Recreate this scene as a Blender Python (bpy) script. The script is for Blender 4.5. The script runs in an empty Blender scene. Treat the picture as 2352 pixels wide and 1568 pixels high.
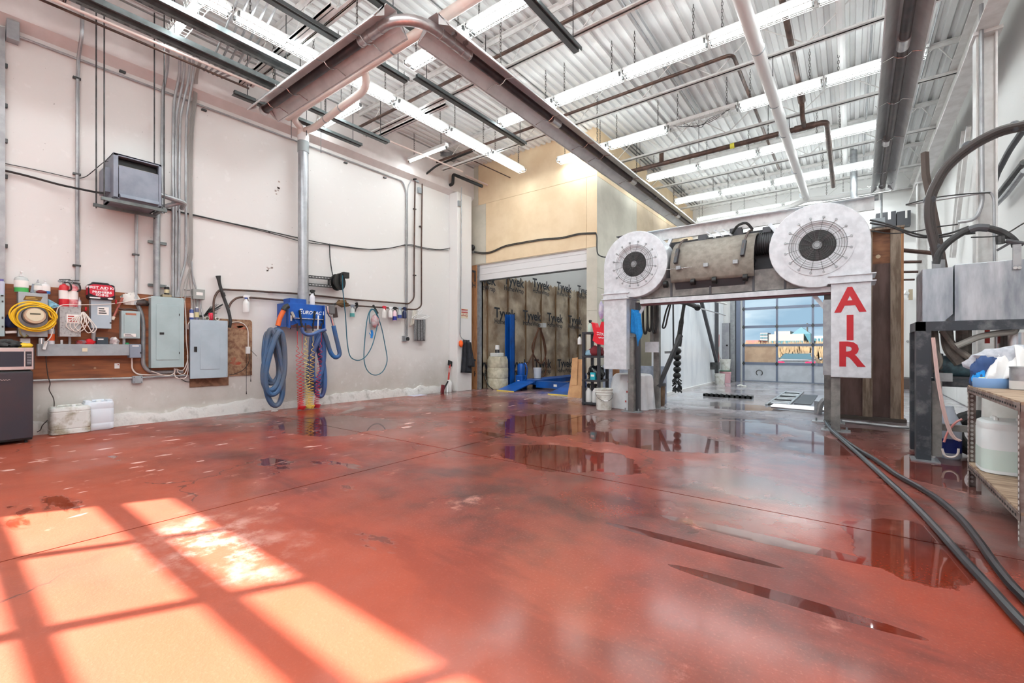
import bpy, bmesh, math, random
from mathutils import Vector, Matrix, noise as mnoise

random.seed(7)
SC = bpy.context.scene
COL = SC.collection
PI = math.pi

# ------------------------------------------------------------------ camera
F, CX, HY, CAMH = 1024.0, 1176.0, 800.0, 1.10      # focal length / optical centre in pixels of a 2352 px wide frame, lens height in m
YAW = math.atan2(779.0, 1024.0)
SA, CA = math.sin(YAW), math.cos(YAW)
cam = bpy.data.cameras.new('camera')
cam.sensor_width = 36.0
cam.sensor_fit = 'HORIZONTAL'
cam.lens = 36.0 * F / 2352.0
cam.shift_y = (HY - 784.0) / 2352.0
cam.clip_end = 500
cam_o = bpy.data.objects.new('camera', cam)
COL.objects.link(cam_o)
cam_o.location = (0, 0, CAMH)
cam_o.rotation_euler = (PI / 2, 0, YAW)
SC.camera = cam_o

# ------------------------------------------------------------------ exposure
SC.view_settings.view_transform = 'Standard'
SC.view_settings.look = 'None'
SC.view_settings.gamma = 1.0
SC.view_settings.use_curve_mapping = False
SC.view_settings.exposure = 0.15
SC.cycles.max_bounces = 8
SC.cycles.diffuse_bounces = 5
SC.cycles.glossy_bounces = 4
SC.cycles.transmission_bounces = 6
SC.cycles.sample_clamp_indirect = 6.0

TUBE_POWER = 18.0
LAMP_WATTS = 11.0
SKY_POWER = 1.3

# ------------------------------------------------------------------ sky: broken cloud over pale blue
wd = bpy.data.worlds.new('sky')
SC.world = wd
wd.use_nodes = True
nt = wd.node_tree
nt.nodes.clear()
def N(tree, kind, **kw):
    n = tree.nodes.new(kind)
    for k, val in kw.items():
        setattr(n, k, val)
    return n
def lin(c):
    return tuple((x / 12.92 if x <= 0.04045 else ((x + 0.055) / 1.055) ** 2.4) for x in c)
def rgb(r, g, b):
    return lin((r / 255, g / 255, b / 255)) + (1.0,)
tc = N(nt, 'ShaderNodeTexCoord')
mp = N(nt, 'ShaderNodeMapping')
mp.inputs['Scale'].default_value = (1.0, 1.0, 4.5)
nz = N(nt, 'ShaderNodeTexNoise')
nz.inputs['Scale'].default_value = 2.6
nz.inputs['Detail'].default_value = 7
nz.inputs['Roughness'].default_value = 0.55
cr = N(nt, 'ShaderNodeValToRGB')
cr.color_ramp.elements[0].position = 0.40
cr.color_ramp.elements[0].color = rgb(138, 168, 190)
cr.color_ramp.elements[1].position = 0.66
cr.color_ramp.elements[1].color = rgb(240, 244, 246)
e = cr.color_ramp.elements.new(0.52)
e.color = rgb(176, 198, 212)
bg = N(nt, 'ShaderNodeBackground')
bg.inputs['Strength'].default_value = SKY_POWER
wo = N(nt, 'ShaderNodeOutputWorld')
nt.links.new(tc.outputs['Generated'], mp.inputs['Vector'])
nt.links.new(mp.outputs['Vector'], nz.inputs['Vector'])
nt.links.new(nz.outputs['Fac'], cr.inputs['Fac'])
nt.links.new(cr.outputs['Color'], bg.inputs['Color'])
nt.links.new(bg.outputs['Background'], wo.inputs['Surface'])

# ------------------------------------------------------------------ sun, coming in through the glazed door behind the camera
sun = bpy.data.lights.new('sun', 'SUN')
sun.energy = 30.0
sun.angle = math.radians(0.9)
sun.color = (1.0, 0.97, 0.95)
sun_o = bpy.data.objects.new('sun', sun)
COL.objects.link(sun_o)
SUN_EL = math.radians(45)
sd = Vector((0.483 * math.cos(SUN_EL), 0.8756 * math.cos(SUN_EL), -math.sin(SUN_EL)))
sun_o.rotation_euler = sd.to_track_quat('-Z', 'Y').to_euler()
sun_o.location = (-8, -12, 12)

# ------------------------------------------------------------------ photo pixel -> world, on a known plane
def ray(u, v):
    r = (u - CX) / F
    return Vector((-SA + r * CA, CA + r * SA, (HY - v) / F))
def on_x(u, v, x):
    q = ray(u, v); t = x / q.x
    return Vector((x, q.y * t, CAMH + q.z * t))
def on_y(u, v, y):
    q = ray(u, v); t = y / q.y
    return Vector((q.x * t, y, CAMH + q.z * t))
def on_z(u, v, z=0.0):
    q = ray(u, v); t = (z - CAMH) / q.z
    return Vector((q.x * t, q.y * t, z))

# ------------------------------------------------------------------ mesh builder
class MB:
    def __init__(s):
        s.v = []; s.f = []
    def quad(s, a, b, c, d):
        n = len(s.v); s.v += [Vector(a), Vector(b), Vector(c), Vector(d)]; s.f.append((n, n+1, n+2, n+3)); return s
    def box(s, x0, x1, y0, y1, z0, z1, m=None):
        n = len(s.v)
        p = [(x0,y0,z0),(x1,y0,z0),(x1,y1,z0),(x0,y1,z0),(x0,y0,z1),(x1,y0,z1),(x1,y1,z1),(x0,y1,z1)]
        p = [Vector(q) for q in p]
        if m is not None: p = [m @ q for q in p]
        s.v += p
        for q in ((0,3,2,1),(4,5,6,7),(0,1,5,4),(1,2,6,5),(2,3,7,6),(3,0,4,7)):
            s.f.append(tuple(n+i for i in q))
        return s
    def bar(s, p0, p1, w, h, up=(0,0,1)):
        """rectangular bar from p0 to p1, w across, h along up"""
        p0 = Vector(p0); p1 = Vector(p1); d = (p1-p0)
        L = d.length
        if L < 1e-6: return s
        d.normalize(); up = Vector(up)
        if abs(d.dot(up)) > 0.99: up = Vector((1,0,0))
        x = d.cross(up).normalized(); z = x.cross(d).normalized()
        n = len(s.v)
        for q in (p0, p1):
            for a, b in ((-1,-1),(1,-1),(1,1),(-1,1)):
                s.v.append(q + x*(a*w/2) + z*(b*h/2))
        for q in ((0,1,2,3),(7,6,5,4),(0,4,5,1),(1,5,6,2),(2,6,7,3),(3,7,4,0)):
            s.f.append(tuple(n+i for i in q))
        return s
    def ring(s, c, x, y, r, n):
        k = len(s.v)
        for i in range(n):
            a = 2*PI*i/n
            s.v.append(c + x*(r*math.cos(a)) + y*(r*math.sin(a)))
        return k
    def cyl(s, p0, p1, r0, r1=None, n=12, caps=True):
        if r1 is None: r1 = r0
        p0 = Vector(p0); p1 = Vector(p1); d = (p1-p0).normalized()
        up = Vector((0,0,1)) if abs(d.z) < 0.95 else Vector((1,0,0))
        x = d.cross(up).normalized(); y = d.cross(x).normalized()
        a = s.ring(p0, x, y, r0, n); b = s.ring(p1, x, y, r1, n)
        for i in range(n):
            j = (i+1) % n
            s.f.append((a+i, b+i, b+j, a+j))
        if caps:
            s.f.append(tuple(a+i for i in range(n)))
            s.f.append(tuple(b+i for i in reversed(range(n))))
        return s
    def tube(s, pts, r, n=8, caps=True, closed=False):
        P = [Vector(p) for p in pts]
        if len(P) < 2: return s
        T = []
        for i in range(len(P)):
            if closed:
                t = P[(i+1) % len(P)] - P[i-1]
            else:
                t = P[min(i+1, len(P)-1)] - P[max(i-1, 0)]
            if t.length < 1e-9: t = Vector((0,0,1))
            T.append(t.normalized())
        up = Vector((0,0,1)) if abs(T[0].z) < 0.9 else Vector((1,0,0))
        x = T[0].cross(up).normalized()
        rings = []
        for i, p in enumerate(P):
            x = (x - T[i]*x.dot(T[i]))
            if x.length < 1e-6: x = T[i].orthogonal()
            x.normalize()
            y = T[i].cross(x).normalized()
            rr = r[i] if isinstance(r, (list, tuple)) else r
            rings.append(s.ring(p, x, y, rr, n))
        m = len(rings)
        for k in range(m if closed else m-1):
            a, b = rings[k], rings[(k+1) % m]
            for i in range(n):
                j = (i+1) % n
                s.f.append((a+i, a+j, b+j, b+i))
        if caps and not closed:
            s.f.append(tuple(rings[0]+i for i in reversed(range(n))))
            s.f.append(tuple(rings[-1]+i for i in range(n)))
        return s
    def lathe(s, prof, c=(0,0,0), n=16, axis=(0,0,1), sx=1.0, sy=1.0, caps=True):
        c = Vector(c); d = Vector(axis).normalized()
        up = Vector((0,0,1)) if abs(d.z) < 0.95 else Vector((1,0,0))
        x = up if abs(d.z) >= 0.95 else d.cross(up).normalized()
        y = d.cross(x).normalized()
        rs = []
        for (r, h) in prof:
            k = len(s.v)
            for i in range(n):
                a = 2*PI*i/n
                s.v.append(c + d*h + x*(r*sx*math.cos(a)) + y*(r*sy*math.sin(a)))
            rs.append(k)
        for k in range(len(rs)-1):
            a, b = rs[k], rs[k+1]
            for i in range(n):
                j = (i+1) % n
                s.f.append((a+i, a+j, b+j, b+i))
        if not caps: return s
        if prof[0][0] > 1e-5: s.f.append(tuple(rs[0]+i for i in reversed(range(n))))
        if prof[-1][0] > 1e-5: s.f.append(tuple(rs[-1]+i for i in range(n)))
        return s
    def prism(s, poly, o, ax, ay, az):
        """polygon (list of 2-D points) in plane (ax, ay) at o, extruded along az (vector with length)"""
        o = Vector(o); ax = Vector(ax); ay = Vector(ay); az = Vector(az)
        n = len(poly); k = len(s.v)
        for p in poly: s.v.append(o + ax*p[0] + ay*p[1])
        for p in poly: s.v.append(o + ax*p[0] + ay*p[1] + az)
        s.f.append(tuple(k+i for i in reversed(range(n))))
        s.f.append(tuple(k+n+i for i in range(n)))
        for i in range(n):
            j = (i+1) % n
            s.f.append((k+i, k+j, k+n+j, k+n+i))
        return s
    def grid(s, P):
        """P: rows of points"""
        k = len(s.v); h = len(P); w = len(P[0])
        for row in P:
            for p in row: s.v.append(Vector(p))
        for i in range(h-1):
            for j in range(w-1):
                s.f.append((k+i*w+j, k+i*w+j+1, k+(i+1)*w+j+1, k+(i+1)*w+j))
        return s
    def sphere(s, c, r, n=12, m=8, sz=1.0):
        c = Vector(c)
        prof = []
        for i in range(m+1):
            a = PI*i/m
            prof.append((max(1e-6, r*math.sin(a)), -r*sz*math.cos(a)))
        return s.lathe(prof, c, n)
    def build(s, name, mat, parent=None, smooth=True, angle=35, bevel=0.0, thick=0.0, sub=0):
        me = bpy.data.meshes.new(name)
        if parent is not None:
            inv = WM[parent.name].inverted()
            vs = [tuple(inv @ p) for p in s.v]
        else:
            vs = [tuple(p) for p in s.v]
        me.from_pydata(vs, [], s.f)
        me.materials.append(mat)
        if smooth:
            me.polygons.foreach_set('use_smooth', [True]*len(me.polygons))
            me.set_sharp_from_angle(angle=math.radians(angle))
        me.update()
        o = bpy.data.objects.new(name, me)
        COL.objects.link(o)
        if parent is not None:
            o.parent = parent
            WM[o.name] = WM[parent.name].copy()
        else:
            WM[o.name] = Matrix.Identity(4)
        if sub:
            md = o.modifiers.new('sub', 'SUBSURF'); md.levels = sub; md.render_levels = sub
        if thick:
            md = o.modifiers.new('thick', 'SOLIDIFY'); md.thickness = thick
        if bevel:
            md = o.modifiers.new('edge', 'BEVEL'); md.width = bevel; md.segments = 2; md.limit_method = 'ANGLE'
        return o
WM = {}
def recalc(o):
    bm = bmesh.new(); bm.from_mesh(o.data); bmesh.ops.recalc_face_normals(bm, faces=bm.faces); bm.to_mesh(o.data); bm.free(); return o
def tag(o, label=None, cat=None, group=None, kind=None):
    if label: o['label'] = label
    if cat: o['category'] = cat
    if group: o['group'] = group
    if kind: o['kind'] = kind
    return o
def thing(name, label, cat, loc=(0,0,0), rz=0.0, group=None):
    o = bpy.data.objects.new(name, None)
    o.empty_display_size = 0.1
    COL.objects.link(o)
    o.location = loc; o.rotation_euler = (0, 0, rz)
    WM[o.name] = Matrix.Translation(Vector(loc)) @ Matrix.Rotation(rz, 4, 'Z')
    return tag(o, label, cat, group)
def copy_tree(o, parent=None):
    c = o.copy(); COL.objects.link(c)
    if parent is not None:
        c.parent = parent
    for ch in list(o.children):
        copy_tree(ch, c)
    return c
def dup(o, loc, rz=0.0, label=None, group=None, scale=None):
    c = copy_tree(o)
    c.location = loc; c.rotation_euler = (0, 0, rz)
    if scale: c.scale = scale
    if label: c['label'] = label
    if group: c['group'] = group
    WM[c.name] = Matrix.Translation(Vector(loc)) @ Matrix.Rotation(rz, 4, 'Z')
    return c
def spline(pts, n=8, closed=False):
    """Catmull-Rom through pts"""
    P = [Vector(p) for p in pts]; m = len(P); out = []
    rng = range(m if closed else m-1)
    for i in rng:
        p0 = P[i-1] if (i > 0 or closed) else P[0]*2-P[1]
        p1 = P[i]; p2 = P[(i+1) % m]
        p3 = P[(i+2) % m] if (i+2 < m or closed) else P[-1]*2-P[-2]
        for k in range(n):
            t = k/n
            out.append(0.5*((2*p1)+(p2-p0)*t+(2*p0-5*p1+4*p2-p3)*t*t+(3*p1-p0-3*p2+p3)*t**3))
    if not closed: out.append(P[-1])
    return out
def fillet(pts, r, n=6):
    """polyline with rounded corners (pipe bends)"""
    P = [Vector(p) for p in pts]; out = [P[0]]
    for i in range(1, len(P)-1):
        a = (P[i-1]-P[i]); b = (P[i+1]-P[i])
        la, lb = a.length, b.length
        rr = min(r, la*0.49, lb*0.49)
        a.normalize(); b.normalize()
        s0 = P[i]+a*rr; s1 = P[i]+b*rr
        for k in range(n+1):
            t = k/n
            out.append((1-t)**2*s0 + 2*t*(1-t)*P[i] + t*t*s1)
    out.append(P[-1])
    return out
def helix(p0, p1, R, turns, n=12, R1=None):
    p0 = Vector(p0); p1 = Vector(p1); d = (p1-p0); u = d.normalized()
    x = u.orthogonal().normalized(); y = u.cross(x)
    out = []
    tot = int(turns*n)
    for i in range(tot+1):
        t = i/tot; a = 2*PI*turns*t
        rr = R if R1 is None else R+(R1-R)*t
        out.append(p0+d*t+x*(rr*math.cos(a))+y*(rr*math.sin(a)))
    return out
def text(name, body, mat, parent, origin, right, up, size, bold=0.0, align='CENTER', depth=0.001, shear=0.0, sx=1.0):
    """flat printed lettering: built-in font turned into a mesh, lying in the plane (right, up) at origin"""
    cu = bpy.data.curves.new(name, 'FONT')
    cu.body = body; cu.size = size; cu.align_x = align; cu.align_y = 'CENTER'
    cu.offset = bold; cu.shear = shear; cu.extrude = depth
    cu.resolution_u = 3
    tmp = bpy.data.objects.new(name, cu)
    COL.objects.link(tmp)
    dg = bpy.context.evaluated_depsgraph_get()
    me = bpy.data.meshes.new_from_object(tmp.evaluated_get(dg))
    bpy.data.objects.remove(tmp)
    R = Vector(right).normalized(); U = Vector(up).normalized(); Nn = R.cross(U)
    M = Matrix(((R.x*sx, U.x, Nn.x, origin[0]), (R.y*sx, U.y, Nn.y, origin[1]), (R.z*sx, U.z, Nn.z, origin[2]), (0,0,0,1)))
    me.transform(WM[parent.name].inverted() @ M if parent else M)
    me.materials.clear(); me.materials.append(mat)
    o = bpy.data.objects.new(name, me); COL.objects.link(o)
    if parent: o.parent = parent; WM[o.name] = WM[parent.name].copy()
    else: WM[o.name] = Matrix.Identity(4)
    return o
def shape(name, mat, parent, fn, **kw):
    b = MB(); fn(b); return b.build(name, mat, parent, **kw)

# ------------------------------------------------------------------ materials
MATS = {}
def mat(name, c, rough=0.5, metal=0.0, c2=None, scale=6.0, lo=0.4, hi=0.6, bump=0.0, bscale=60.0, rough2=None, stretch=None, detail=5.0, emit=None, estr=0.0, trans=0.0, alpha=1.0, spec=0.5, coat=0.0, coord='Object'):
    if name in MATS: return MATS[name]
    m = bpy.data.materials.new(name); m.use_nodes = True
    t = m.node_tree; b = t.nodes['Principled BSDF']
    b.inputs['Base Color'].default_value = c
    b.inputs['Roughness'].default_value = rough
    b.inputs['Metallic'].default_value = metal
    b.inputs['Specular IOR Level'].default_value = spec
    if coat: b.inputs['Coat Weight'].default_value = coat; b.inputs['Coat Roughness'].default_value = 0.1
    if trans: b.inputs['Transmission Weight'].default_value = trans
    if alpha < 1: b.inputs['Alpha'].default_value = alpha
    if emit: b.inputs['Emission Color'].default_value = emit; b.inputs['Emission Strength'].default_value = estr
    if c2 is not None or bump or rough2 is not None:
        tc = N(t, 'ShaderNodeTexCoord'); mp = N(t, 'ShaderNodeMapping')
        if stretch: mp.inputs['Scale'].default_value = stretch
        t.links.new(tc.outputs[coord], mp.inputs['Vector'])
        nz = N(t, 'ShaderNodeTexNoise'); nz.inputs['Scale'].default_value = scale; nz.inputs['Detail'].default_value = detail
        nz.inputs['Roughness'].default_value = 0.6
        t.links.new(mp.outputs['Vector'], nz.inputs['Vector'])
        mr = N(t, 'ShaderNodeMapRange'); mr.inputs['From Min'].default_value = lo; mr.inputs['From Max'].default_value = hi
        t.links.new(nz.outputs['Fac'], mr.inputs['Value'])
        if c2 is not None:
            mx = N(t, 'ShaderNodeMix', data_type='RGBA')
            mx.inputs['A'].default_value = c; mx.inputs['B'].default_value = c2
            t.links.new(mr.outputs['Result'], mx.inputs['Factor']); t.links.new(mx.outputs['Result'], b.inputs['Base Color'])
        if rough2 is not None:
            m2 = N(t, 'ShaderNodeMapRange'); m2.inputs['To Min'].default_value = rough; m2.inputs['To Max'].default_value = rough2
            t.links.new(mr.outputs['Result'], m2.inputs['Value']); t.links.new(m2.outputs['Result'], b.inputs['Roughness'])
        if bump:
            nb = N(t, 'ShaderNodeTexNoise'); nb.inputs['Scale'].default_value = bscale; nb.inputs['Detail'].default_value = 4
            t.links.new(mp.outputs['Vector'], nb.inputs['Vector'])
            bp = N(t, 'ShaderNodeBump'); bp.inputs['Strength'].default_value = bump; bp.inputs['Distance'].default_value = 0.02
            t.links.new(nb.outputs['Fac'], bp.inputs['Height']); t.links.new(bp.outputs['Normal'], b.inputs['Normal'])
    MATS[name] = m
    return m
G = lambda v: rgb(v, v, v)
M_black = mat('black_plastic', G(24), 0.45)
M_rubber = mat('black_rubber', G(34), 0.6, c2=G(52), scale=20)
M_dkmetal = mat('dark_steel', G(62), 0.45, 0.6, c2=G(88), scale=9)
M_galv = mat('galvanised_steel', rgb(164,166,168), 0.38, 0.5, c2=rgb(144,146,149), scale=9)
M_chrome = mat('bright_steel', G(200), 0.22, 0.95)
M_conduit = mat('conduit_steel', rgb(170,170,172), 0.35, 0.4, c2=rgb(152,152,154), scale=6)
M_strut = mat('strut_grey', rgb(118,124,124), 0.45, 0.5, c2=rgb(98,104,104), scale=6)
M_darkstrut = mat('strut_dark', rgb(92,98,98), 0.5, 0.4)
M_white = mat('white_paint', rgb(226,224,222), 0.5)
M_whitepl = mat('white_plastic', rgb(232,232,230), 0.35)
M_dirtywhite = mat('dirty_white_plastic', rgb(226,226,220), 0.45, c2=rgb(186,182,168), scale=9, lo=0.5, hi=0.7)
M_brownpipe = mat('brown_pipe', rgb(96,72,62), 0.5, 0.3, c2=rgb(70,52,46), scale=8)
M_wood = mat('bare_wood', rgb(178,128,88), 0.6, c2=rgb(150,100,62), scale=5, stretch=(6,6,0.6))
M_red = mat('red_paint', rgb(200,32,44), 0.4)
M_blue = mat('blue_paint', rgb(12,86,176), 0.4, c2=rgb(8,72,156), scale=4)
M_yellow = mat('yellow_rubber', rgb(236,188,30), 0.45)
M_clearglass = mat('clear_glass', (1,1,1,1), 0.02, trans=1.0, spec=0.5)
M_clearglass.node_tree.nodes['Principled BSDF'].inputs['IOR'].default_value = 1.06
# ================================================================== THE ROOM
XL, XR, YB, YE, YF, ZD = -8.28, 1.75, 9.0, 16.5, -1.6, 6.0      # left wall, right wall, bay wall, tunnel end wall, front wall, roof deck
XC, XP = -4.48, -3.46                                          # corner of the boxed-in room, tunnel panel wall
YEND = 17.5

# ---- floor: wet red painted concrete in saw-cut slabs
def floor_mat():
    m = bpy.data.materials.new('wet_red_concrete'); m.use_nodes = True
    t = m.node_tree; b = t.nodes['Principled BSDF']
    L = t.links.new
    tc = N(t, 'ShaderNodeTexCoord'); sp = N(t, 'ShaderNodeSeparateXYZ')
    L(tc.outputs['Object'], sp.inputs['Vector'])
    def noise(scale, detail=6, rough=0.6, stretch=None, off=(0,0,0), dist=0.0):
        mp = N(t, 'ShaderNodeMapping'); mp.inputs['Location'].default_value = off
        if stretch: mp.inputs['Scale'].default_value = stretch
        L(tc.outputs['Object'], mp.inputs['Vector'])
        n = N(t, 'ShaderNodeTexNoise'); n.inputs['Scale'].default_value = scale; n.inputs['Detail'].default_value = detail
        n.inputs['Roughness'].default_value = rough; n.inputs['Distortion'].default_value = dist
        L(mp.outputs['Vector'], n.inputs['Vector']); return n.outputs['Fac']
    def mapr(v, a, c, lo=0.0, hi=1.0):
        n = N(t, 'ShaderNodeMapRange', interpolation_type='SMOOTHSTEP')
        n.inputs['From Min'].default_value = a; n.inputs['From Max'].default_value = c
        n.inputs['To Min'].default_value = lo; n.inputs['To Max'].default_value = hi
        if hasattr(v, 'links'): L(v, n.inputs['Value'])
        return n.outputs['Result']
    def math_(op, a, c):
        n = N(t, 'ShaderNodeMath', operation=op)
        for i, x in enumerate((a, c)):
            if isinstance(x, (int, float)): n.inputs[i].default_value = x
            else: L(x, n.inputs[i])
        return n.outputs[0]
    def mix(f, a, c):
        n = N(t, 'ShaderNodeMix', data_type='RGBA')
        if isinstance(f, (int, float)): n.inputs['Factor'].default_value = f
        else: L(f, n.inputs['Factor'])
        for k, x in (('A', a), ('B', c)):
            if isinstance(x, tuple): n.inputs[k].default_value = x
            else: L(x, n.inputs[k])
        return n.outputs['Result']
    big = noise(0.55, 4); mid = noise(2.4, 7); fine = noise(70, 3); streak = noise(1.1, 6, 0.6, (1.0, 0.35, 1), (3, 1, 0))
    def puddle0(cx, cy, rx, ry, k=0.5, edge=0.06):
        dx = math_('DIVIDE', math_('SUBTRACT', sp.outputs['X'], cx), rx)
        dy = math_('DIVIDE', math_('SUBTRACT', sp.outputs['Y'], cy), ry)
        d = math_('SQRT', math_('ADD', math_('MULTIPLY', dx, dx), math_('MULTIPLY', dy, dy)), 0)
        d = math_('ADD', d, math_('MULTIPLY', math_('SUBTRACT', mid, 0.5), k*2))
        return mapr(d, 1.0, 1.0-edge)
    base = mix(mapr(mid, 0.38, 0.66), rgb(116,41,26), rgb(76,29,23))
    base = mix(mapr(big, 0.40, 0.62), base, rgb(140,52,30))
    base = mix(mapr(fine, 0.52, 0.75, 0, 0.35), base, rgb(176,104,84))
    base = mix(mapr(sp.outputs['Y'], 2.4, 0.8, 0, 0.6), base, rgb(172,80,54))  # paler towards the front: the sun patch's washed-out brightness put into the colour
    # worn bare concrete: further into the hall and in the wash tunnel the paint is gone
    yy = math_('ADD', sp.outputs['Y'], math_('MULTIPLY', math_('SUBTRACT', big, 0.5), 5.0))
    xx = math_('ADD', sp.outputs['X'], math_('MULTIPLY', math_('SUBTRACT', mid, 0.5), 1.6))
    worn = math_('MULTIPLY', mapr(yy, 4.2, 8.6), mapr(xx, -7.6, -3.2, 0.35, 1.0))
    right = math_('MULTIPLY', mapr(xx, 0.0, 0.9), mapr(sp.outputs['Y'], 2.2, 4.4))
    worn = math_('MAXIMUM', worn, math_('MULTIPLY', right, 0.75))
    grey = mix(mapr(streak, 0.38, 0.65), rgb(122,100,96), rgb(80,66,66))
    grey = mix(mapr(math_('ADD', sp.outputs['Y'], math_('MULTIPLY', mid, 1.2)), 8.2, 9.6), grey, mix(mapr(streak, 0.40, 0.62), rgb(190,192,198), rgb(140,138,144)))  # the tunnel's paler grey is the wet floor's bright reflection put into the colour
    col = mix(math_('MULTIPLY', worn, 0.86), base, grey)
    # scuffed pale patches of paint
    sc = mapr(noise(1.5, 9, 0.72, (1, 1, 1), (7, 2, 0)), 0.60, 0.70, 0, 0.55)
    col = mix(sc, col, rgb(214,150,134))
    sp2 = mapr(noise(6, 2, 0.5, (1.5, 0.6, 1), (1, 5, 0)), 0.66, 0.69)
    sp2 = math_('MULTIPLY', sp2, mapr(sp.outputs['X'], -3.5, -5.0))
    col = mix(math_('MULTIPLY', sp2, 0.7), col, rgb(240,200,190))
    # wet soak marks: darker red blotches, drawn out across the hall
    so = mapr(noise(1.15, 8, 0.62, (0.55, 1.25, 1), (5, 3, 0), 0.6), 0.50, 0.62)
    soak = N(t, 'ShaderNodeMix', data_type='RGBA', blend_type='MULTIPLY'); soak.inputs['Factor'].default_value = 1.0
    L(col, soak.inputs['A']); soak.inputs['B'].default_value = (0.62, 0.5, 0.48, 1)
    col = mix(math_('MULTIPLY', so, mapr(sp.outputs['Y'], 0.8, 2.4, 0.2, 0.9)), col, soak.outputs['Result'])
    pale = math_('MULTIPLY', puddle0(-2.9, 1.0, 0.8, 0.42, 1.1, 0.8), mapr(noise(5, 8, 0.7, None, (4, 4, 0)), 0.42, 0.62, 0, 0.4))
    col = mix(pale, col, rgb(226,190,176))
    # standing water: darker and mirror smooth
    w1 = noise(0.42, 5, 0.55, (1, 0.75, 1), (4.3, 2.6, 0), 0.4)
    wet = mapr(w1, 0.60, 0.63)
    w2 = noise(0.8, 6, 0.6, (0.55, 1.3, 1), (0.4, 9.6, 0), 0.3)
    wet = math_('MAXIMUM', wet, mapr(w2, 0.63, 0.66))
    # one big puddle in front of the bay, one by the dryer arch, one under the tank, one drying along the right
    puddle = puddle0
    for a in ((-3.45,5.6,0.85,1.0), (-1.9,5.35,0.9,0.62), (-2.3,3.9,0.75,0.5), (0.72,5.55,0.42,0.75), (-1.9,9.3,1.0,0.5), (-5.9,3.6,0.9,0.8), (-0.4,2.93,0.62,0.07,0.12), (-0.25,2.29,0.5,0.05,0.1), (-0.75,2.6,0.5,0.045,0.1), (0.25,3.3,0.28,0.5)):
        wet = math_('MAXIMUM', wet, puddle(*a))
    dark = N(t, 'ShaderNodeMix', data_type='RGBA', blend_type='MULTIPLY'); dark.inputs['Factor'].default_value = 1.0
    L(col, dark.inputs['A']); dark.inputs['B'].default_value = (0.50, 0.42, 0.40, 1)
    col = mix(math_('MULTIPLY', wet, 0.85), col, dark.outputs['Result'])
    L(col, b.inputs['Base Color'])
    damp = mapr(noise(0.9, 5, 0.6, None, (9, 9, 0)), 0.35, 0.65, 0.20, 0.40)
    damp = math_('ADD', damp, mapr(sp.outputs['Y'], 3.4, 0.8, 0.0, 0.35))
    ro = N(t, 'ShaderNodeMix', data_type='FLOAT')
    L(wet, ro.inputs['Factor']); L(damp, ro.inputs['A']); ro.inputs['B'].default_value = 0.035
    L(ro.outputs['Result'], b.inputs['Roughness'])
    b.inputs['Specular IOR Level'].default_value = 0.35
    ck = N(t, 'ShaderNodeTexVoronoi', feature='DISTANCE_TO_EDGE'); ck.inputs['Scale'].default_value = 0.42
    cm = N(t, 'ShaderNodeVectorMath', operation='MULTIPLY_ADD'); cn = N(t, 'ShaderNodeTexNoise'); cn.inputs['Scale'].default_value = 3.0; cn.inputs['Detail'].default_value = 6; L(tc.outputs['Object'], cn.inputs['Vector'])
    L(cn.outputs['Color'], cm.inputs[0]); cm.inputs[1].default_value = (0.5, 0.5, 0); L(tc.outputs['Object'], cm.inputs[2]); L(cm.outputs['Vector'], ck.inputs['Vector'])
    col = mix(math_('MULTIPLY', mapr(ck.outputs['Distance'], 0.004, 0.0015), mapr(noise(0.6, 2, 0.5, None, (8, 1, 0)), 0.5, 0.56, 0, 0.7)), col, rgb(62,30,26))
    L(col, b.inputs['Base Color'])
    film = puddle(-0.55, 4.2, 0.95, 1.9, 0.5, 0.45)
    film = math_('MAXIMUM', film, mapr(sp.outputs['Y'], 8.6, 9.6, 0, 0.9))
    L(math_('MAXIMUM', film, mapr(noise(0.7, 6, 0.65, (1,0.6,1), (2,7,0)), 0.36, 0.62, 0.03, 0.42)), b.inputs['Coat Weight']); b.inputs['Coat IOR'].default_value = 1.7; b.inputs['Coat Roughness'].default_value = 0.17
    bp = N(t, 'ShaderNodeBump'); bp.inputs['Distance'].default_value = 0.006
    L(math_('MULTIPLY', math_('SUBTRACT', 1.0, wet), 0.35), bp.inputs['Strength'])
    L(math_('ADD', mid, math_('MULTIPLY', fine, 0.5)), bp.inputs['Height']); L(bp.outputs['Normal'], b.inputs['Normal'])
    return m
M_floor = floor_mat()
fl = MB().box(XL-0.3, XR+0.3, YF-0.3, YEND, -0.25, -0.02).build('floor', mat('joint_dark', rgb(70,40,34), 0.8), smooth=False)
tag(fl, kind='structure')
xs = [XL-0.3, -3.49, XR+0.3]; ys = [YF-0.3, 3.45, 9.1, 13.2, YEND]
for i in range(2):
    for j in range(4):
        g = 0.006
        MB().box(xs[i]+g, xs[i+1]-g, ys[j]+g, ys[j+1]-g, -0.02, 0.0).build('slab', M_floor, fl, smooth=False)

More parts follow.
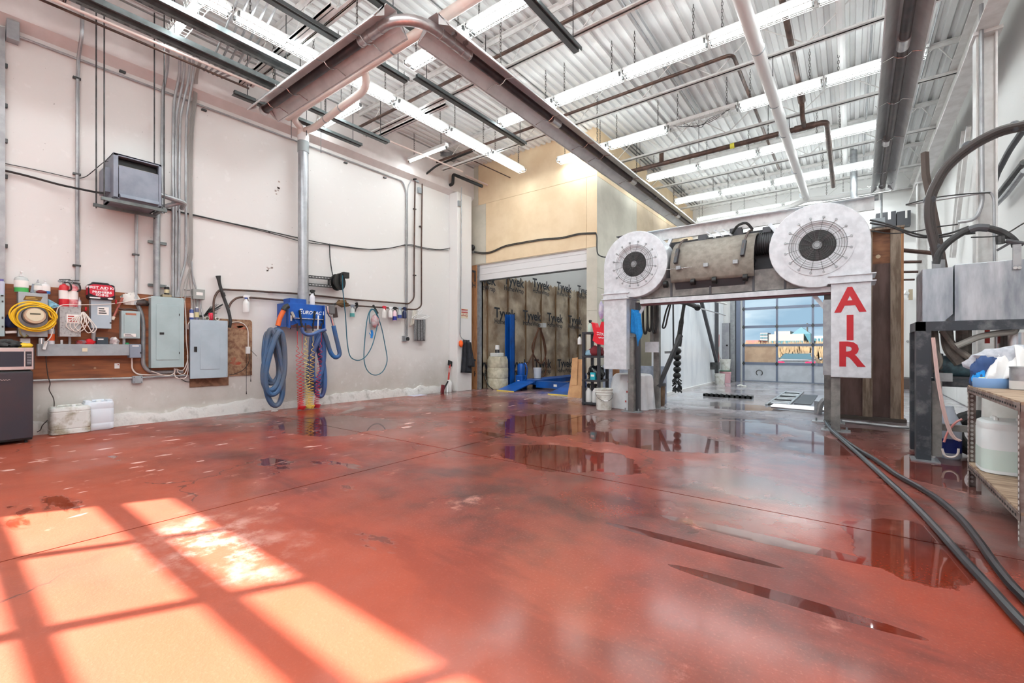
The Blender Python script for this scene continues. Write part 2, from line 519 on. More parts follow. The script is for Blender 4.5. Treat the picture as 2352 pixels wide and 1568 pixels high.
# ---- left wall, painted block with a stained foot
def wall_mat(name, top, low, foot=0.9, scuff=True):
    m = bpy.data.materials.new(name); m.use_nodes = True
    t = m.node_tree; b = t.nodes['Principled BSDF']; L = t.links.new
    tc = N(t, 'ShaderNodeTexCoord'); sp = N(t, 'ShaderNodeSeparateXYZ'); L(tc.outputs['Object'], sp.inputs['Vector'])
    n1 = N(t, 'ShaderNodeTexNoise'); n1.inputs['Scale'].default_value = 1.6; n1.inputs['Detail'].default_value = 9; n1.inputs['Roughness'].default_value = 0.7
    L(tc.outputs['Object'], n1.inputs['Vector'])
    n2 = N(t, 'ShaderNodeTexNoise'); n2.inputs['Scale'].default_value = 9; n2.inputs['Detail'].default_value = 6
    L(tc.outputs['Object'], n2.inputs['Vector'])
    ad = N(t, 'ShaderNodeMath', operation='MULTIPLY_ADD'); ad.inputs[1].default_value = 1.1; L(n1.outputs['Fac'], ad.inputs[0]); L(sp.outputs['Z'], ad.inputs[2])
    mr = N(t, 'ShaderNodeMapRange'); mr.inputs['From Min'].default_value = foot+0.75; mr.inputs['From Max'].default_value = foot-0.1
    L(ad.outputs[0], mr.inputs['Value'])
    mx = N(t, 'ShaderNodeMix', data_type='RGBA'); mx.inputs['A'].default_value = top; mx.inputs['B'].default_value = low
    L(mr.outputs['Result'], mx.inputs['Factor'])
    m3 = N(t, 'ShaderNodeMapRange'); m3.inputs['From Min'].default_value = 0.62; m3.inputs['From Max'].default_value = 0.72; m3.inputs['To Max'].default_value = 0.35 if scuff else 0.1
    L(n2.outputs['Fac'], m3.inputs['Value'])
    m4 = N(t, 'ShaderNodeMix', data_type='RGBA'); L(m3.outputs['Result'], m4.inputs['Factor']); L(mx.outputs['Result'], m4.inputs['A']); m4.inputs['B'].default_value = rgb(238,237,235)
    # dark specks and run marks
    n5 = N(t, 'ShaderNodeTexNoise'); n5.inputs['Scale'].default_value = 30; n5.inputs['Detail'].default_value = 3; L(tc.outputs['Object'], n5.inputs['Vector'])
    m5 = N(t, 'ShaderNodeMapRange'); m5.inputs['From Min'].default_value = 0.745; m5.inputs['From Max'].default_value = 0.77; m5.inputs['To Max'].default_value = 0.55
    L(n5.outputs['Fac'], m5.inputs['Value'])
    m6 = N(t, 'ShaderNodeMix', data_type='RGBA'); L(m5.outputs['Result'], m6.inputs['Factor']); L(m4.outputs['Result'], m6.inputs['A']); m6.inputs['B'].default_value = rgb(120,112,106)
    L(m6.outputs['Result'], b.inputs['Base Color'])
    b.inputs['Roughness'].default_value = 0.6
    bp = N(t, 'ShaderNodeBump'); bp.inputs['Strength'].default_value = 0.12; bp.inputs['Distance'].default_value = 0.01
    L(n2.outputs['Fac'], bp.inputs['Height']); L(bp.outputs['Normal'], b.inputs['Normal'])
    return m
M_wall = wall_mat('painted_wall', rgb(226,223,220), rgb(190,184,176), 0.75)
M_wallup = wall_mat('painted_wall_clean', rgb(234,232,230), rgb(214,211,207), 0.3, False)
wl = MB().box(XL-0.3, XL, YF-0.3, YEND, 0, ZD+0.2).build('wall_left', M_wall, smooth=False); tag(wl, kind='structure')
# spalled concrete footing strip that swells from the wall, with a broken top edge
M_foot = mat('footing_concrete', rgb(222,220,216), 0.8, c2=rgb(168,164,158), scale=6, lo=0.54, hi=0.74, bump=0.5, bscale=25)
rows = []
ny = 150
for zi in range(5):
    row = []
    for k in range(ny+1):
        y = YF + (8.2-YF)*k/ny
        hgt = 0.17 + 0.10*mnoise.noise(Vector((y*1.3, 3.1, 0))) + 0.06*mnoise.noise(Vector((y*5.1, 1.7, 0)))
        hgt = max(0.05, hgt)
        z = hgt*[0, 0.45, 0.85, 1.0, 1.0][zi]
        x = XL + [0.055, 0.05, 0.042, 0.034, -0.01][zi] + 0.008*mnoise.noise(Vector((y*3, zi*2.0, 5)))
        row.append((x, y, z))
    rows.append(row)
tag(MB().grid(rows).build('baseboard_left', M_foot, angle=25), kind='structure')

# ---- pilaster at the end of the left wall
pil = MB().box(XL, -7.99, 8.2, 8.74, 0, 5.1).build('trim_1', M_wallup, smooth=False, bevel=0.01); tag(pil, kind='structure')
bmw = MB().prism([(0,5.06),(0.13,5.16),(0.13,5.97),(0,5.97)], (XL,YF,0), (1,0,0), (0,0,1), (0,YB+0.02-YF,0)).build('trim_2', mat('beam_paint', rgb(216,208,205), 0.6, c2=rgb(206,197,194), scale=2), smooth=False); tag(bmw, kind='structure')

# ---- bay wall: drywall box above a roller-door opening
OX0, OX1, OZ = -8.03, -4.74, 3.34
M_dry = mat('bare_drywall', rgb(230,206,172), 0.75, c2=rgb(222,196,160), scale=2.0, bump=0.05, bscale=90)
M_dryg = mat('grey_drywall', rgb(206,200,186), 0.75, c2=rgb(194,188,174), scale=2.0)
wb = MB()
wb.box(XL, OX1+0.23, YB+0.02, YB+0.24, OZ, ZD+0.2); wb.box(OX1, XC-0.02, YB+0.02, YB+0.24, 0, ZD+0.2); wb.box(XL, OX0, YB+0.02, YB+0.24, 0, OZ)
wbk = wb.build('wall_back', M_dryg, smooth=False); tag(wbk, kind='structure')
def sheet(x0, x1, z0, z1, m, y=YB+0.02, th=0.018, parent=wbk):
    g = 0.003
    MB().box(x0+g, x1-g, y-th, y, z0+g, z1-g).build('drywall_sheet', m, parent, smooth=False)
P = lambda u, v: on_y(u, v, YB)
zj = P(1371, 401).z
sheet(XL, -7.72, OZ+0.02, zj, M_dryg); sheet(-7.72, OX1, OZ+0.02, zj, M_dry); sheet(OX1, XC, OZ+0.02, zj, M_dry)
sheet(XL, -7.99, zj, ZD+0.1, M_dryg); sheet(-7.99, XC, zj, ZD+0.1, M_dry)
sheet(OX1, XC, 1.95, OZ+0.02, M_dryg); sheet(OX1, XC, 0.0, 1.95, M_dryg)
sheet(XL, OX0-0.16, 0.0, OZ+0.02, M_dryg)
# timber post at the opening, white rolled-up door head
MB().box(OX0-0.16, OX0, YB-0.03, YB+0.24, 0, OZ).build('timber_jamb', M_wood, wbk, smooth=False)
MB().box(OX0, OX0+0.06, YB+0.0, YB+0.12, 0, OZ).build('steel_jamb', M_galv, wbk, smooth=False)
rd = thing('door_3', None, None, (0,0,0)); tag(rd, kind='structure')
rb = MB()
for k in range(3):
    rb.box(OX0+0.02, OX1, YB+0.05, YB+0.09, 2.93+0.16*k, 2.93+0.16*k+0.155)
rb.build('door_slats', mat('door_white', rgb(224,222,222), 0.45), rd, smooth=False)
MB().box(OX0+0.02, OX1, YB+0.04, YB+0.10, 2.90, 2.93).build('door_edge', M_dkmetal, rd, smooth=False)

# ---- tunnel side wall above, and panelled wash-tunnel wall
wt = MB().box(XC-0.2, XC-0.02, YB+0.24, YE, 0, ZD+0.2).build('wall_tunnel', M_dryg, smooth=False); tag(wt, kind='structure')
M_plyw = mat('plain_board', rgb(212,192,166), 0.75, c2=rgb(200,180,152), scale=2)
yy = [YB, 11.3, 12.5, 13.7, 14.9, YE]
for i in range(5):
    for (z0, z1, m) in ((0, 2.45, M_dryg), (2.45, zj-0.02, M_dryg if i == 0 else M_plyw), (zj-0.02, ZD+0.1, M_dry)):
        g = 0.003
        MB().box(XC-0.02, XC, yy[i]+g, yy[i+1]-g, z0+g, z1-g).build('drywall_sheet', m, wt, smooth=False)
M_panel = mat('wash_panel', rgb(242,245,248), 0.32, c2=rgb(222,226,232), scale=2.5, lo=0.45, hi=0.7, stretch=(1,1,0.35))
wp = MB().box(XP-0.12, XP-0.02, 9.9, YE, 0, 3.15).build('wall_panel', M_panel, smooth=False); tag(wp, kind='structure')
ye = 9.9
k = 0
while ye < YE-0.05:
    y2 = min(YE, ye+0.92)
    MB().box(XP-0.02, XP, ye+0.004, y2-0.004, 0.0, 3.15).build('panel', M_panel, wp, smooth=False)
    ye = y2
MB().box(XP, XP+0.03, 9.9, YE, 0, 0.06).build('panel_kerb', M_white, wp, smooth=False)
MB().box(XP-0.12, XP+0.01, 9.9, YE, 3.15, 3.2).build('panel_cap', M_galv, wp, smooth=False)

# ---- end wall with the glazed door
DX0, DX1, DZ = -2.86, 0.98, 3.62
we = MB()
we.box(XL, DX0-0.06, YE, YE+0.25, 0, ZD+0.2); we.box(DX1+0.06, XR+0.3, YE, YE+0.25, 0, ZD+0.2); we.box(DX0-0.06, DX1+0.06, YE, YE+0.25, DZ, ZD+0.2)
tag(we.build('wall_end', M_wallup, smooth=False), kind='structure')
# ---- right wall: tilted-panel cladding
wr = MB().box(XR, XR+0.3, YF-0.3, YEND, 0, ZD+0.2).build('wall_right', M_wallup, smooth=False); tag(wr, kind='structure')
# ---- front wall behind the camera, with the big glazed door the sun comes through
FX0, FX1, FZ = -5.62, -1.62, 3.46
FX2, FX3 = -0.9, 1.6
wf = MB()
wf.box(XL, FX0, YF-0.25, YF, 0, ZD+0.2); wf.box(FX1, FX2, YF-0.25, YF, 0, ZD+0.2); wf.box(FX3, XR, YF-0.25, YF, 0, ZD+0.2)
wf.box(FX0, FX1, YF-0.25, YF, FZ, ZD+0.2); wf.box(FX2, FX3, YF-0.25, YF, FZ, ZD+0.2)
tag(wf.build('wall_front', M_wallup, smooth=False), kind='structure')
# ---- bay room beyond the opening
M_grey = mat('grey_paint', rgb(176,174,174), 0.7)
MB().box(XC-0.24, XC-0.2, YB+0.24, YE, 0, ZD).build('wall_bay', M_grey, smooth=False)['kind'] = 'structure'

# ---- steel deck roof, ribs running into the hall
M_deck = mat('galvanised_deck', rgb(222,221,219), 0.42, 0.0, c2=rgb(200,199,198), scale=1.3, lo=0.35, hi=0.7, stretch=(3,0.6,1))
db = MB()
pitch = 0.153
x = XL-0.3; prof = []
while x < XR+0.3:
    prof += [(x, ZD+0.038), (x+0.062, ZD+0.038), (x+0.074, ZD), (x+0.141, ZD)]
    x += pitch
yseg = [YF-0.3, 2.0, 5.5, 9.2, 13.0, YEND]
db.grid([[(px, y, pz) for (px, pz) in prof] for y in yseg])
dk = db.build('ceiling', M_deck, smooth=False, thick=0.004); tag(dk, kind='structure')
MB().box(XL-0.3, XR+0.3, YF-0.3, YEND, ZD+0.2, ZD+0.3).build('roof_board', M_grey, dk, smooth=False)
# lap joints of the deck sheets
for y in (3.3, 9.95, 14.4):
    MB().box(XC if y > 9 else XL, XR, y, y+0.01, ZD-0.006, ZD).build('deck_lap', M_deck, dk, smooth=False)

# ---- open-web steel joists
M_steelw = mat('white_steel', rgb(222,220,218), 0.5, 0.0, c2=rgb(206,203,200), scale=5)
ZJ = 5.45
def joist(y, x0, x1):
    j = thing('roof_joist', None, None, (x0, y, ZJ)); tag(j, kind='structure')
    b = MB()
    for s in (-1, 1):
        b.box(x0, x1, y+s*0.008, y+s*0.055, ZJ, ZJ+0.008); b.box(x0, x1, y+s*0.008, y+s*0.016, ZJ, ZJ+0.05)
    b.build('bottom_chord', M_steelw, j, smooth=False)
    b = MB()
    for s in (-1, 1):
        b.box(x0-0.3 if x0 < -7 else x0, x1, y+s*0.008, y+s*0.06, ZD-0.01, ZD-0.002); b.box(x0-0.3 if x0 < -7 else x0, x1, y+s*0.008, y+s*0.016, ZD-0.07, ZD-0.002)
    b.build('top_chord', M_steelw, j, smooth=False)
    x = x0; k = 0
    b = MB(); st = 0.62
    while x < x1-0.05:
        x2 = min(x+st, x1)
        b.cyl((x, y, ZJ+0.02 if k % 2 == 0 else ZD-0.03), (x2, y, ZD-0.03 if k % 2 == 0 else ZJ+0.02), 0.0085, n=6)
        x = x2; k += 1
    b.build('web_rods', M_steelw, j)
    return j
for y in (-0.95, 1.05, 3.25, 5.47, 7.65): joist(y, -7.95, XR-0.35)
for y in (9.86, 12.08, 14.3, 16.2): joist(y, XC, XR-0.35)

# ---- girder line and columns on the right
gx0, gx1 = 1.24, 1.44
gd = thing('roof_girder', None, None, ((gx0+gx1)/2, 7, 5.1)); tag(gd, kind='structure')
MB().box(gx0+0.09, gx1-0.09, YF, YE, 5.08, 5.5).build('web', M_steelw, gd, smooth=False)
MB().box(gx0, gx1, YF, YE, 5.06, 5.08).build('flange', M_steelw, gd, smooth=False)
MB().box(gx0, gx1, YF, YE, 5.5, 5.52).build('flange', M_steelw, gd, smooth=False)
for k, y in enumerate((1.8, 8.1, 14.4)):
    c = thing('steel_column', None, None, (1.34, y, 0)); tag(c, kind='structure')
    b = MB()
    b.box(1.25, 1.27, y-0.1, y+0.1, 0, 5.06); b.box(1.42, 1.44, y-0.1, y+0.1, 0, 5.06); b.box(1.26, 1.43, y-0.012, y+0.012, 0, 5.06)
    b.build('shaft', M_steelw, c, smooth=False)
    MB().box(1.22, 1.48, y-0.14, y+0.14, 5.02, 5.06).build('cap_plate', M_steelw, c, smooth=False)
# ================================================================== CEILING LIGHTS
M_tube = mat('lit_tube', G(255), 0.4, emit=(0.88, 0.98, 1.0, 1), estr=TUBE_POWER)
M_tubedead = mat('socket_grey', G(90), 0.5)
M_house = mat('fixture_white', rgb(232,232,230), 0.4)
M_wire = mat('guard_wire', rgb(206,206,202), 0.4)
M_chain = mat('chain_steel', rgb(84,80,76), 0.5, 0.5)
LM = 1.25
def chain_mb(b, x, y, z0, z1):
    n = max(3, int((z1-z0)/0.045)); h = (z1-z0)/n
    for k in range(n):
        zc = z0+h*(k+0.5); a = 0 if k % 2 else PI/2
        w = 0.011; hh = h*0.62
        pts = [(x+math.cos(a)*w*c, y+math.sin(a)*w*c, zc+hh*s) for c, s in ((-1,-.7),(0,-1),(1,-.7),(1,.7),(0,1),(-1,.7))]
        b.tube(pts, 0.0042, n=3, closed=True)
def make_light(tubes=2, cage=True, lit=True, gain=1.0):
    t = thing('strip_light', 'x', 'ceiling light', (0,0,5.38))
    hl = LM/2-0.01
    b = MB(); b.prism([(-0.055,5.405),(0.055,5.405),(0.045,5.475),(-0.045,5.475)], (-hl,0,0), (0,1,0), (0,0,1), (2*hl,0,0))
    WMt = WM[t.name]; WM[t.name] = Matrix.Translation((0,0,5.38))
    b.build('housing', M_house, t, smooth=False)
    for s in ((-1,1) if tubes == 2 else (0,)):
        if lit:
            MB().cyl((-hl+0.035, s*0.066, 5.385), (hl-0.035, s*0.066, 5.385), 0.019, n=8).build('lamp_tube', M_tube, t)
        for q in (-1, 1):
            MB().box(q*(hl-0.02)-0.012, q*(hl-0.02)+0.012, s*0.066-0.022, s*0.066+0.022, 5.36, 5.41).build('lamp_holder', M_tubedead, t, smooth=False)
    if lit:
        lp = bpy.data.lights.new('tube_light', 'AREA'); lp.shape = 'RECTANGLE'; lp.size = 1.14; lp.size_y = 0.03*tubes; lp.energy = gain*LAMP_WATTS*tubes/2; lp.color = (0.90, 0.98, 1.0)
        lo_ = bpy.data.objects.new('tube_light', lp); COL.objects.link(lo_); lo_.parent = t; lo_.location = (0, 0, -0.028)
    if cage:
        g = MB(); w = 0.0028; ex = hl-0.02
        nC = 14
        for k in range(nC+1):
            x = -ex+2*ex*k/nC
            pts = [(x,-0.115,5.40),(x,-0.10,5.335),(x,0.10,5.335),(x,0.115,5.40)]
            for a, c in zip(pts, pts[1:]): g.bar(a, c, 2*w, 2*w, up=(1,0,0))
        for (y, z) in ((-0.105,5.365),(-0.095,5.335),(0.0,5.335),(0.095,5.335),(0.105,5.365)):
            g.bar((-ex,y,z), (ex,y,z), 2*w, 2*w)
        g.build('wire_guard', M_wire, t, smooth=False)
    for q in (-1, 1):
        b = MB(); chain_mb(b, q*(hl-0.18), 0, 5.47, ZD)
        b.build('chain', M_chain, t, smooth=False)
    return t
ORD = ['first', 'second', 'third', 'fourth', 'fifth', 'sixth', 'seventh', 'eighth']
L_proto = make_light()
L_dead = make_light(lit=False)
L_single = make_light(tubes=1)
L_bare = make_light(tubes=1, cage=False)
L_new = make_light(gain=2.2)
used = set()
def place_light(src, x, y, rz, label, group):
    if src.name not in used:
        used.add(src.name); o = src
        o.location = (x, y, 5.38); o.rotation_euler = (0,0,rz); o['label'] = label; o['group'] = group
        return o
    return dup(src, (x, y, 5.38), rz, label, group)
rows = [('added unseen row behind the camera', 0.0, -6.0, 6), ('added unseen row over the front door', -1.2, -6.0, 6), ('row out of view above the camera', 2.2, -5.35, 5), ('row nearest the camera', 4.42, -5.35, 5), ('row crossing over the long heater', 6.62, -5.35, 5),  # first three rows, all out of view, are added for the light they give
        ('row grazing the tan drywall', 8.76, -5.35, 5), ('third row from the glazed door', 11.03, -4.12, 4), ('second row from the glazed door', 13.28, -4.12, 4), ('row closest to the glazed door', 15.6, -4.12, 4)]
for ri, (nm, y, x0, n) in enumerate(rows):
    for k in range(n):
        xc = x0+LM*(k+0.5)
        if ri == 5 and k == 2:
            place_light(L_dead, xc, y, 0, 'dead strip light without tubes and with loose hanging wires', 'strip lights across the hall')
        else:
            place_light(L_new if ri > 5 else L_proto, xc, y, 0, 'caged strip light, %s from left, %s' % (ORD[k], nm), 'strip lights across the hall')
for k in range(6):  # row added just out of view to brighten the right wall
    place_light(L_proto, 1.6, -0.8+1.4*k, PI/2, 'added strip light out of view between girder and right wall, %s from the front' % ORD[k], 'added strip lights beside the right wall')
for k in range(7):
    y = 0.48+1.27*k
    place_light(L_proto, -6.3, y, PI/2, 'caged twin-tube strip light, %s along the row beside the left wall' % ORD[k], 'strip lights beside the left wall')
place_light(L_single, -7.02, 2.05, 0, 'single-tube caged light jutting from left wall above conduit bundle', 'short lights jutting from the left wall')
place_light(L_proto, -7.47, 4.56, 0, 'caged light jutting from left wall behind the branched vacuum pipes', 'short lights jutting from the left wall')
place_light(L_bare, -7.47, 6.72, 0, 'uncaged strip light jutting from left wall near its far corner', 'short lights jutting from the left wall')
# loose wires of the dead light
b = MB()
for k in range(3):
    pts = [(-2.75+0.2*k, 8.76, 5.41), (-2.45+0.1*k, 8.74+0.03*k, 5.30-0.03*k), (-2.1, 8.76, 5.27+0.03*k), (-1.72, 8.76, 5.41)]
    b.tube(spline(pts, 6), 0.005, n=5)
LD = [o for o in bpy.data.objects if o.get('label','').startswith('dead strip')][0]
WM[LD.name] = Matrix.Translation(LD.location)
b.build('loose_wire', M_black, LD)

# ================================================================== RADIANT TUBE HEATERS
M_refl = mat('reflector_steel', rgb(216,216,216), 0.35, 0.25, c2=rgb(200,200,200), scale=3)
M_hot = mat('heater_tube', rgb(74,58,58), 0.4, 0.55, c2=rgb(54,44,46), scale=5)
M_alu = mat('aluminised_tube', rgb(200,196,196), 0.3, 0.8, c2=rgb(182,178,178), scale=10)
ZH = 4.80
def reflector(name, parent, c0, c1, side, w, tilt=0.0, ends=True):
    """open-bottomed trough from c0 to c1 (lip-level centre line), side = horizontal unit vector across"""
    c0 = Vector(c0); c1 = Vector(c1); s = Vector(side); up = Vector((0,0,1))
    pr = [(-w, 0.0), (-w+0.004, 0.012), (-w*0.72, 0.10), (-w*0.36, 0.20), (-0.07, 0.235), (0.07, 0.235), (w*0.36, 0.20), (w*0.72, 0.10), (w-0.004, 0.012), (w, 0.0)]
    ct, st = math.cos(tilt), math.sin(tilt)
    pr = [(a*ct-h*st, a*st+h*ct) for a, h in pr]
    b = MB(); L = (c1-c0).length; n = max(2, int(L/0.8))
    b.grid([[c0.lerp(c1, i/n)+s*a+up*h for a, h in pr] for i in range(n+1)])
    b.build('reflector', M_refl, parent, smooth=False, thick=0.004)
    b = MB()
    for a, h in (pr[0], pr[-1]):
        b.bar(c0+s*a+up*h, c1+s*a+up*h, 0.014, 0.014)
    b.build('reflector_lip', M_refl, parent, smooth=False)
    if ends:
        d = (c1-c0).normalized()
        for c in (c0, c1):
            for sg in (-1, 1):
                pts = [(sg*0.10, 0.235*0.9), (sg*0.10, 0.08), (sg*w*0.95, 0.0), (sg*w*0.72, 0.10), (sg*w*0.36, 0.20)]
                MB().prism(pts, c, s, up, d*0.003).build('reflector_end', M_refl, parent, smooth=False)
    return pr
def heater_wire(b, c, s, w, z0=0.0):
    c = Vector(c); s = Vector(s); up = Vector((0,0,1))
    pts = [c-s*(w+0.02)+up*0.03, c-s*w, c-s*0.09+up*0.04, c-s*0.05+up*0.005, c+up*-0.01, c+s*0.05+up*0.005, c+s*0.09+up*0.04, c+s*w, c+s*(w+0.02)+up*0.03]
    b.tube(pts, 0.006, n=5)
# --- the L-shaped heater: branch along the near joists, elbow, long run into the tunnel
ht = thing('radiant_heater', 'L-shaped radiant tube heater with elbow at the near end', 'heater', (-3.94, 3.3, ZH))
XHL, YHL = -3.93, 3.25
reflector('r', ht, (-7.45, YHL, ZH), (-4.22, YHL, ZH), (0,1,0), 0.235)
reflector('r', ht, (XHL, 3.62, ZH), (XHL, 15.6, ZH), (1,0,0), 0.27)
MB().cyl((-7.40, YHL, ZH+0.08), (-4.75, YHL, ZH+0.08), 0.055, n=14).build('heater_tube', M_hot, ht)
MB().cyl((XHL, 4.2, ZH+0.08), (XHL, 15.5, ZH+0.08), 0.055, n=14).build('heater_tube', M_hot, ht)
el = [(-4.8, YHL, ZH+0.08), (-4.35, YHL, ZH+0.08)]
el += [(-4.35+0.42*math.sin(a), YHL+0.42*(1-math.cos(a)), ZH+0.08) for a in [i*PI/2/12 for i in range(1, 13)]] + [(XHL, 4.25, ZH+0.08)]
MB().tube(el, 0.062, n=16).build('elbow', M_alu, ht)
for x in (-4.8, -4.62, -4.42): MB().cyl((x-0.012, YHL, ZH+0.08), (x+0.012, YHL, ZH+0.08), 0.068, n=16).build('coupling', M_alu, ht)
for y in (3.75, 3.95, 4.12, 4.24): MB().cyl((XHL, y-0.012, ZH+0.08), (XHL, y+0.012, ZH+0.08), 0.068, n=16).build('coupling', M_alu, ht)
for y in (6.35, 9.65, 12.9): MB().cyl((XHL, y-0.12, ZH+0.08), (XHL, y+0.12, ZH+0.08), 0.066, n=16).build('coupling', M_alu, ht)
MB().cyl((-7.44, YHL, ZH+0.08), (-7.36, YHL, ZH+0.08), 0.07, n=16).build('coupling', M_alu, ht)
for y in (3.92, 4.12):
    MB().box(XHL+0.03, XHL+0.09, y-0.02, y+0.02, ZH+0.13, ZH+0.17).build('clamp', M_galv, ht, smooth=False)
for x in (-4.7, -5.5, -6.5, -7.1):
    b = MB(); heater_wire(b, (x, YHL, ZH+0.02), (0,1,0), 0.235); b.build('support_wire', M_chrome, ht)
for y in (4.9, 6.15, 7.35, 8.0, 9.5, 11.0, 12.6, 14.0, 15.2):
    b = MB(); heater_wire(b, (XHL, y, ZH+0.02), (1,0,0), 0.27); b.build('support_wire', M_chrome, ht)
for (x, y) in ((-4.9, YHL), (-7.1, YHL), (XHL, 4.9), (XHL, 7.9), (XHL, 9.9), (XHL, 12.6), (XHL, 15.2)):
    b = MB(); chain_mb(b, x, y, ZH+0.24, ZD); b.build('chain', M_chain, ht, smooth=False)
# --- second heater, straight, on the right
h2 = thing('radiant_heater', 'straight radiant tube heater running above the silver tank', 'heater', (0.53, 10, ZH))
X2 = 0.545
reflector('r', h2, (X2-0.075, 3.0, ZH), (X2+0.04, 13.7, ZH), (1,-0.011,0), 0.205)
MB().cyl((X2-0.07, 2.8, ZH+0.08), (X2+0.035, 13.6, ZH+0.08), 0.055, n=14).build('heater_tube', M_hot, h2)
for y in (7.3, 10.6): MB().cyl((X2-0.03, y-0.12, ZH+0.08), (X2-0.03, y+0.12, ZH+0.08), 0.067, n=16).build('coupling', M_alu, h2)
MB().cyl((X2+0.03, 13.5, ZH+0.08), (X2+0.032, 13.75, ZH+0.08), 0.066, n=16).build('coupling', M_alu, h2)
for y in (5.0, 7.55, 8.9, 10.4, 12.3, 13.2):
    b = MB(); heater_wire(b, (X2-0.02, y, ZH+0.02), (1,0,0), 0.205); b.build('support_wire', M_chrome, h2)
for y in (4.6, 7.6, 9.9, 13.2):
    b = MB(); chain_mb(b, X2-0.02, y, ZH+0.24, ZD); b.build('chain', M_chain, h2, smooth=False)
# flue of the second heater
f2 = thing('flue_pipe', 'grey flue elbowing down to the far end of right heater', 'pipe', (0.0, 13.75, 5.0))
MB().tube(fillet([(0.05,13.9,ZD), (0.05,13.85,4.72), (0.52,13.8,4.72)], 0.15), 0.075, n=14).build('flue', M_galv, f2)
MB().tube([(X2+0.03,13.8,4.8), (X2+0.03,13.8,3.9)], 0.022, n=8).build('gas_drop', M_galv, f2)

# ================================================================== PIPES OVERHEAD
def pipe(name, label, m, pts, r, cat='pipe', bend=0.12, n=10, rings=(), group=None):
    p = MB().tube(fillet(pts, bend), r, n=n).build(name, m)
    return tag(p, label, cat, group)
wpip = thing('vent_pipe', 'thick white pipe strapped under the joists towards the glazed door', 'pipe', (-1.0, 9, 5.2))
MB().cyl((-1.05, 2.5, 5.2), (-0.975, 14.5, 5.2), 0.085, n=16).build('pipe_run', M_white, wpip)
b = MB()
for y in (6.9, 8.6, 9.9, 12.1, 14.2): b.cyl((-1.02,y-0.012,5.2),(-1.02,y+0.012,5.2),0.09,n=16)
b.build('strap', M_galv, wpip)
for y in (7.65, 9.86, 12.08): MB().cyl((-0.93,y,5.16),(-0.93,y,5.5),0.006,n=5).build('hanger_rod', M_dkmetal, wpip)
pipe('cross_pipe', 'white pipe crossing below the ceiling near the glazed door', M_white, [(-4.4,14.62,5.0),(-1.4,14.62,5.05),(-0.98,14.6,5.17),(-0.4,14.62,5.12),(0.9,14.62,5.12)], 0.07)
sp_ = thing('sprinkler_main', 'thick brown pipe crossing from tan wall then turning to far end', 'pipe', (-2, 10.03, 5.25))
MB().tube(fillet([(XC,10.03,5.25),(-0.36,10.03,5.27),(-0.36,13.9,5.2)], 0.12), 0.05, n=12).build('pipe_run', M_brownpipe, sp_)
MB().tube(fillet([(-0.70,3.0,5.55),(-0.70,9.4,5.55),(-0.70,9.6,5.27),(-0.70,10.03,5.27)], 0.1), 0.038, n=12).build('pipe_run', M_brownpipe, sp_)
MB().cyl((-0.70,8.95,5.55),(-0.70,9.45,5.5),0.058,n=12).build('coupling', M_brownpipe, sp_)
MB().cyl((-0.86,10.03,5.27),(-0.54,10.03,5.27),0.062,n=12).build('tee', M_brownpipe, sp_)
MB().cyl((-3.4,10.03,5.25),(-3.4,10.03,5.55),0.05,n=12).build('tee', M_brownpipe, sp_)
MB().cyl((-1.98,10.03,5.26),(-1.9,10.03,5.26),0.054,n=12).build('yellow_tag', mat('tag_yellow', rgb(214,204,70), 0.5), sp_)
b = MB()
for x in (-3.9,-2.6,-1.3): b.cyl((x,10.03,5.3),(x,10.03,ZD),0.006,n=5)
b.build('hanger_rod', M_dkmetal, sp_)
pipe('sprinkler_branch', 'brown pipe threaded through the joist webs before the tan wall', M_brownpipe, [(-8.0,7.5,5.62),(-1.45,7.5,5.62),(-1.45,13.0,5.62)], 0.028)
pipe('sprinkler_branch', 'brown pipe threaded through the second joist from the camera', M_brownpipe, [(-8.0,5.36,5.62),(0.9,5.36,5.62)], 0.028)
pipe('roof_conduit', 'thin steel conduit running under the deck above the white pipe', M_conduit, [(0.25,3,ZD-0.04),(0.25,16,ZD-0.04)], 0.014)
pipe('roof_pipe', 'white drain pipe under the deck left of right heater', M_white, [(-0.12,3.5,5.78),(-0.12,14.0,5.78)], 0.055)
pipe('roof_conduit', 'steel conduit under the deck right of the right heater', M_conduit, [(1.0,3,ZD-0.04),(1.0,16,ZD-0.04)], 0.012)
jb = thing('junction_box', 'round grey box on conduit under the deck by right heater', 'box', (0.13,6.55,5.8))
MB().cyl((0.13,6.55,5.78),(0.13,6.55,5.84),0.075,n=14).build('can', M_galv, jb)
MB().tube([(0.13,6.55,5.82),(-0.5,6.4,5.82)],0.008,n=6).build('stub', M_conduit, jb)
# bundles of dark conduit across the deck
for k, (x0, y0, x1, y1) in enumerate(((-4.3,12.3,-3.2,15.8),(-2.55,6.2,-2.55,9.7))):
    q = thing('conduit_bundle', ('dark conduits clipped under the deck beside tan tunnel wall', 'two pale conduits clipped along the deck mid-hall')[k], 'conduit', ((x0+x1)/2,(y0+y1)/2,5.9))
    for i in range(3 if k == 0 else 2):
        MB().tube([(x0+0.09*i,y0-2.5,ZD-0.05),(x0+0.09*i,y1,ZD-0.05)],0.016,n=6).build('conduit', M_dkmetal if k == 0 else M_conduit, q)

# ---- pale roof purlin strips under the deck (running into the hall)
for k, x in enumerate((-4.75, -3.25, -2.05)):
    s = MB().box(x-0.035, x+0.035, YF, YE, ZD-0.03, ZD-0.004).build('trim_%d' % (k+3), M_steelw, smooth=False); tag(s, kind='structure')

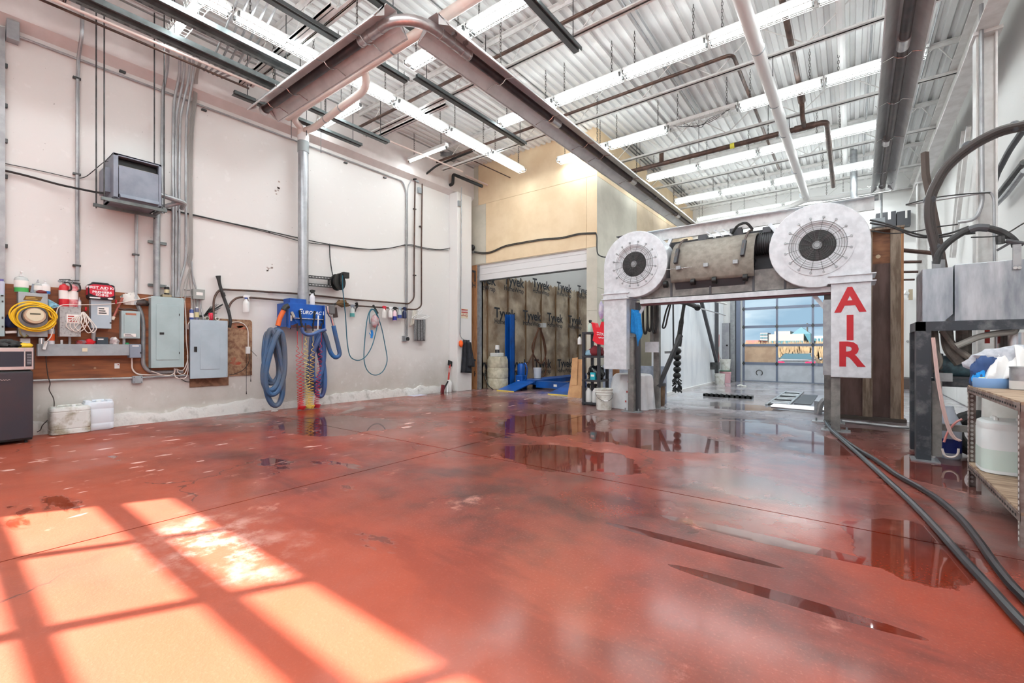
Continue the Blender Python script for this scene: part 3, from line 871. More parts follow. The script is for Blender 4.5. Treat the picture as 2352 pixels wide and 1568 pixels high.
# ================================================================== LEFT: door tracks, struts, dark rails
def rail(label, x, y0, y1, z, w=0.11, h=0.07, m=None, hang=(), slots=True, name='door_track', cat='rail'):
    t = thing(name, label, cat, (x, (y0+y1)/2, z))
    m = m or M_strut
    b = MB()
    b.prism([(-w/2,0),(-w/2,h),(w/2,h),(w/2,0),(w/2-0.012,0),(w/2-0.012,h-0.012),(-w/2+0.012,h-0.012),(-w/2+0.012,0)], (x,y0,z), (1,0,0), (0,0,1), (0,y1-y0,0))
    b.box(x-w/2-0.07, x-w/2, y0, y1, z, z+0.006)
    b.build('channel', m, t, smooth=False)
    if slots:
        sl = MB(); y = y0+0.05
        while y < y1-0.05:
            sl.box(x-w/2-0.05, x-w/2-0.035, y, y+0.05, z-0.001, z+0.0065); y += 0.11
        sb = sl.build('slots', M_black, t, smooth=False); sb['kind'] = 'stuff'
    for y in hang:
        b = MB(); b.cyl((x,y,z+h),(x,y,ZD),0.007,n=5); b.build('hanger_rod', M_dkmetal, t)
    return t
rail('grey slotted door track nearer the left wall', -7.16, -1.4, 3.55, 5.18, w=0.15, hang=(0.5, 2.0, 3.3))
rail('grey slotted door track farther from the left wall', -6.60, -1.4, 3.5, 5.22, w=0.17, hang=(0.6, 2.1, 3.2))
pipe('sprinkler_pipe', 'thin cream pipe hugging the door track by the left wall', mat('cream_pipe', rgb(226,206,198), 0.5), [(-7.52,-1.0,5.18),(-7.52,7.9,5.40)], 0.018)
pipe('sprinkler_pipe', 'thin dark pipe beside the cream pipe at left wall', M_brownpipe, [(-7.60,-1.0,5.2),(-7.60,3.1,5.22)], 0.016)
dr = [(-7.75,3.0,5.3,'dark strut hung from two rods over the short heater end'),(-7.3,4.6,5.46,'dark strut hung behind the vacuum pipe elbow'),(-6.75,3.9,7.0,'dark strut between the wall lights and second joist')]
for k, (x, y0, y1, lb) in enumerate(((-7.9,3.0,5.35,'dark hung strut closest to the left wall'),(-7.35,3.6,5.6,'dark hung strut passing behind the vacuum branch pipes'),(-5.55,1.8,4.6,'dark hung strut crossing the first joists above the short heater'),(-5.35,4.6,7.5,'dark hung strut between short heater and far caged row'),(-4.55,2.2,5.5,'dark hung strut running past the heater elbow'),(-3.05,3.1,5.6,'dark hung strut right of the heater elbow'))):
    rail(lb, x, y0, y1, 5.30 if k > 1 else 5.2, w=0.06, h=0.05, m=M_darkstrut, hang=(y0+0.2, y1-0.2), slots=False, name='hung_strut')
# conduits between the tracks and the deck, running across
q = thing('conduit_bundle', 'steel conduits crossing the ceiling from the wall conduit bundle', 'conduit', (-6,2.9,5.6))
for i in range(5):
    y = 2.55+0.1*i
    MB().tube(fillet([(-7.9,y*0.6+1.05,5.36),(-7.4,y,5.36),(-4.6,y-0.4,5.62)],0.2),0.015,n=6).build('conduit', M_conduit, q)
# white lateral struts bolted to the joist ends
for k, (y, x0, x1) in enumerate(((3.12,-7.9,-5.2),(5.6,-7.7,-5.7))):
    t = thing('strut_channel', ('white strut channel along the joist above the short heater','white strut channel along the joist beyond the vacuum pipes')[k], 'rail', ((x0+x1)/2,y,5.42))
    b = MB(); b.box(x0,x1,y-0.05,y+0.05,5.40,5.43); b.box(x0,x1,y-0.05,y-0.04,5.40,5.45); b.build('channel', M_steelw, t, smooth=False)
    MB().box(x0,x1,y-0.006,y+0.006,5.397,5.40).build('slot', M_dkmetal, t, smooth=False)
# ================================================================== LEFT WALL
W = XL
M_boxgrey = mat('panel_grey', rgb(164,170,174), 0.45, 0.15, c2=rgb(150,156,160), scale=7)
M_boxblue = mat('panel_bluegrey', rgb(178,192,202), 0.42, 0.1, c2=rgb(170,184,194), scale=3)
M_panelgreen = mat('panel_greengrey', rgb(172,190,192), 0.42, 0.1, c2=rgb(164,182,184), scale=3)
M_ply = mat('stained_plywood', rgb(150,88,50), 0.6, c2=rgb(104,58,36), scale=3.5, lo=0.42, hi=0.68, stretch=(1,0.5,4), bump=0.1, bscale=30)
M_osb = mat('chipboard', rgb(164,130,102), 0.75, c2=rgb(124,86,64), scale=14, lo=0.42, hi=0.62, bump=0.2, bscale=60)
M_paper = mat('paper', rgb(240,236,232), 0.7)
M_ink = mat('print_dark', rgb(50,46,46), 0.7)
M_inkred = mat('print_red', rgb(176,52,44), 0.6)
M_navy = mat('navy_cloth', rgb(28,38,76), 0.8)
M_cap = mat('cap_white', rgb(240,240,240), 0.35)
def wr(u0, v0, u1, v1, x):
    um = (u0+u1)/2; vm = (v0+v1)/2
    return on_x(u0, vm, x).y, on_x(u1, vm, x).y, on_x(um, v1, x).z, on_x(um, v0, x).z
def wx(d): return W+d
def wbox(t, name, m, u0, v0, u1, v1, d0, d1, bevel=0.0, ref=None):
    """box on the left wall whose front face covers the given pixel rectangle; stands d0..d1 off the wall"""
    y0, y1, z0, z1 = wr(u0, v0, u1, v1, wx(d1))
    return MB().box(wx(d0), wx(d1), y0, y1, z0, z1).build(name, m, t, smooth=False, bevel=bevel)
def wthing(name, label, cat, u, v, d=0.05, group=None):
    p = on_x(u, v, wx(d))
    return thing(name, label, cat, p, 0, group)
def prints(t, u0, v0, u1, v1, d, rows=3, m=None, frac=0.7):
    """a few printed lines on a label"""
    y0, y1, z0, z1 = wr(u0, v0, u1, v1, wx(d))
    b = MB()
    for k in range(rows):
        z = z1-(z1-z0)*(k+0.8)/(rows+0.6); h = (z1-z0)*0.07
        b.quad((wx(d)+0.0006, y0+(y1-y0)*0.1, z-h), (wx(d)+0.0006, y0+(y1-y0)*(0.1+frac*(0.7+0.3*((k*7)%3)/2)), z-h), (wx(d)+0.0006, y0+(y1-y0)*(0.1+frac*(0.7+0.3*((k*7)%3)/2)), z+h), (wx(d)+0.0006, y0+(y1-y0)*0.1, z+h))
    b.build('print', m or M_ink, t, smooth=False)

# ---- backing boards
bd = wthing('backing_board', 'long brown plywood board behind the electrical boxes', 'board', 240, 760, 0)
y0 = on_x(-40, 760, W).y; y1 = on_x(437, 760, W).y
zt = on_x(100, 658, W).z; zb = on_x(240, 868, W).z
MB().box(W, W+0.018, y0, y1, zb, zt).build('board', M_ply, bd, smooth=False)
for (u, v) in ((212,772),(218,845),(322,858),(168,838)):
    p = on_x(u, v, wx(0.018)); MB().cyl(p, p+Vector((0.002,0,0)), 0.014, n=10).build('knot', M_osb, bd)
b2 = wthing('backing_board', 'speckled chipboard sheet with red smears right of blue-grey panel', 'board', 550, 800, 0)
y0, y1, z0, z1 = wr(500, 733, 579, 863, wx(0.015))
pts = [(y0,z0),(y1,z0)] + [(y1-0.05+0.05*math.cos(a), z1-0.05+0.05*math.sin(a)) for a in (0, PI/8, PI/4, 3*PI/8, PI/2)] + [(y0,z1)]
MB().prism(pts, (W,0,0), (0,1,0), (0,0,1), (0.015,0,0)).build('board', M_osb, b2, smooth=False)
M_smear = mat('red_smear', rgb(166,66,44), 0.7, c2=rgb(150,110,84), scale=9, lo=0.4, hi=0.6)
for (u, v, ry, rz) in ((545,748,0.11,0.045),(556,752,0.07,0.035),(543,834,0.09,0.03),(536,826,0.035,0.05)):
    p = on_x(u, v, wx(0.0156)); k = MB()
    k.v = [p+Vector((0, ry*math.cos(a)*(1+0.25*math.sin(3*a)), rz*math.sin(a)*(1+0.2*math.cos(2*a)))) for a in [2*PI*i/16 for i in range(16)]]; k.f = [tuple(range(16))]
    k.build('smear', M_smear, b2, smooth=False)
b3 = wthing('backing_board', 'small brown chipboard offcut under the blue-grey panel', 'board', 480, 877, 0)
wbox(b3, 'board', mat('chipboard_brown', rgb(142,104,80), 0.75, c2=rgb(112,78,58), scale=12), 436, 860, 525, 887, 0, 0.015)

# ---- disconnect box at the edge of the frame
t = wthing('disconnect_box', 'grey-green switch box above the microwave, cut by picture edge', 'electrical box', 0, 730)
wbox(t, 'body', M_panelgreen, -30, 675, 11, 772, 0.018, 0.2, 0.004)
wbox(t, 'handle', M_black, 2, 677, 8, 680, 0.2, 0.212)
for (v0, v1) in ((690,694),(727,732),(748,752)): wbox(t, 'latch', M_dkmetal, 4, v0, 8, v1, 0.2, 0.206)
# ---- meter box
t = wthing('meter_box', 'grey box carrying the round electricity meter', 'electrical box', 76, 722)
DM = 0.19
wbox(t, 'body', M_boxgrey, 42, 672, 110, 773, 0.018, DM, 0.004)
y0, y1, z0, z1 = wr(53, 680, 98, 690, wx(DM)); sk = (z1-z0)*0.35
MB().prism([(y0,z0),(y1-sk,z0),(y1,z1),(y0+sk,z1)], (wx(DM),0,0), (0,1,0), (0,0,1), (0.003,0,0)).build('nameplate', mat('brass_plate', rgb(112,82,40), 0.4, 0.5), t, smooth=False)
prints(t, 55, 681, 95, 689, DM+0.003, 2, mat('print_gold', rgb(214,178,92), 0.5), 0.8)
pm = on_x(77, 726, wx(DM))
M_beige = mat('meter_beige', rgb(190,160,134), 0.5)
m0 = MB().cyl(pm, pm+Vector((0.10,0,0)), 0.105, n=28).build('meter_ring', M_dkmetal, t)
fm = MB().cyl(pm+Vector((0.10,0,0.0)), pm+Vector((0.155,0,0)), 0.098, 0.092, n=28).build('meter', M_beige, t)
MB().cyl(pm+Vector((0.155,0,0.01)), pm+Vector((0.157,0,0.01)), 0.076, n=28).build('dial', mat('meter_face', rgb(214,204,176), 0.5), fm)
MB().box(pm.x+0.157, pm.x+0.159, pm.y-0.045, pm.y+0.045, pm.z+0.012, pm.z+0.03).build('display', mat('lcd', rgb(88,88,70), 0.3), fm, smooth=False)
# ---- yellow extension cord coiled around the meter
t = wthing('extension_cord', 'yellow extension cord coiled around the round meter', 'cord', 77, 727, 0.25)
rng = random.Random(3); pts = []
for k in range(7*18):
    a = 2*PI*k/18; w = rng.uniform(-0.004, 0.004); lap = k//18
    rx = 0.165+0.022*math.sin(lap*2.1+a*0.5)+0.006*lap*0.5; rz = 0.155+0.018*math.cos(lap*1.7+a*0.5)
    pts.append(pm+Vector((0.03+0.016*(lap % 4)+w, rx*math.cos(a)+0.015*math.sin(lap*2.3), rz*math.sin(a)-0.012*math.cos(lap*1.9)-0.01)))
MB().tube(spline(pts, 2), 0.0085, n=6).build('cord', M_yellow, t)
pe = [on_x(44,755,wx(0.25)), on_x(47,766,wx(0.26)), on_x(55,774,wx(0.25)), on_x(63,770,wx(0.24))]
MB().tube(spline(pe, 5), [0.009]*15+[0.02], n=8).build('plug', mat('plug_olive', rgb(120,104,66), 0.5), t)
# ---- blue face mask tucked beside the meter box
p = [on_x(110,686,wx(0.1)), on_x(138,701,wx(0.12)), on_x(134,705,wx(0.12)), on_x(112,710,wx(0.1))]
g = [[p[0].lerp(p[1], i/8)*(1-j/4) + p[3].lerp(p[2], i/8)*(j/4) + Vector((0.012*math.sin(j*2.4+i*0.7), 0, 0)) for i in range(9)] for j in range(5)]
tag(MB().grid(g).build('face_mask', mat('mask_blue', rgb(146,196,216), 0.8), thick=0.002), 'pale blue face mask hung beside the meter box', 'mask')
# ---- boxes with labels
def disc(label, u0, v0, u1, v1, d, m, lab=None, door=None):
    t = wthing('disconnect_box', label, 'electrical box', (u0+u1)/2, (v0+v1)/2)
    wbox(t, 'body', m, u0, v0, u1, v1, 0.018, d, 0.004)
    if door: wbox(t, 'door', m, door[0], door[1], door[2], door[3], d, d+0.008, 0.003)
    if lab:
        dd = d+(0.008 if door else 0)
        wbox(t, 'label', M_paper, lab[0], lab[1], lab[2], lab[3], dd, dd+0.0015)
        prints(t, lab[0], lab[1], lab[2], lab[3], dd+0.0015, 3, lab[4])
    return t
M_speck = mat('speckled_grey', rgb(172,172,172), 0.5, 0.1, c2=rgb(128,122,118), scale=40, lo=0.52, hi=0.68)
BX2 = disc('speckled grey switch box below the fire extinguishers', 137, 704, 186, 773, 0.17, M_speck, (153,722,182,742,M_inkred))
BX3 = disc('grey-green switch box below the red first aid kit', 209, 687, 256, 754, 0.15, M_boxblue, (224,705,250,723,M_ink))
wbox(BX3, 'latch', M_black, 252, 740, 256, 743, 0.15, 0.155)
BX4 = disc('grey-green switch box with raised door left of the bent conduit', 279, 714, 322, 777, 0.14, M_panelgreen, (284,766,312,773,M_ink), (285,722,316,774))
wbox(BX4, 'red_label', mat('print_rust', rgb(166,104,80), 0.6), 289, 719, 313, 723.5, 0.14, 0.149)
# ---- wiring trough and what lies on it
tr = wthing('wiring_trough', 'long grey wiring trough across the plywood', 'electrical box', 190, 803)
wbox(tr, 'body', M_boxgrey, 86, 790, 297, 817, 0.018, 0.14, 0.004)
wbox(tr, 'tag', mat('tag_cream', rgb(220,208,180), 0.6), 189, 799, 201, 807, 0.14, 0.145)
wbox(tr, 'end_cover', M_boxgrey, 90, 791, 94, 816, 0.14, 0.144)
ZT = wr(86, 790, 297, 817, wx(0.14))[3]
t = wthing('control_box', 'small blue-grey box at the right end of the trough', 'electrical box', 311, 806)
wbox(t, 'body', mat('box_slate', rgb(134,142,156), 0.4), 298, 790, 325, 822, 0.018, 0.16, 0.012)
wbox(t, 'label', M_paper, 304, 793, 319, 795.5, 0.16, 0.162); wbox(t, 'latch', M_black, 322, 808, 325, 812, 0.16, 0.165)
t = wthing('wall_plate', 'square cream wall plate low on the plywood', 'wall plate', 269, 840)
wbox(t, 'plate', M_whitepl, 263, 834, 275, 846, 0.018, 0.026, 0.003); wbox(t, 'mark', M_inkred, 270, 836, 273, 838, 0.026, 0.027)
def yat(u, d=0.09, v=790): return on_x(u, v, wx(d)).y
def can(name, label, cat, y, x, z, r, h, m, mlab=None, mtop=None, cap=None, group=None):
    t = thing(name, label, cat, (x, y, z), 0, group)
    MB().lathe([(r,0),(r,h*0.86),(r*0.8,h*0.92),(r*0.75,h*0.93)], (x,y,z), 14).build('body', m, t)
    if mlab: MB().lathe([(r+0.001,h*0.2),(r+0.001,h*0.6)], (x,y,z), 14).build('label', mlab, t)
    MB().lathe([(r*0.55,h*0.93),(r*0.55,h),(r*0.4,h*1.02)], (x,y,z), 12).build('cap', cap or M_cap, t)
    return t
can('spray_can', 'orange and white spray can on the left end of trough', 'spray can', yat(118), wx(0.08), ZT, 0.033, 0.215, mat('can_white', rgb(226,226,232), 0.3, 0.2), mat('can_orange', rgb(222,92,40), 0.35), cap=mat('can_bluecap', rgb(44,64,128), 0.4))
t = thing('tin_can', 'shiny open tin can beside the orange spray can', 'can', (wx(0.08), yat(96), ZT))
MB().lathe([(0.035,0),(0.035,0.075),(0.033,0.075),(0.033,0.01)], (wx(0.08),yat(96),ZT), 16).build('body', M_chrome, t)
t = thing('socket_piece', 'small white plastic plug standing on the trough', 'plug', (wx(0.08), yat(142), ZT))
MB().lathe([(0.013,0),(0.013,0.05),(0.01,0.055)], (wx(0.08),yat(142),ZT), 10).build('body', M_cap, t)
for (u, v0, r, lb) in ((160, 773, 0.014, 'short conduit stub below the speckled switch box'), (215, 754, 0.024, 'fat short conduit below the box under first aid kit'), (285, 777, 0.018, 'short white conduit below the box with raised door')):
    p = on_x(u, v0, wx(0.08)); tag(MB().cyl((p.x,p.y,ZT), (p.x,p.y,p.z+0.01), r, n=10).build('conduit_nipple', M_conduit), lb, 'conduit')
# rags and gloves on the trough
def lump(name, label, cat, c, rx, ry, rz, m, seed=0, amp=0.25, n=16, k=10, flat=True):
    c = Vector(c); b = MB(); rows = []
    for i in range(k+1):
        row = []
        for j in range(n+1):
            a = 2*PI*(j % n)/n; ph = PI*i/k
            d = Vector((math.sin(ph)*math.cos(a), math.sin(ph)*math.sin(a), math.cos(ph)))
            f = 1+amp*mnoise.noise(d*2.2+Vector((seed*3.1, seed, 0)))+amp*0.5*mnoise.noise(d*5+Vector((seed, 0, 4)))
            q = Vector((d.x*rx*f, d.y*ry*f, d.z*rz*f))
            if flat: q.z = max(q.z, -rz*0.6)
            row.append(c+q+Vector((0,0,rz*0.6 if flat else 0)))
        rows.append(row)
    o = b.grid(rows).build(name, m, angle=60)
    return tag(o, label, cat) if label else o
lump('rag', 'bright red rag lying on the trough', 'rag', (wx(0.08), yat(207), ZT), 0.04, 0.06, 0.045, mat('rag_red', rgb(206,30,40), 0.85), 1)
lump('rag', 'grey and red crumpled rag beside the bright red rag', 'rag', (wx(0.08), yat(188), ZT), 0.04, 0.06, 0.035, mat('rag_grey', rgb(120,124,132), 0.85, c2=rgb(170,60,56), scale=14), 2)
t = thing('small_box', 'dark teal cardboard box lying on the trough', 'box', (wx(0.08), yat(234), ZT))
MB().box(wx(0.03), wx(0.135), yat(221), yat(247), ZT, ZT+0.095).build('body', mat('box_teal', rgb(48,62,72), 0.5), t, smooth=False)
MB().box(wx(0.135), wx(0.1365), yat(223), yat(236), ZT+0.06, ZT+0.075).build('label', M_paper, t, smooth=False)
lump('work_glove', 'mauve and white crumpled glove on the trough', 'glove', (wx(0.09), yat(262), ZT), 0.045, 0.055, 0.06, mat('glove_mauve', rgb(176,160,160), 0.85, c2=rgb(226,224,222), scale=12), 5, 0.35)
lump('bottle_cap', 'small green cap on the right end of trough', 'cap', (wx(0.09), yat(292), ZT), 0.018, 0.024, 0.016, mat('cap_green', rgb(28,140,82), 0.5), 6, 0.1)
# ---- bottles on the meter box
ZM = wr(42, 672, 110, 773, wx(DM))[3]
def pump(label, u, d, h, r, m, mlab, liquid=None, cap=None, sy=1.0, z=None, name='pump_bottle', cat='bottle'):
    y = on_x(u, 670, wx(d)).y; x = wx(d); z = ZM if z is None else z
    t = thing(name, label, cat, (x, y, z))
    MB().lathe([(r*0.95,0),(r,0.01),(r,h*0.62),(r*0.85,h*0.72),(r*0.3,h*0.78),(r*0.3,h*0.82)], (x,y,z), 16, sy=sy).build('body', m, t)
    if liquid: MB().lathe([(r*1.01,0.004),(r*1.01,h*0.22)], (x,y,z), 16, sy=sy).build('liquid', liquid, t)
    MB().lathe([(r*1.02,h*0.25),(r*1.02,h*0.58)], (x,y,z), 16, sy=sy).build('label', mlab, t)
    c = MB().lathe([(r*0.36,h*0.8),(r*0.36,h*0.88),(r*0.12,h*0.9),(r*0.12,h)], (x,y,z), 10)
    c.box(x-r*0.15, x+r*0.8, y-r*0.18, y+r*0.18, z+h*0.97, z+h*1.02)
    c.build('pump', cap or M_cap, t)
    return t
M_clearpl = mat('clear_plastic', rgb(222,230,228), 0.15, trans=0.3)
pump('clear pump bottle with green liquid on the meter box', 49, 0.12, 0.25, 0.062, M_clearpl, M_paper, mat('liquid_green', rgb(66,170,84), 0.2), sy=1.0)
pump('small clear dropper bottle in the middle of meter box', 87, 0.12, 0.17, 0.036, M_clearpl, M_paper, None, mat('cap_silver', rgb(190,190,196), 0.3, 0.6))
pump('white bottle with blue base at the right of meter box', 103, 0.10, 0.17, 0.05, M_whitepl, M_paper, mat('liquid_blue', rgb(30,110,186), 0.3))
t = thing('phone_charger', 'leaning grey flat device between the two pump bottles', 'device', (wx(0.12), on_x(76,670,wx(0.12)).y, ZM))
yy_ = on_x(75, 670, wx(0.12)).y
MB().bar((wx(0.12), yy_, ZM+0.005), (wx(0.1), yy_+0.02, ZM+0.115), 0.045, 0.016, up=(1,0,0)).build('body', mat('dev_grey', rgb(130,136,148), 0.5), t, smooth=False)
lump('computer_mouse', 'dark red mouse-shaped item on the meter box', 'gadget', (wx(0.17), on_x(95,672,wx(0.17)).y, ZM), 0.03, 0.05, 0.026, mat('burgundy', rgb(106,26,34), 0.35), 8, 0.06)
t = thing('small_bottle', 'lilac capped bottle on the switch box at picture edge', 'bottle', (wx(0.12), on_x(3,675,wx(0.12)).y, wr(-30,675,11,772,wx(0.2))[3]))
q = WM[t.name].translation
MB().lathe([(0.03,0),(0.03,0.15),(0.02,0.165)], q, 12).build('body', mat('lilac_grey', rgb(176,174,190), 0.4), t); MB().lathe([(0.02,0.165),(0.02,0.19)], q, 12).build('cap', mat('cap_violet', rgb(98,88,150), 0.4), t)
# ---- fire extinguishers
Z2 = wr(137, 704, 186, 773, wx(0.17))[3]
def extinguisher(label, u, mred, old):
    y = on_x(u, 700, wx(0.1)).y; x = wx(0.1); z = Z2; r = 0.05; h = 0.29
    t = thing('fire_extinguisher', label, 'fire extinguisher', (x, y, z), 0, 'fire extinguishers')
    MB().lathe([(r*0.96,0),(r,0.008),(r,h*0.86),(r*0.8,h*0.95),(r*0.35,h),(r*0.3,h*1.04)], (x,y,z), 18).build('cylinder', mred, t)
    MB().lathe([(r*1.01,h*0.34),(r*1.01,h*0.72)], (x,y,z), 18).build('label', M_paper, t)
    MB().cyl((x,y,z+h*1.02), (x,y,z+h*1.2), 0.016, n=10).build('valve', M_galv, t)
    MB().bar((x-0.01,y-0.045,z+h*1.2), (x,y+0.06,z+h*1.24), 0.02, 0.012).build('lever', M_dkmetal, t, smooth=False)
    MB().bar((x-0.01,y-0.02,z+h*1.12), (x,y+0.07,z+h*1.1), 0.018, 0.01).build('handle', M_dkmetal, t, smooth=False)
    MB().cyl((x+0.02,y-0.04,z+h*1.12), (x+0.032,y-0.045,z+h*1.12), 0.018, n=12).build('gauge', M_galv, t)
    MB().tube(spline([(x+0.015,y,z+h*1.1), (x+0.06,y+0.045,z+h*1.05), (x+0.055,y+0.06,z+h*0.8), (x+0.05,y+0.03,z+h*0.7)], 5), 0.009, n=6).build('hose', M_rubber, t)
    return t
extinguisher('glossy red fire extinguisher on the speckled box', 147, M_red, 0)
extinguisher('faded pinkish fire extinguisher right of the glossy one', 168, mat('faded_red', rgb(196,60,74), 0.6, c2=rgb(224,170,172), scale=12), 1)
pump('small silver pump bottle right of the fire extinguishers', 182.5, 0.1, 0.135, 0.018, mat('silver_pl', rgb(180,180,190), 0.3, 0.4), M_paper, z=Z2)
# ---- first aid kit
t = wthing('first_aid_kit', 'red soft first aid kit with white lettering', 'first aid kit', 234, 669, 0.1)
y0, y1, z0, z1 = wr(203, 652, 265, 688, wx(0.2))
def rrect(y0, y1, z0, z1, r, n=5):
    o = []
    for (cy, cz, a0) in ((y1-r, z0+r, -PI/2), (y1-r, z1-r, 0), (y0+r, z1-r, PI/2), (y0+r, z0+r, PI)):
        for k in range(n+1):
            a = a0+PI/2*k/n; o.append((cy+r*math.cos(a), cz+r*math.sin(a)))
    return o
MB().prism(rrect(y0, y1, z0, z1, 0.04), (wx(0.03),0,0), (0,1,0), (0,0,1), (0.165,0,0)).build('bag', mat('kit_black', rgb(30,26,32), 0.7), t, bevel=0.006)
fl_ = [(y0+0.012,z0+0.075),(y0+0.08,z0+0.045),((y0+y1)/2,z0+0.033),(y1-0.06,z0+0.04),(y1-0.012,z0+0.065),(y1-0.012,z1-0.045),(y1-0.05,z1-0.012),(y0+0.05,z1-0.012),(y0+0.012,z1-0.03)]
MB().prism(fl_, (wx(0.195),0,0), (0,1,0), (0,0,1), (0.008,0,0)).build('front_panel', mat('kit_red', rgb(196,32,56), 0.65), t, smooth=False)
MB().prism(rrect(y0-0.002, y0+0.006, z0+0.06, z1-0.03, 0.003), (wx(0.06),0,0), (0,1,0), (0,0,1), (0.12,0,0)).build('side_panel', MATS['kit_red'], t, smooth=False)
MB().tube(fillet([(wx(0.1),(y0+y1)/2-0.09,z1-0.005),(wx(0.1),(y0+y1)/2-0.08,z1+0.018),(wx(0.1),(y0+y1)/2+0.08,z1+0.018),(wx(0.1),(y0+y1)/2+0.09,z1-0.005)],0.015), 0.011, n=8).build('handle', M_black, t)
yc = (y0+y1)/2
for (s, z, sz) in (('FIRST AID KIT', z1-0.055, 0.046), ('PREMIERS', z1-0.115, 0.042), ('SOINS', z1-0.152, 0.042)):
    text('lettering', s, M_cap, t, (wx(0.2035), yc, z), (0,1,0), (0,0,1), sz, 0.0012, sx=1.12)
MB().box(wx(0.203), wx(0.2045), yc-0.055, yc+0.055, z1-0.083, z1-0.079).build('rule', M_cap, t, smooth=False)
MB().prism(rrect(y0+0.012, y0+0.12, z0+0.012, z0+0.03, 0.006), (wx(0.195),0,0), (0,1,0), (0,0,1), (0.002,0,0)).build('label', M_cap, t, smooth=False)
MB().prism([(y1-0.05+0.03*math.cos(a), z0+0.02+0.012*math.sin(a)) for a in [2*PI*i/14 for i in range(14)]], (wx(0.195),0,0), (0,1,0), (0,0,1), (0.002,0,0)).build('label', M_cap, t, smooth=False)
# ---- white extension cord strung between red hooks, and the hank of cream cable
M_cordw = mat('cord_white', rgb(232,222,214), 0.5)
t = wthing('extension_cord', 'white extension cord strung across the switch boxes', 'cord', 230, 700, 0.2)
c = [on_x(u, v, wx(d)) for (u, v, d) in ((101,800,0.17),(104,788,0.19),(118,770,0.2),(128,733,0.2),(138,702,0.2),(186,700,0.19),(230,699,0.17),(261,697,0.14),(300,691,0.1),(348,682,0.165))]
MB().tube(spline(c, 5), 0.0055, n=6).build('cord', M_cordw, t)
p = on_x(101, 795, wx(0.17)); MB().bar(p-Vector((0,0.002,0.04)), p+Vector((0,0.02,0.06)), 0.03, 0.024, up=(1,0,0)).build('plug', M_whitepl, t, smooth=False, bevel=0.004)
c = [on_x(u, v, wx(0.10)) for (u, v) in ((105,803),(106,830),(110,862),(115,880),(113,895),(123,915),(124,935),(118,955),(98,976),(93,987),(85,992))]
tag(MB().tube(spline(c, 5), 0.005, n=6).build('hanging_wire', mat('cord_brown', rgb(50,38,34), 0.5)), 'dark power cord hanging from trough to behind the fridge', 'cord')
for (u, v, d, lb) in ((192.5,714,0.06,'red hook holding the hank of cream cable'),(261,697,0.06,'red hook beside the first aid kit box')):
    t = wthing('wall_hook', lb, 'hook', u, v, d); q = on_x(u, v, wx(0.02))
    MB().tube(fillet([q, q+Vector((0.13,0,0)), q+Vector((0.13,0,0.045))], 0.02), 0.011, n=8).build('hook', M_red, t)
t = wthing('cable_hank', 'cream cable gathered in loops on a red hook', 'cable', 192, 742, 0.2)
rng = random.Random(5); top = on_x(192, 716, wx(0.15))
for k in range(6):
    lo_y = on_x(165+9.5*k, 760, wx(0.2)).y; zb = on_x(190, 748+rng.uniform(0,17), wx(0.2)).z; w = 0.035+0.02*rng.random(); x = wx(0.175+0.008*k)
    mid_y = (top.y+lo_y)/2
    pts = [top, Vector((x, mid_y-w, (top.z*0.6+zb*0.4))), Vector((x, lo_y-w, zb+0.07)), Vector((x, lo_y, zb)), Vector((x, lo_y+w, zb+0.06)), Vector((x, mid_y+w*0.8, top.z*0.55+zb*0.45))]
    MB().tube(spline(pts, 5, closed=True), 0.0055, n=5, closed=True).build('loop', M_cordw, t)
# ---- hammer hooked on, work gloves, small things
t = wthing('hammer', 'hammer with reddish handle hung right of first aid kit', 'hammer', 270, 707, 0.08)
a = on_x(281, 684, wx(0.06)); c_ = on_x(261, 727, wx(0.1))
MB().tube([a, a.lerp(c_,0.3), c_], [0.019,0.014,0.013], n=8).build('handle', mat('handle_red', rgb(176,92,78), 0.5), t)
q = on_x(260, 729, wx(0.1)); MB().cyl(c_, c_+(c_-a).normalized()*0.05, 0.021, n=10).build('head', mat('head_ivory', rgb(222,206,190), 0.5), t)
lump('work_glove', 'white rag glove draped behind the thin conduit', 'glove', on_x(300,700,wx(0.06)), 0.03, 0.10, 0.11, mat('glove_white', rgb(226,222,216), 0.85), 11, 0.5)
lump('plastic_bag', 'crumpled dark plastic bag beside the bent conduit', 'bag', on_x(324,702,wx(0.06)), 0.05, 0.09, 0.06, mat('bag_dark', rgb(60,48,44), 0.25), 12, 0.35)
tag(MB().tube(spline([on_x(u, v, wx(0.13)) for (u, v) in ((272,708),(285,711),(300,710),(316,713))], 4), 0.014, n=8).build('wood_stick', mat('stick_brown', rgb(66,42,32), 0.5)), 'dark stick lying on the box with raised door', 'stick')
lump('blue_rag', 'navy cloth bundle between the edge box and meter', 'cloth', on_x(24, 752, wx(0.09)), 0.05, 0.07, 0.09, M_navy, 13, 0.25)
tag(MB().bar(on_x(12, 763, wx(0.1)), on_x(38, 762, wx(0.1)), 0.06, 0.03).build('wall_shelf_bracket', M_chrome, smooth=False), 'chrome bar under the navy cloth bundle', 'bracket')

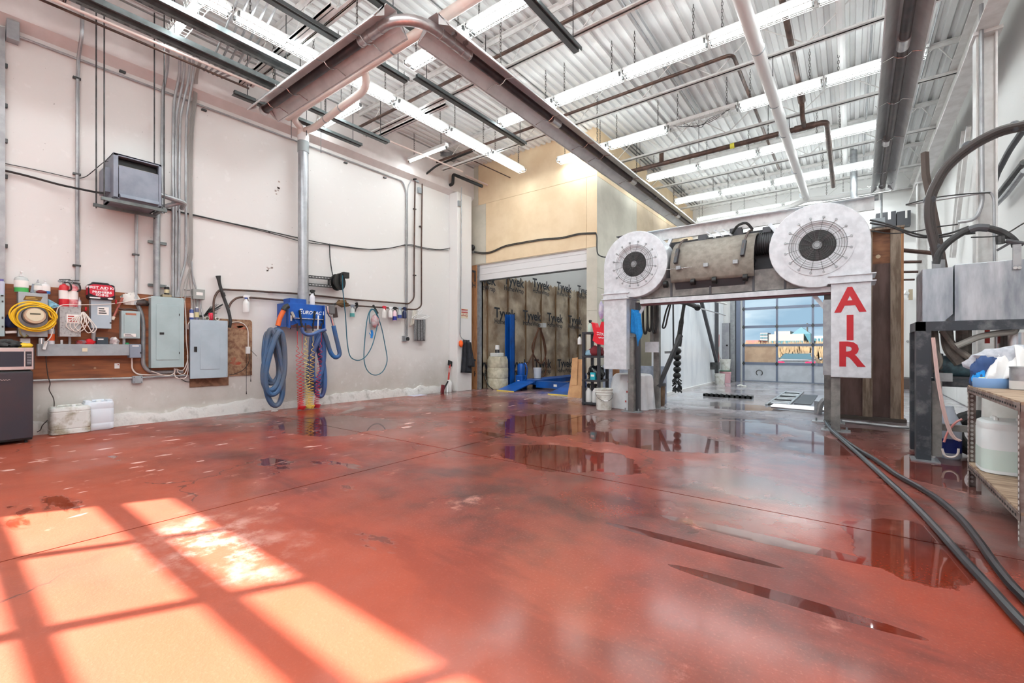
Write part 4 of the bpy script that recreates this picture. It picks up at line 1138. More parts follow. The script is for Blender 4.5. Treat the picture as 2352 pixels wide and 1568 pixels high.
# ---- microwave on the fridge
YR = on_x(76, 935, -7.62).y
XF = -7.62                                    # front plane of fridge
fr = thing('mini_fridge', 'black mini fridge standing below the microwave', 'fridge', (XF-0.3, YR-0.25, 0))
ZF = on_x(38, 852, XF).z
MB().box(XF-0.52, XF-0.05, YR-0.52, YR, 0.03, ZF).build('body', M_black, fr, smooth=False, bevel=0.006)
M_frdoor = mat('fridge_door', rgb(44,46,56), 0.35, c2=rgb(56,46,52), scale=2)
MB().box(XF-0.045, XF, YR-0.52, YR, 0.06, ZF-0.012).build('door', M_frdoor, fr, smooth=False, bevel=0.006)
em = on_x(7, 873, XF+0.003)
MB().tube(spline([em+Vector((0,a,c)) for a, c in ((-0.05,0.0),(-0.055,0.012),(-0.04,0.02),(-0.032,0.012),(-0.045,-0.004),(-0.03,-0.004),(-0.018,0.008),(-0.008,-0.003),(0.004,0.006),(0.012,-0.003),(0.022,0.006),(0.032,-0.003),(0.044,0.005),(0.055,0.0))], 4), 0.003, n=5).build('emblem', M_chrome, fr)
for yk in (YR-0.48, YR-0.05):
    MB().cyl((XF-0.08,yk,0), (XF-0.08,yk,0.03), 0.015, n=8).build('foot', M_black, fr)
mw = thing('microwave', 'stainless microwave oven on top of the mini fridge', 'microwave', (XF-0.2, YR-0.22, ZF))
XM = -7.66
y1 = on_x(80, 820, XM).y; zt = on_x(40, 798, XM).z
MB().box(XM-0.36, XM-0.02, y1-0.5, y1, ZF+0.012, zt).build('body', M_dkmetal, mw, smooth=False, bevel=0.004)
MB().box(XM-0.02, XM, y1-0.5, y1-0.01, ZF+0.012, zt).build('front_frame', mat('stainless', rgb(196,184,182), 0.3, 0.7), mw, smooth=False, bevel=0.004)
ya = on_x(73, 820, XM).y; yb = on_x(55, 820, XM).y; za, zb = ZF+0.05, zt-0.045
MB().box(XM, XM+0.004, y1-0.48, yb, za, zb).build('window', mat('mw_glass', rgb(40,44,58), 0.12), mw, smooth=False)
cp = MB().box(XM, XM+0.004, yb+0.012, ya, za, zb).build('control_panel', mat('mw_panel', rgb(28,30,40), 0.3), mw, smooth=False)
MB().box(XM, XM+0.006, yb+0.002, yb+0.008, ZF+0.02, zt-0.005).build('door_edge', M_chrome, mw, smooth=False)
kb = MB()
for i in range(7):
    for j in range(3):
        yk = yb+0.024+(ya-yb-0.036)*j/2.6; zk = zb-0.035-(zb-za-0.05)*i/6.8
        kb.box(XM+0.004, XM+0.006, yk, yk+0.014, zk-0.0045, zk+0.0045)
kk = kb.build('key_button', mat('mw_keys', rgb(150,152,160), 0.5), cp, smooth=False); kk['kind'] = 'stuff'
for yk in (y1-0.46, y1-0.04):
    MB().cyl((XM-0.05,yk,ZF), (XM-0.05,yk,ZF+0.012), 0.012, n=8).build('foot', M_black, mw)
# clutter on the microwave
t = thing('work_glove', 'yellow and black work glove on the microwave', 'glove', (XM-0.15, on_x(55,790,XM).y, zt))
lump('palm', None, None, (XM-0.16, on_x(58,792,XM-0.1).y, zt), 0.045, 0.07, 0.035, M_yellow, 15, 0.2); o = bpy.data.objects['palm']; o.parent = t; o.matrix_parent_inverse = WM[t.name].inverted()
for k in range(4):
    p0 = Vector((XM-0.13-0.02*k, on_x(50,792,XM-0.1).y, zt+0.02)); MB().tube(spline([p0, p0+Vector((0.03,-0.05,0.008)), p0+Vector((0.05,-0.09-0.01*k,-0.004))], 4), [0.013]*8+[0.009], n=7).build('finger', M_black, t)
lump('cable_heap', 'black tangled charger cables on the microwave', 'cable', (XM-0.16, on_x(18,790,XM-0.1).y, zt), 0.07, 0.12, 0.055, M_rubber, 17, 0.5, n=24, k=14)
tag(MB().box(wx(0.03), wx(0.12), on_x(47,785,wx(0.1)).y, on_x(69,785,wx(0.1)).y, zt, on_x(58,777,wx(0.1)).z).build('paper_box', M_paper, smooth=False), 'white carton standing behind the yellow glove', 'box')

# ---- load centres
t = wthing('breaker_panel', 'tall grey-green breaker panel below the conduit bundle', 'electrical panel', 385, 762)
wbox(t, 'body', M_panelgreen, 347, 682, 423, 844, 0.018, 0.15, 0.004)
dr_ = wbox(t, 'door', M_panelgreen, 359, 700, 412, 826, 0.15, 0.158, 0.003)
wbox(t, 'latch', M_black, 367, 763, 377, 768, 0.158, 0.163)
for v in (720, 808): wbox(t, 'hinge', M_dkmetal, 411, v, 413, v+5, 0.15, 0.16)
t = wthing('breaker_panel', 'wide blue-grey breaker panel over the chipboard offcut', 'electrical panel', 480, 800)
wbox(t, 'body', mat('panel_side', rgb(128,140,152), 0.45), 440, 737, 519, 864, 0.018, 0.13, 0.0)
wbox(t, 'cover', M_boxblue, 437, 735, 523, 868, 0.13, 0.15, 0.003)
wbox(t, 'door', M_boxblue, 460, 756, 505, 848, 0.15, 0.156, 0.003)
wbox(t, 'latch', M_black, 446, 796, 453, 808, 0.15, 0.156)
wbox(t, 'side_strip', M_boxblue, 520, 738, 523, 864, 0.15, 0.153)
ZA = wr(347, 682, 423, 844, wx(0.15))[3]; ZBp = wr(437, 735, 523, 868, wx(0.15))[3]
tag(MB().box(wx(0.03), wx(0.13), on_x(372,680,wx(0.1)).y, on_x(393,680,wx(0.1)).y, ZA, ZA+0.04).build('wood_block', mat('block_tan', rgb(150,138,112), 0.7), smooth=False, bevel=0.004), 'tan block on top of the tall panel', 'block')
can('spray_can', 'black and gold spray can on the tan block', 'spray can', on_x(383,670,wx(0.08)).y, wx(0.08), ZA+0.04, 0.032, 0.13, M_black, mat('lab_gold', rgb(196,186,150), 0.4))
can('spray_can', 'blue spray can on the left of blue-grey panel', 'spray can', on_x(440,725,wx(0.08)).y, wx(0.08), ZBp, 0.028, 0.17, mat('can_blue', rgb(60,76,140), 0.35), M_paper)
can('spray_can', 'gold striped spray can second on blue-grey panel', 'spray can', on_x(452,725,wx(0.08)).y, wx(0.08), ZBp, 0.03, 0.20, mat('can_slate', rgb(96,96,120), 0.35), mat('lab_gold2', rgb(210,200,150), 0.4))
t = thing('drink_can', 'red soda can on the blue-grey panel', 'can', (wx(0.09), on_x(484,730,wx(0.09)).y, ZBp))
q = WM[t.name].translation
MB().lathe([(0.026,0),(0.033,0.012),(0.033,0.105),(0.027,0.12)], q, 16).build('body', mat('can_red', rgb(200,30,60), 0.3, 0.3), t)
MB().lathe([(0.0335,0.03),(0.0335,0.09)], q, 6).build('label', mat('lab_pink', rgb(236,190,200), 0.4), t); MB().cyl(q+Vector((0,0,0.12)), q+Vector((0,0,0.122)), 0.026, n=14).build('lid', M_galv, t)
for (u, lb) in ((474,'cut white pipe end left of the red soda can'),(497,'cut white pipe end right of the red soda can')):
    y = on_x(u,735,wx(0.1)).y
    tag(MB().lathe([(0.028,0),(0.028,0.1),(0.022,0.1),(0.022,0.0)], (wx(0.05),y,ZBp+0.028), 14, axis=(1,0,0)).build('pipe_offcut', M_dirtywhite), lb, 'pipe')
t = wthing('duster', 'splayed black bristle brush behind the red soda can', 'brush', 478, 715, 0.05)
rng = random.Random(9); o_ = on_x(468, 725, wx(0.05)); b = MB()
for k in range(16):
    e_ = on_x(480+rng.uniform(0,36), 697+rng.uniform(0,24), wx(0.04+0.06*rng.random())); b.tube([o_, o_.lerp(e_,0.6), e_], [0.006,0.006,0.003], n=5)
b.build('bristles', M_black, t)['kind'] = 'stuff'
MB().cyl(o_-Vector((0,0.14,0.02)), o_+Vector((0,0.02,0.005)), 0.016, n=8).build('handle', M_black, t)
# ---- black vacuum wand leaning above the panel
t = wthing('vacuum_wand', 'black crevice wand leaning between panel and wall pipes', 'vacuum wand', 515, 690, 0.08)
pts = [on_x(u, v, wx(d)) for (u, v, d) in ((501,633,0.06),(504,650,0.06),(509,668,0.06),(514,683,0.06),(522,705,0.08),(527,722,0.10),(529,740,0.10),(527,752,0.08))]
b = MB().tube(spline(pts, 5), [0.038,0.034,0.03,0.027,0.025]+[0.024]*31, n=12); b.build('tube', M_rubber, t)
MB().cyl(on_x(511,672,wx(0.06)), on_x(514,681,wx(0.06)), 0.031, n=12).build('collar', M_black, t)
# ---- wall pipes, conduits
def wpipe(name, label, m, pts, r, cat='pipe', bend=0.08, n=8, clips=()):
    """pts: (u, v, distance off wall)"""
    P = [on_x(u, v, wx(d)) for (u, v, d) in pts]
    t = thing(name, label, cat, P[0])
    MB().tube(fillet(P, bend), r, n=n).build('run', m, t)
    for (u, v) in clips:
        q = on_x(u, v, wx(0.03)); MB().box(q.x-0.03, q.x+r, q.y-r-0.025, q.y+r+0.012, q.z-0.012, q.z+0.012).build('clip', M_dkmetal, t, smooth=False)
    return t
t = wpipe('air_line', 'upper thin brown pipe running along the wall then up', M_brownpipe, [(490,735,0.1),(491,685,0.05),(503,664,0.05),(560,666.6,0.05),(688,674.5,0.05),(821,688.5,0.05),(940,697.5,0.05),(951,685,0.05),(951.5,560,0.05),(953.6,416,0.05)], 0.017, clips=((625,670),(821,688),(953,632),(953,480)))
t = wpipe('air_line', 'lower thin brown pipe that holds the spray bottles', M_brownpipe, [(524,710,0.08),(530,694,0.06),(545,683,0.06),(560,682,0.06),(687,692,0.06),(820,702,0.06),(955.7,711,0.06),(968,703,0.06),(968,560,0.06),(969.8,422,0.06)], 0.017, clips=((575,683),(967,520)))
wpipe('conduit', 'steel conduit running high along the whole left wall', M_conduit, [(45,85,0.03),(200,143.9,0.03),(455.4,240.1,0.03),(711.5,335.4,0.03),(925,416,0.03),(933,440,0.03),(932,772,0.03)], 0.016, 'conduit', clips=((283,165),(470,253),(795,374),(885,408)))
wpipe('conduit', 'thin steel conduit dropping beside the brown pipes', M_conduit, [(953,400,0.03),(938,425,0.03),(936,440,0.03),(935.5,772,0.03)], 0.012, 'conduit')
t = wthing('switch_box', 'round-faced grey outlet below the paired conduits', 'outlet', 932, 777); wbox(t, 'box', M_galv, 926, 771, 934, 784, 0.0, 0.05, 0.003)
q = on_x(936, 778, wx(0.05)); MB().cyl(q-Vector((0.05,0,0)), q+Vector((0.02,0,0)), 0.045, n=14).build('cover', M_dkmetal, t)
wpipe('conduit', 'steel conduit dropping to the wall behind the extinguishers', M_conduit, [(190,8,0.25),(188,80,0.25),(180,135,0.03),(178,190,0.03),(177.5,655,0.03)], 0.020, 'conduit', clips=((178,180),(178,400),(178,610)))
wpipe('conduit', 'steel conduit dropping past the unit heater to trough', M_conduit, [(313,490,0.03),(313,640,0.03),(311,700,0.08)], 0.02, 'conduit', clips=((313,585),))
t = wpipe('service_pipe', 'fat galvanised pipe rising from the tall panel', M_galv, [(360,487,0.07),(360,682,0.07)], 0.042, 'pipe', n=14)
for v in (556, 655): 
    q = on_x(352, v, wx(0.03)); MB().box(q.x-0.03, q.x+0.02, q.y-0.06, q.y+0.16, q.z-0.02, q.z+0.02).build('bracket', M_strut, t, smooth=False)
wpipe('conduit', 'thick conduit bending under the tall panel', M_galv, [(316,700,0.04),(326,722,0.04),(329,745,0.04),(328.5,840,0.04),(345,855,0.04),(420,853,0.04)], 0.027, 'conduit', bend=0.12, n=10)
wpipe('conduit', 'white cable looping below the small blue-grey box', M_cordw, [(303,822,0.06),(303,848,0.04),(315,860,0.03),(400,862,0.03)], 0.010, 'cable', bend=0.1)
t = wpipe('conduit', 'steel conduit along the bottom edge of the plywood', M_conduit, [(76,874,0.035),(305,868,0.035),(430,862,0.035)], 0.016, 'conduit', clips=((250,869),))
t = wthing('junction_box', 'square grey box on the conduit below the plywood', 'box', 317, 871); wbox(t, 'box', M_boxgrey, 305, 863, 328, 880, 0.0, 0.075, 0.004)
for (u, v) in ((308,866),(325,866),(308,877),(325,877)):
    q = on_x(u, v, wx(0.075)); MB().cyl(q, q+Vector((0.003,0,0)), 0.006, n=6).build('screw', M_dkmetal, t)
t = wthing('junction_box', 'grey box wired to conduits right of tall panel', 'box', 456, 675); wbox(t, 'box', mat('jb_olive', rgb(150,154,150), 0.45), 444, 664, 471, 687, 0.0, 0.10, 0.004); wbox(t, 'label', M_paper, 451, 671, 466, 678, 0.10, 0.101)
for k, (u, u2) in enumerate(((446,447),(453,453),(460,468))):
    wpipe('conduit', ('left','middle','right bent')[k]+' conduit joining olive box to blue-grey panel', M_conduit, [(u,686,0.04),(u+0.5,705,0.04),(u2,734,0.07)], 0.012, 'conduit')
wpipe('conduit', 'pair conduit from tall panel to the olive box', M_conduit, [(423,665,0.04),(445,667,0.04)], 0.010, 'conduit'); wpipe('conduit', 'lower conduit from tall panel to the olive box', M_conduit, [(423,679,0.04),(445,680,0.04)], 0.010, 'conduit')
# vertical bundle
bt = thing('conduit_bundle', 'bundle of steel conduits dropping to the breaker panels', 'conduit', on_x(410, 400, wx(0.04)))
for (pts, r) in (([(385,100,0.45),(386,150,0.2),(373,215,0.04),(372,350,0.04),(372,490,0.04)],0.02),
                 ([(413,130,0.4),(413,175,0.2),(399,232,0.04),(397.5,400,0.04),(397,682,0.06)],0.019),
                 ([(424,128,0.4),(422,180,0.2),(405,262,0.04),(404,400,0.04),(404,682,0.06)],0.016),
                 ([(436,128,0.4),(434,180,0.2),(414,268,0.04),(412,400,0.04),(411,682,0.06)],0.016),
                 ([(445,128,0.4),(443,180,0.2),(428,270,0.04),(427,400,0.04),(427,600,0.04),(414,645,0.05),(407,682,0.06)],0.016)):
    MB().tube(fillet([on_x(u, v, wx(d)) for u, v, d in pts], 0.15), r, n=8).build('conduit', M_conduit, bt)
M_cable = mat('cable_grey', rgb(150,146,142), 0.5)
for k in range(5):
    o4 = k*2.1
    pts = [(468-o4,130,0.4),(455-o4*0.6,170,0.2),(452-o4,225,0.06),(444-o4*1.2,300,0.05),(441-o4*0.8,420,0.05),(442-o4*0.8,560,0.05),(440-o4,600,0.05),(424+6*k,650,0.06),(416+8*k if k < 2 else 436+5*k,690 if k < 2 else 735,0.08)]
    MB().tube(spline([on_x(u, v, wx(d)) for u, v, d in pts], 4), 0.007, n=5).build('cable', M_cable, bt)
MB().tube(spline([on_x(u, v, wx(0.09)) for u, v in ((440,600),(443,640),(448,655),(450,664))], 4), 0.014, n=6).build('conduit', M_conduit, bt)
# cables below / beside the panels
t = wthing('cable_loops', 'white cables looping between the two breaker panels', 'cable', 428, 840, 0.08)
for pts in (((424,690),(427,735),(428,780),(431,812),(430,830),(420,850),(400,846)), ((400,846),(404,866),(425,868),(432,850),(430,815)), ((347,852),(380,862),(398,858),(404,846)), ((406,846),(410,856),(424,858),(432,835)), ((436,738),(432,745),(432,756))):
    MB().tube(spline([on_x(u, v, wx(0.09)) for u, v in pts], 5), 0.007, n=5).build('cable', M_cordw, t)
wpipe('hanging_wire', 'dark cable sweeping from offcut to the receptacle', M_rubber, [(410,866,0.03),(425,876,0.03),(437,877,0.03)], 0.006, 'cable')
t = wthing('receptacle', 'white receptacle box on the chipboard edge', 'outlet', 570, 804); wbox(t, 'box', M_whitepl, 566, 796, 575, 812, 0.015, 0.06, 0.003)
MB().tube(spline([on_x(u, v, wx(0.03)) for u, v in ((527,741),(545,739),(560,744),(569,757),(570,776),(570,796))], 5), 0.008, n=6).build('feed_cable', M_cordw, t)
MB().tube(spline([on_x(u, v, wx(0.05)) for u, v in ((572,812),(572,830),(560,848),(540,858),(524,861))], 5), 0.005, n=5).build('cord', M_rubber, t)
MB().tube(spline([on_x(u, v, wx(0.05)) for u, v in ((572,801),(580,808),(590,818))], 4), 0.004, n=5).build('stray_cord', M_black, t)
for (u, v2) in ((566,905),(576,876)):
    MB().tube([on_x(u, 812, wx(0.04)), on_x(u, v2-8, wx(0.04)), on_x(u, v2, wx(0.04))], [0.003,0.003,0.008], n=5).build('hanging_cord', M_black, t)
# left edge strut and box, sagging lines
t = wthing('wall_strut', 'vertical grey strut post at the picture edge', 'strut', 5, 300, 0.1)
MB().box(wx(0.0), wx(0.08), on_x(-3,300,wx(0.08)).y, on_x(12,300,wx(0.08)).y, 1.9, 5.0).build('channel', M_conduit, t, smooth=False)
for v in (145, 237, 318, 400, 560): wbox(t, 'clip', M_dkmetal, 8, v, 18, v+8, 0.0, 0.06)
t = wthing('junction_box', 'grey box at the top of strut on left edge', 'box', 30, 68); wbox(t, 'box', M_boxgrey, 15, 46, 45, 90, 0.0, 0.13, 0.004)
wpipe('wall_cable', 'thin grey wire drooping from strut to unit heater', M_rubber, [(0,373,0.02),(50,383,0.02),(120,398,0.02),(170,410,0.02),(195,408,0.02),(215,392,0.1),(238,372,0.2),(248,371,0.5)], 0.005, 'cable', bend=0.3)
wpipe('gas_pipe', 'black gas pipe sloping from left edge to unit heater', M_black, [(0,389,0.05),(60,403,0.05),(140,425,0.08),(218,441,0.3),(240,444,0.4)], 0.014, 'pipe')
cab = thing('cable_run', 'drooping grey cables pinned along the left wall to corner', 'cable', on_x(700, 553, wx(0.03)))
for k, pts in enumerate((((373,477),(440,492),(520,510),(600,527),(680,545),(740,558),(800,567),(860,573),(905,568),(938,561),(970,568),(1010,573),(1040,568)), ((376,480),(470,500),(560,520),(640,540),(700,556),(760,563),(830,572),(890,570),(935,563),(985,573),(1030,574)))):
    MB().tube(spline([on_x(u, v, wx(0.025+0.01*k)) for u, v in pts], 4), 0.009-0.002*k, n=6).build('cable', M_rubber, cab)
for (u, v) in ((620,532),(700,553),(757,561)):
    q = on_x(u, v, wx(0.03)); MB().cyl(q-Vector((0.03,0,0)), q+Vector((0.01,0,0)), 0.015, n=8).build('pin', M_dkmetal, cab)

# ---- unit heater hung on rods
uh = thing('unit_heater', 'blue-grey unit heater box hung on four rods', 'heater', (-7.9, 1.74, 3.07))
M_uh = mat('heater_grey', rgb(134,138,150), 0.45, 0.2, c2=rgb(120,124,136), scale=4)
xa, xb, ya, yb_, za, zb = -8.2, -7.66, 1.48, 1.99, 3.07, 3.66
b = MB()
b.box(xa, xb-0.03, ya, ya+0.02, za, zb); b.box(xa, xb-0.03, yb_-0.02, yb_, za, zb); b.box(xa, xb, ya, yb_, zb-0.015, zb); b.box(xa, xb, ya, yb_, za, za+0.015); b.box(xa, xa+0.02, ya, yb_, za, zb)
b.build('casing', M_uh, uh, smooth=False)
b = MB(); b.box(xb-0.03, xb, ya, ya+0.05, za, zb); b.box(xb-0.03, xb, yb_-0.03, yb_, za, zb); b.box(xb-0.03, xb, ya, yb_, zb-0.03, zb)
b.build('front_frame', M_uh, uh, smooth=False, bevel=0.003)
MB().box(xb-0.015, xb+0.004, ya+0.055, yb_-0.035, za+0.06, zb-0.15).build('front_panel', M_uh, uh, smooth=False, bevel=0.003)
MB().box(xb-0.20, xb-0.05, ya+0.03, yb_-0.03, zb-0.16, zb-0.13).build('louvre', mat('louvre_tan', rgb(150,138,128), 0.5), uh, smooth=False)
MB().box(xa+0.03, xb-0.1, ya+0.03, yb_-0.03, za+0.05, zb-0.04).build('inside', M_black, uh, smooth=False)
MB().prism([(0,0),(0.06,0.0),(0.09,-0.05),(0.0,-0.05)], (xb-0.02,ya+0.06,za+0.06), (1,0,0), (0,0,1), (0,yb_-ya-0.1,0)).build('bottom_lip', M_uh, uh, smooth=False)
MB().box(xa+0.1, xb-0.15, ya-0.06, ya, za+0.1, za+0.42).build('side_box', M_uh, uh, smooth=False)
for x in (xb+0.0, xa+0.1):
    MB().box(x-0.02, x+0.025, ya-0.12, yb_+0.06, za-0.06, za-0.02).build('support_strut', M_strut, uh, smooth=False)
MB().box(xa+0.1, xb+0.02, yb_+0.01, yb_+0.05, za-0.03, za+0.0).build('support_strut', M_strut, uh, smooth=False)
for (x, y) in ((xb+0.005, ya-0.09), (xa+0.1, ya-0.09), (xb+0.005, yb_+0.03), (xa+0.1, yb_+0.03)):
    MB().cyl((x,y,za-0.08), (x,y,ZD), 0.008, n=6).build('rod', M_dkmetal, uh)
MB().tube(fillet([(xb-0.1,yb_,za+0.2),(xb-0.1,yb_+0.3,za+0.16),(xb-0.28,yb_+0.32,za+0.12)],0.05), 0.035, n=10).build('vent_pipe', M_galv, uh)
MB().tube(fillet([(xb-0.2,yb_,za+0.02),(xb-0.15,yb_+0.22,za+0.14),(xb-0.1,yb_+0.3,za+0.16)],0.05), 0.03, n=10).build('vent_pipe', M_galv, uh)
# ---- jugs on the floor
def jerry(label, u, v, w, d, h, m, rz=0.0, tall=False):
    p = on_z(u, v); t = thing('jerry_can', label, 'jug', (p.x, p.y, 0), rz)
    Mx = WM[t.name]; T = lambda q: Mx @ Vector(q)
    lv = [(0,0.90),(0.03,1.0),(0.17,1.0),(0.18,0.97),(0.20,0.97),(0.21,1.0),(0.76,1.0),(0.77,0.97),(0.80,0.97),(0.81,1.0),(0.90,0.98),(0.95,0.88)] if not tall else [(0,0.92),(0.03,1.0),(0.22,1.0),(0.23,0.985),(0.25,1.0),(0.70,1.0),(0.71,0.985),(0.73,1.0),(0.88,1.0),(0.93,0.96),(0.95,0.9)]
    P = [[T((a, c2, zz*h)) for a, c2 in rrect(-d/2*s, d/2*s, -w/2*s, w/2*s, 0.05*s+0.01, 4)+[rrect(-d/2*s, d/2*s, -w/2*s, w/2*s, 0.05*s+0.01, 4)[0]]] for zz, s in lv]
    b = MB().grid(P); k = len(b.v); b.v += P[-1][:-1]; b.f.append(tuple(range(k, len(b.v))))
    b.build('body', m, t, angle=40)
    if tall:
        b = MB(); b.box(-d*0.3, d*0.3, -w*0.46, -w*0.26, h*0.93, h*1.0, Mx); b.box(-d*0.3, d*0.3, w*0.26, w*0.46, h*0.93, h*1.0, Mx); b.build('shoulder', m, t, bevel=0.01)
        MB().cyl(T((0,-w*0.2,h*0.98)), T((0,w*0.2,h*0.98)), 0.014, n=8).build('handle', m, t)
        MB().cyl(T((d*0.15,0,h*0.93)), T((d*0.15,0,h*0.985)), 0.03, n=12).build('cap', M_cap, t)
    else:
        MB().cyl(T((0.05,0.03,h*0.95)), T((0.05,0.03,h*1.0)), 0.02, n=12).build('cap', M_cap, t)
        MB().tube([T((0.0,-w*0.3,h*0.95)), T((0.0,-w*0.28,h*0.98)), T((0,w*0.28,h*0.98)), T((0,w*0.3,h*0.95))], 0.012, n=8).build('handle', M_dirtywhite, t)
    return t
jerry('grimy squat white jug next to the fridge', 160, 994, 0.385, 0.26, 0.37, mat('jug_grimy', rgb(222,224,220), 0.45, c2=rgb(158,150,130), scale=5, lo=0.46, hi=0.62), 0.0)
jerry('clean white jerry can beside the grimy jug', 225, 985, 0.305, 0.24, 0.40, mat('jug_clean', rgb(224,230,238), 0.4), 0.0, True)
# ================================================================== CENTRAL VACUUM STATION AND THE PIPE RACK
M_hoseb = mat('hose_blue', rgb(56,92,132), 0.5, c2=rgb(92,100,114), scale=2.2, lo=0.38, hi=0.62)
M_hosep = mat('hose_purple', rgb(70,78,122), 0.5, c2=rgb(66,104,160), scale=2.2, lo=0.4, hi=0.6)
M_duct = mat('duct_grey', rgb(176,178,182), 0.35, 0.6, c2=rgb(160,162,166), scale=6)
XV = -7.85
VY0, VY1, VZ0, VZ1 = 3.843, 4.54, 1.465, 1.905
vs = thing('vacuum_station', 'blue wall vacuum box with white lettering and tool rail', 'vacuum', ((W+XV)/2, (VY0+VY1)/2, VZ0))
MB().box(W+0.02, XV-0.06, VY0+0.06, VY1, VZ0+0.04, VZ1-0.02).build('housing', M_blue, vs, smooth=False, bevel=0.006)
MB().box(XV-0.06, XV-0.045, VY0+0.03, VY1+0.0, VZ0, VZ1).build('front_panel', M_blue, vs, smooth=False, bevel=0.003)
for y in (VY0+0.01, VY1-0.03):
    MB().prism([(0,0),(0.07,0.0),(0.05,VZ1-VZ0),(0,VZ1-VZ0)], (XV-0.05, y, VZ0), (1,0,0), (0,0,1), (0,0.02,0)).build('side_cheek', M_blue, vs, smooth=False)
MB().box(W+0.02, XV-0.06, VY0, VY0+0.06, VZ0+0.02, VZ1+0.0).build('side_tray', M_blue, vs, smooth=False)
MB().box(XV-0.30, XV-0.06, VY0+0.06, VY0+0.36, VZ1-0.02, VZ1+0.09).build('top_bin', M_blue, vs, smooth=False, bevel=0.006)
MB().box(XV-0.045, XV-0.005, VY0+0.03, VY1-0.03, VZ0+0.17, VZ0+0.18).build('tool_rail', mat('rail_worn', rgb(140,104,90), 0.6, 0.3, c2=rgb(226,226,226), scale=18), vs, smooth=False)
# rust along the lower edge of the front panel
rb_ = MB(); n = 22; k = 0; rng = random.Random(4)
rb_.v = [Vector((XV-0.0442, VY0+0.05+(VY1-VY0-0.1)*i/n, VZ0+0.004)) for i in range(n+1)] + [Vector((XV-0.0442, VY0+0.05+(VY1-VY0-0.1)*i/n, VZ0+0.035+0.05*max(0, mnoise.noise(Vector((i*0.37,2.2,0)))+0.25))) for i in range(n+1)]
rb_.f = [(i, i+1, n+2+i, n+1+i) for i in range(n)]
rb_.build('rust_edge', mat('rust', rgb(92,56,54), 0.8), vs, smooth=False)
text('lettering', 'E', M_cap, vs, (XV-0.043, VY0+0.235, VZ0+0.30), (0,1,0), (0,0,1), 0.125, 0.002, shear=0.25, align='CENTER')
text('lettering', 'UROVAC', M_cap, vs, (XV-0.043, VY0+0.275, VZ0+0.288), (0,1,0), (0,0,1), 0.088, 0.002, shear=0.25, align='LEFT')
# duct, coupling, wye and overhead pipes
DX, DY = -8.06, on_x(696.5, 560, -8.06).y
zt = on_x(696.5, 338, DX).z
dt = thing('vacuum_duct', 'upright grey duct above the blue vacuum box', 'duct', (DX, DY, VZ1))
MB().cyl((DX,DY,VZ1-0.06), (DX,DY,zt+0.12), 0.09, n=24).build('duct', M_duct, dt)
MB().cyl((DX,DY,zt-0.10), (DX,DY,zt+0.10), 0.098, n=24).build('coupling', mat('coupling_grey', rgb(150,158,160), 0.45), dt)
MB().cyl((DX,DY,VZ1), (DX,DY,VZ1+0.30), 0.095, n=24).build('sleeve', M_duct, dt)
M_pvc = mat('pvc_cream', rgb(228,214,206), 0.4)
MB().lathe([(0.10,0.10),(0.10,0.20),(0.085,0.23),(0.085,0.25)], (DX,DY,zt), 20).build('cap_fitting', M_cap, dt)
vp = thing('vacuum_pipe', 'cream vacuum pipe branching along the ceiling from the duct', 'pipe', (DX, DY, zt+0.2))
MB().tube(fillet([(DX,DY-0.045,zt+0.2),(DX,DY-0.045,zt+0.34),(-7.9,3.95,5.2),(-7.4,3.88,5.2)],0.12), 0.058, n=14).build('branch', M_pvc, vp)
MB().tube(fillet([(DX,DY+0.045,zt+0.2),(DX,DY+0.045,zt+0.33),(-7.75,4.26,5.1),(-6.05,4.12,5.1),(-5.85,4.05,5.12),(-5.82,3.98,5.33),(-5.65,3.9,5.2)],0.14), 0.058, n=14).build('branch', M_pvc, vp)
MB().cyl((-7.95,3.88,5.2), (-1.5,3.88,5.2), 0.068, n=16).build('main', mat('pvc_pink', rgb(222,196,184), 0.4, c2=rgb(228,214,206), scale=1.5), vp)
for (x, y, z, r) in ((-7.3,4.23,5.1,0.066),(-6.75,4.18,5.1,0.066),(-3.1,3.88,5.2,0.076),(-5.0,3.88,5.2,0.076)):
    MB().cyl((x-0.012,y,z), (x+0.012,y,z), r, n=16).build('strap', M_galv, vp)
    MB().cyl((x,y,z+0.05), (x,y,ZD), 0.006, n=5).build('hanger_rod', M_dkmetal, vp)
for (y, z0) in ((DY-0.28,4.85),(DY+0.0,5.0),(DY+0.28,4.78)):
    MB().cyl((DX+0.12,y,z0), (DX+0.12,y,ZD), 0.006, n=5).build('hanger_rod', M_dkmetal, vp)

# hoses hung in loops
def hose_loops(t, m, cy, x, z_top, z_bots, half, r, seed, lean=0.0):
    rng = random.Random(seed)
    for k, zb in enumerate(z_bots):
        w = half*(0.75+0.35*rng.random()); xo = x+0.055*(k % 3)-0.04; yo = cy+rng.uniform(-0.04,0.04)
        ztop = z_top-0.02*k+rng.uniform(-0.02,0.02); pts = []
        for i in range(16):
            a = 2*PI*i/16
            q = (1-math.cos(a))/2
            pts.append((xo+0.03*math.sin(a+k), yo+w*math.sin(a)*(0.55+0.6*q)+lean*(q-0.5)*(1 if k % 2 else -1), ztop*(1-q)+zb*q))
        MB().tube(spline(pts, 3, closed=True), r, n=10, closed=True).build('loop', m, t)
def zz(u, v, x=-7.8): return on_x(u, v, x).z
HY1 = on_x(632, 830, -7.8).y
t = thing('vacuum_hose', 'thick blue-grey vacuum hose hung in loops left of the box', 'hose', (-7.8, HY1, zz(632,752)))
hose_loops(t, M_hoseb, HY1, -7.83, zz(632,756), [zz(632,880), zz(632,932), zz(632,905), zz(632,878), zz(632,895)], 0.17, 0.043, 21, 0.10)
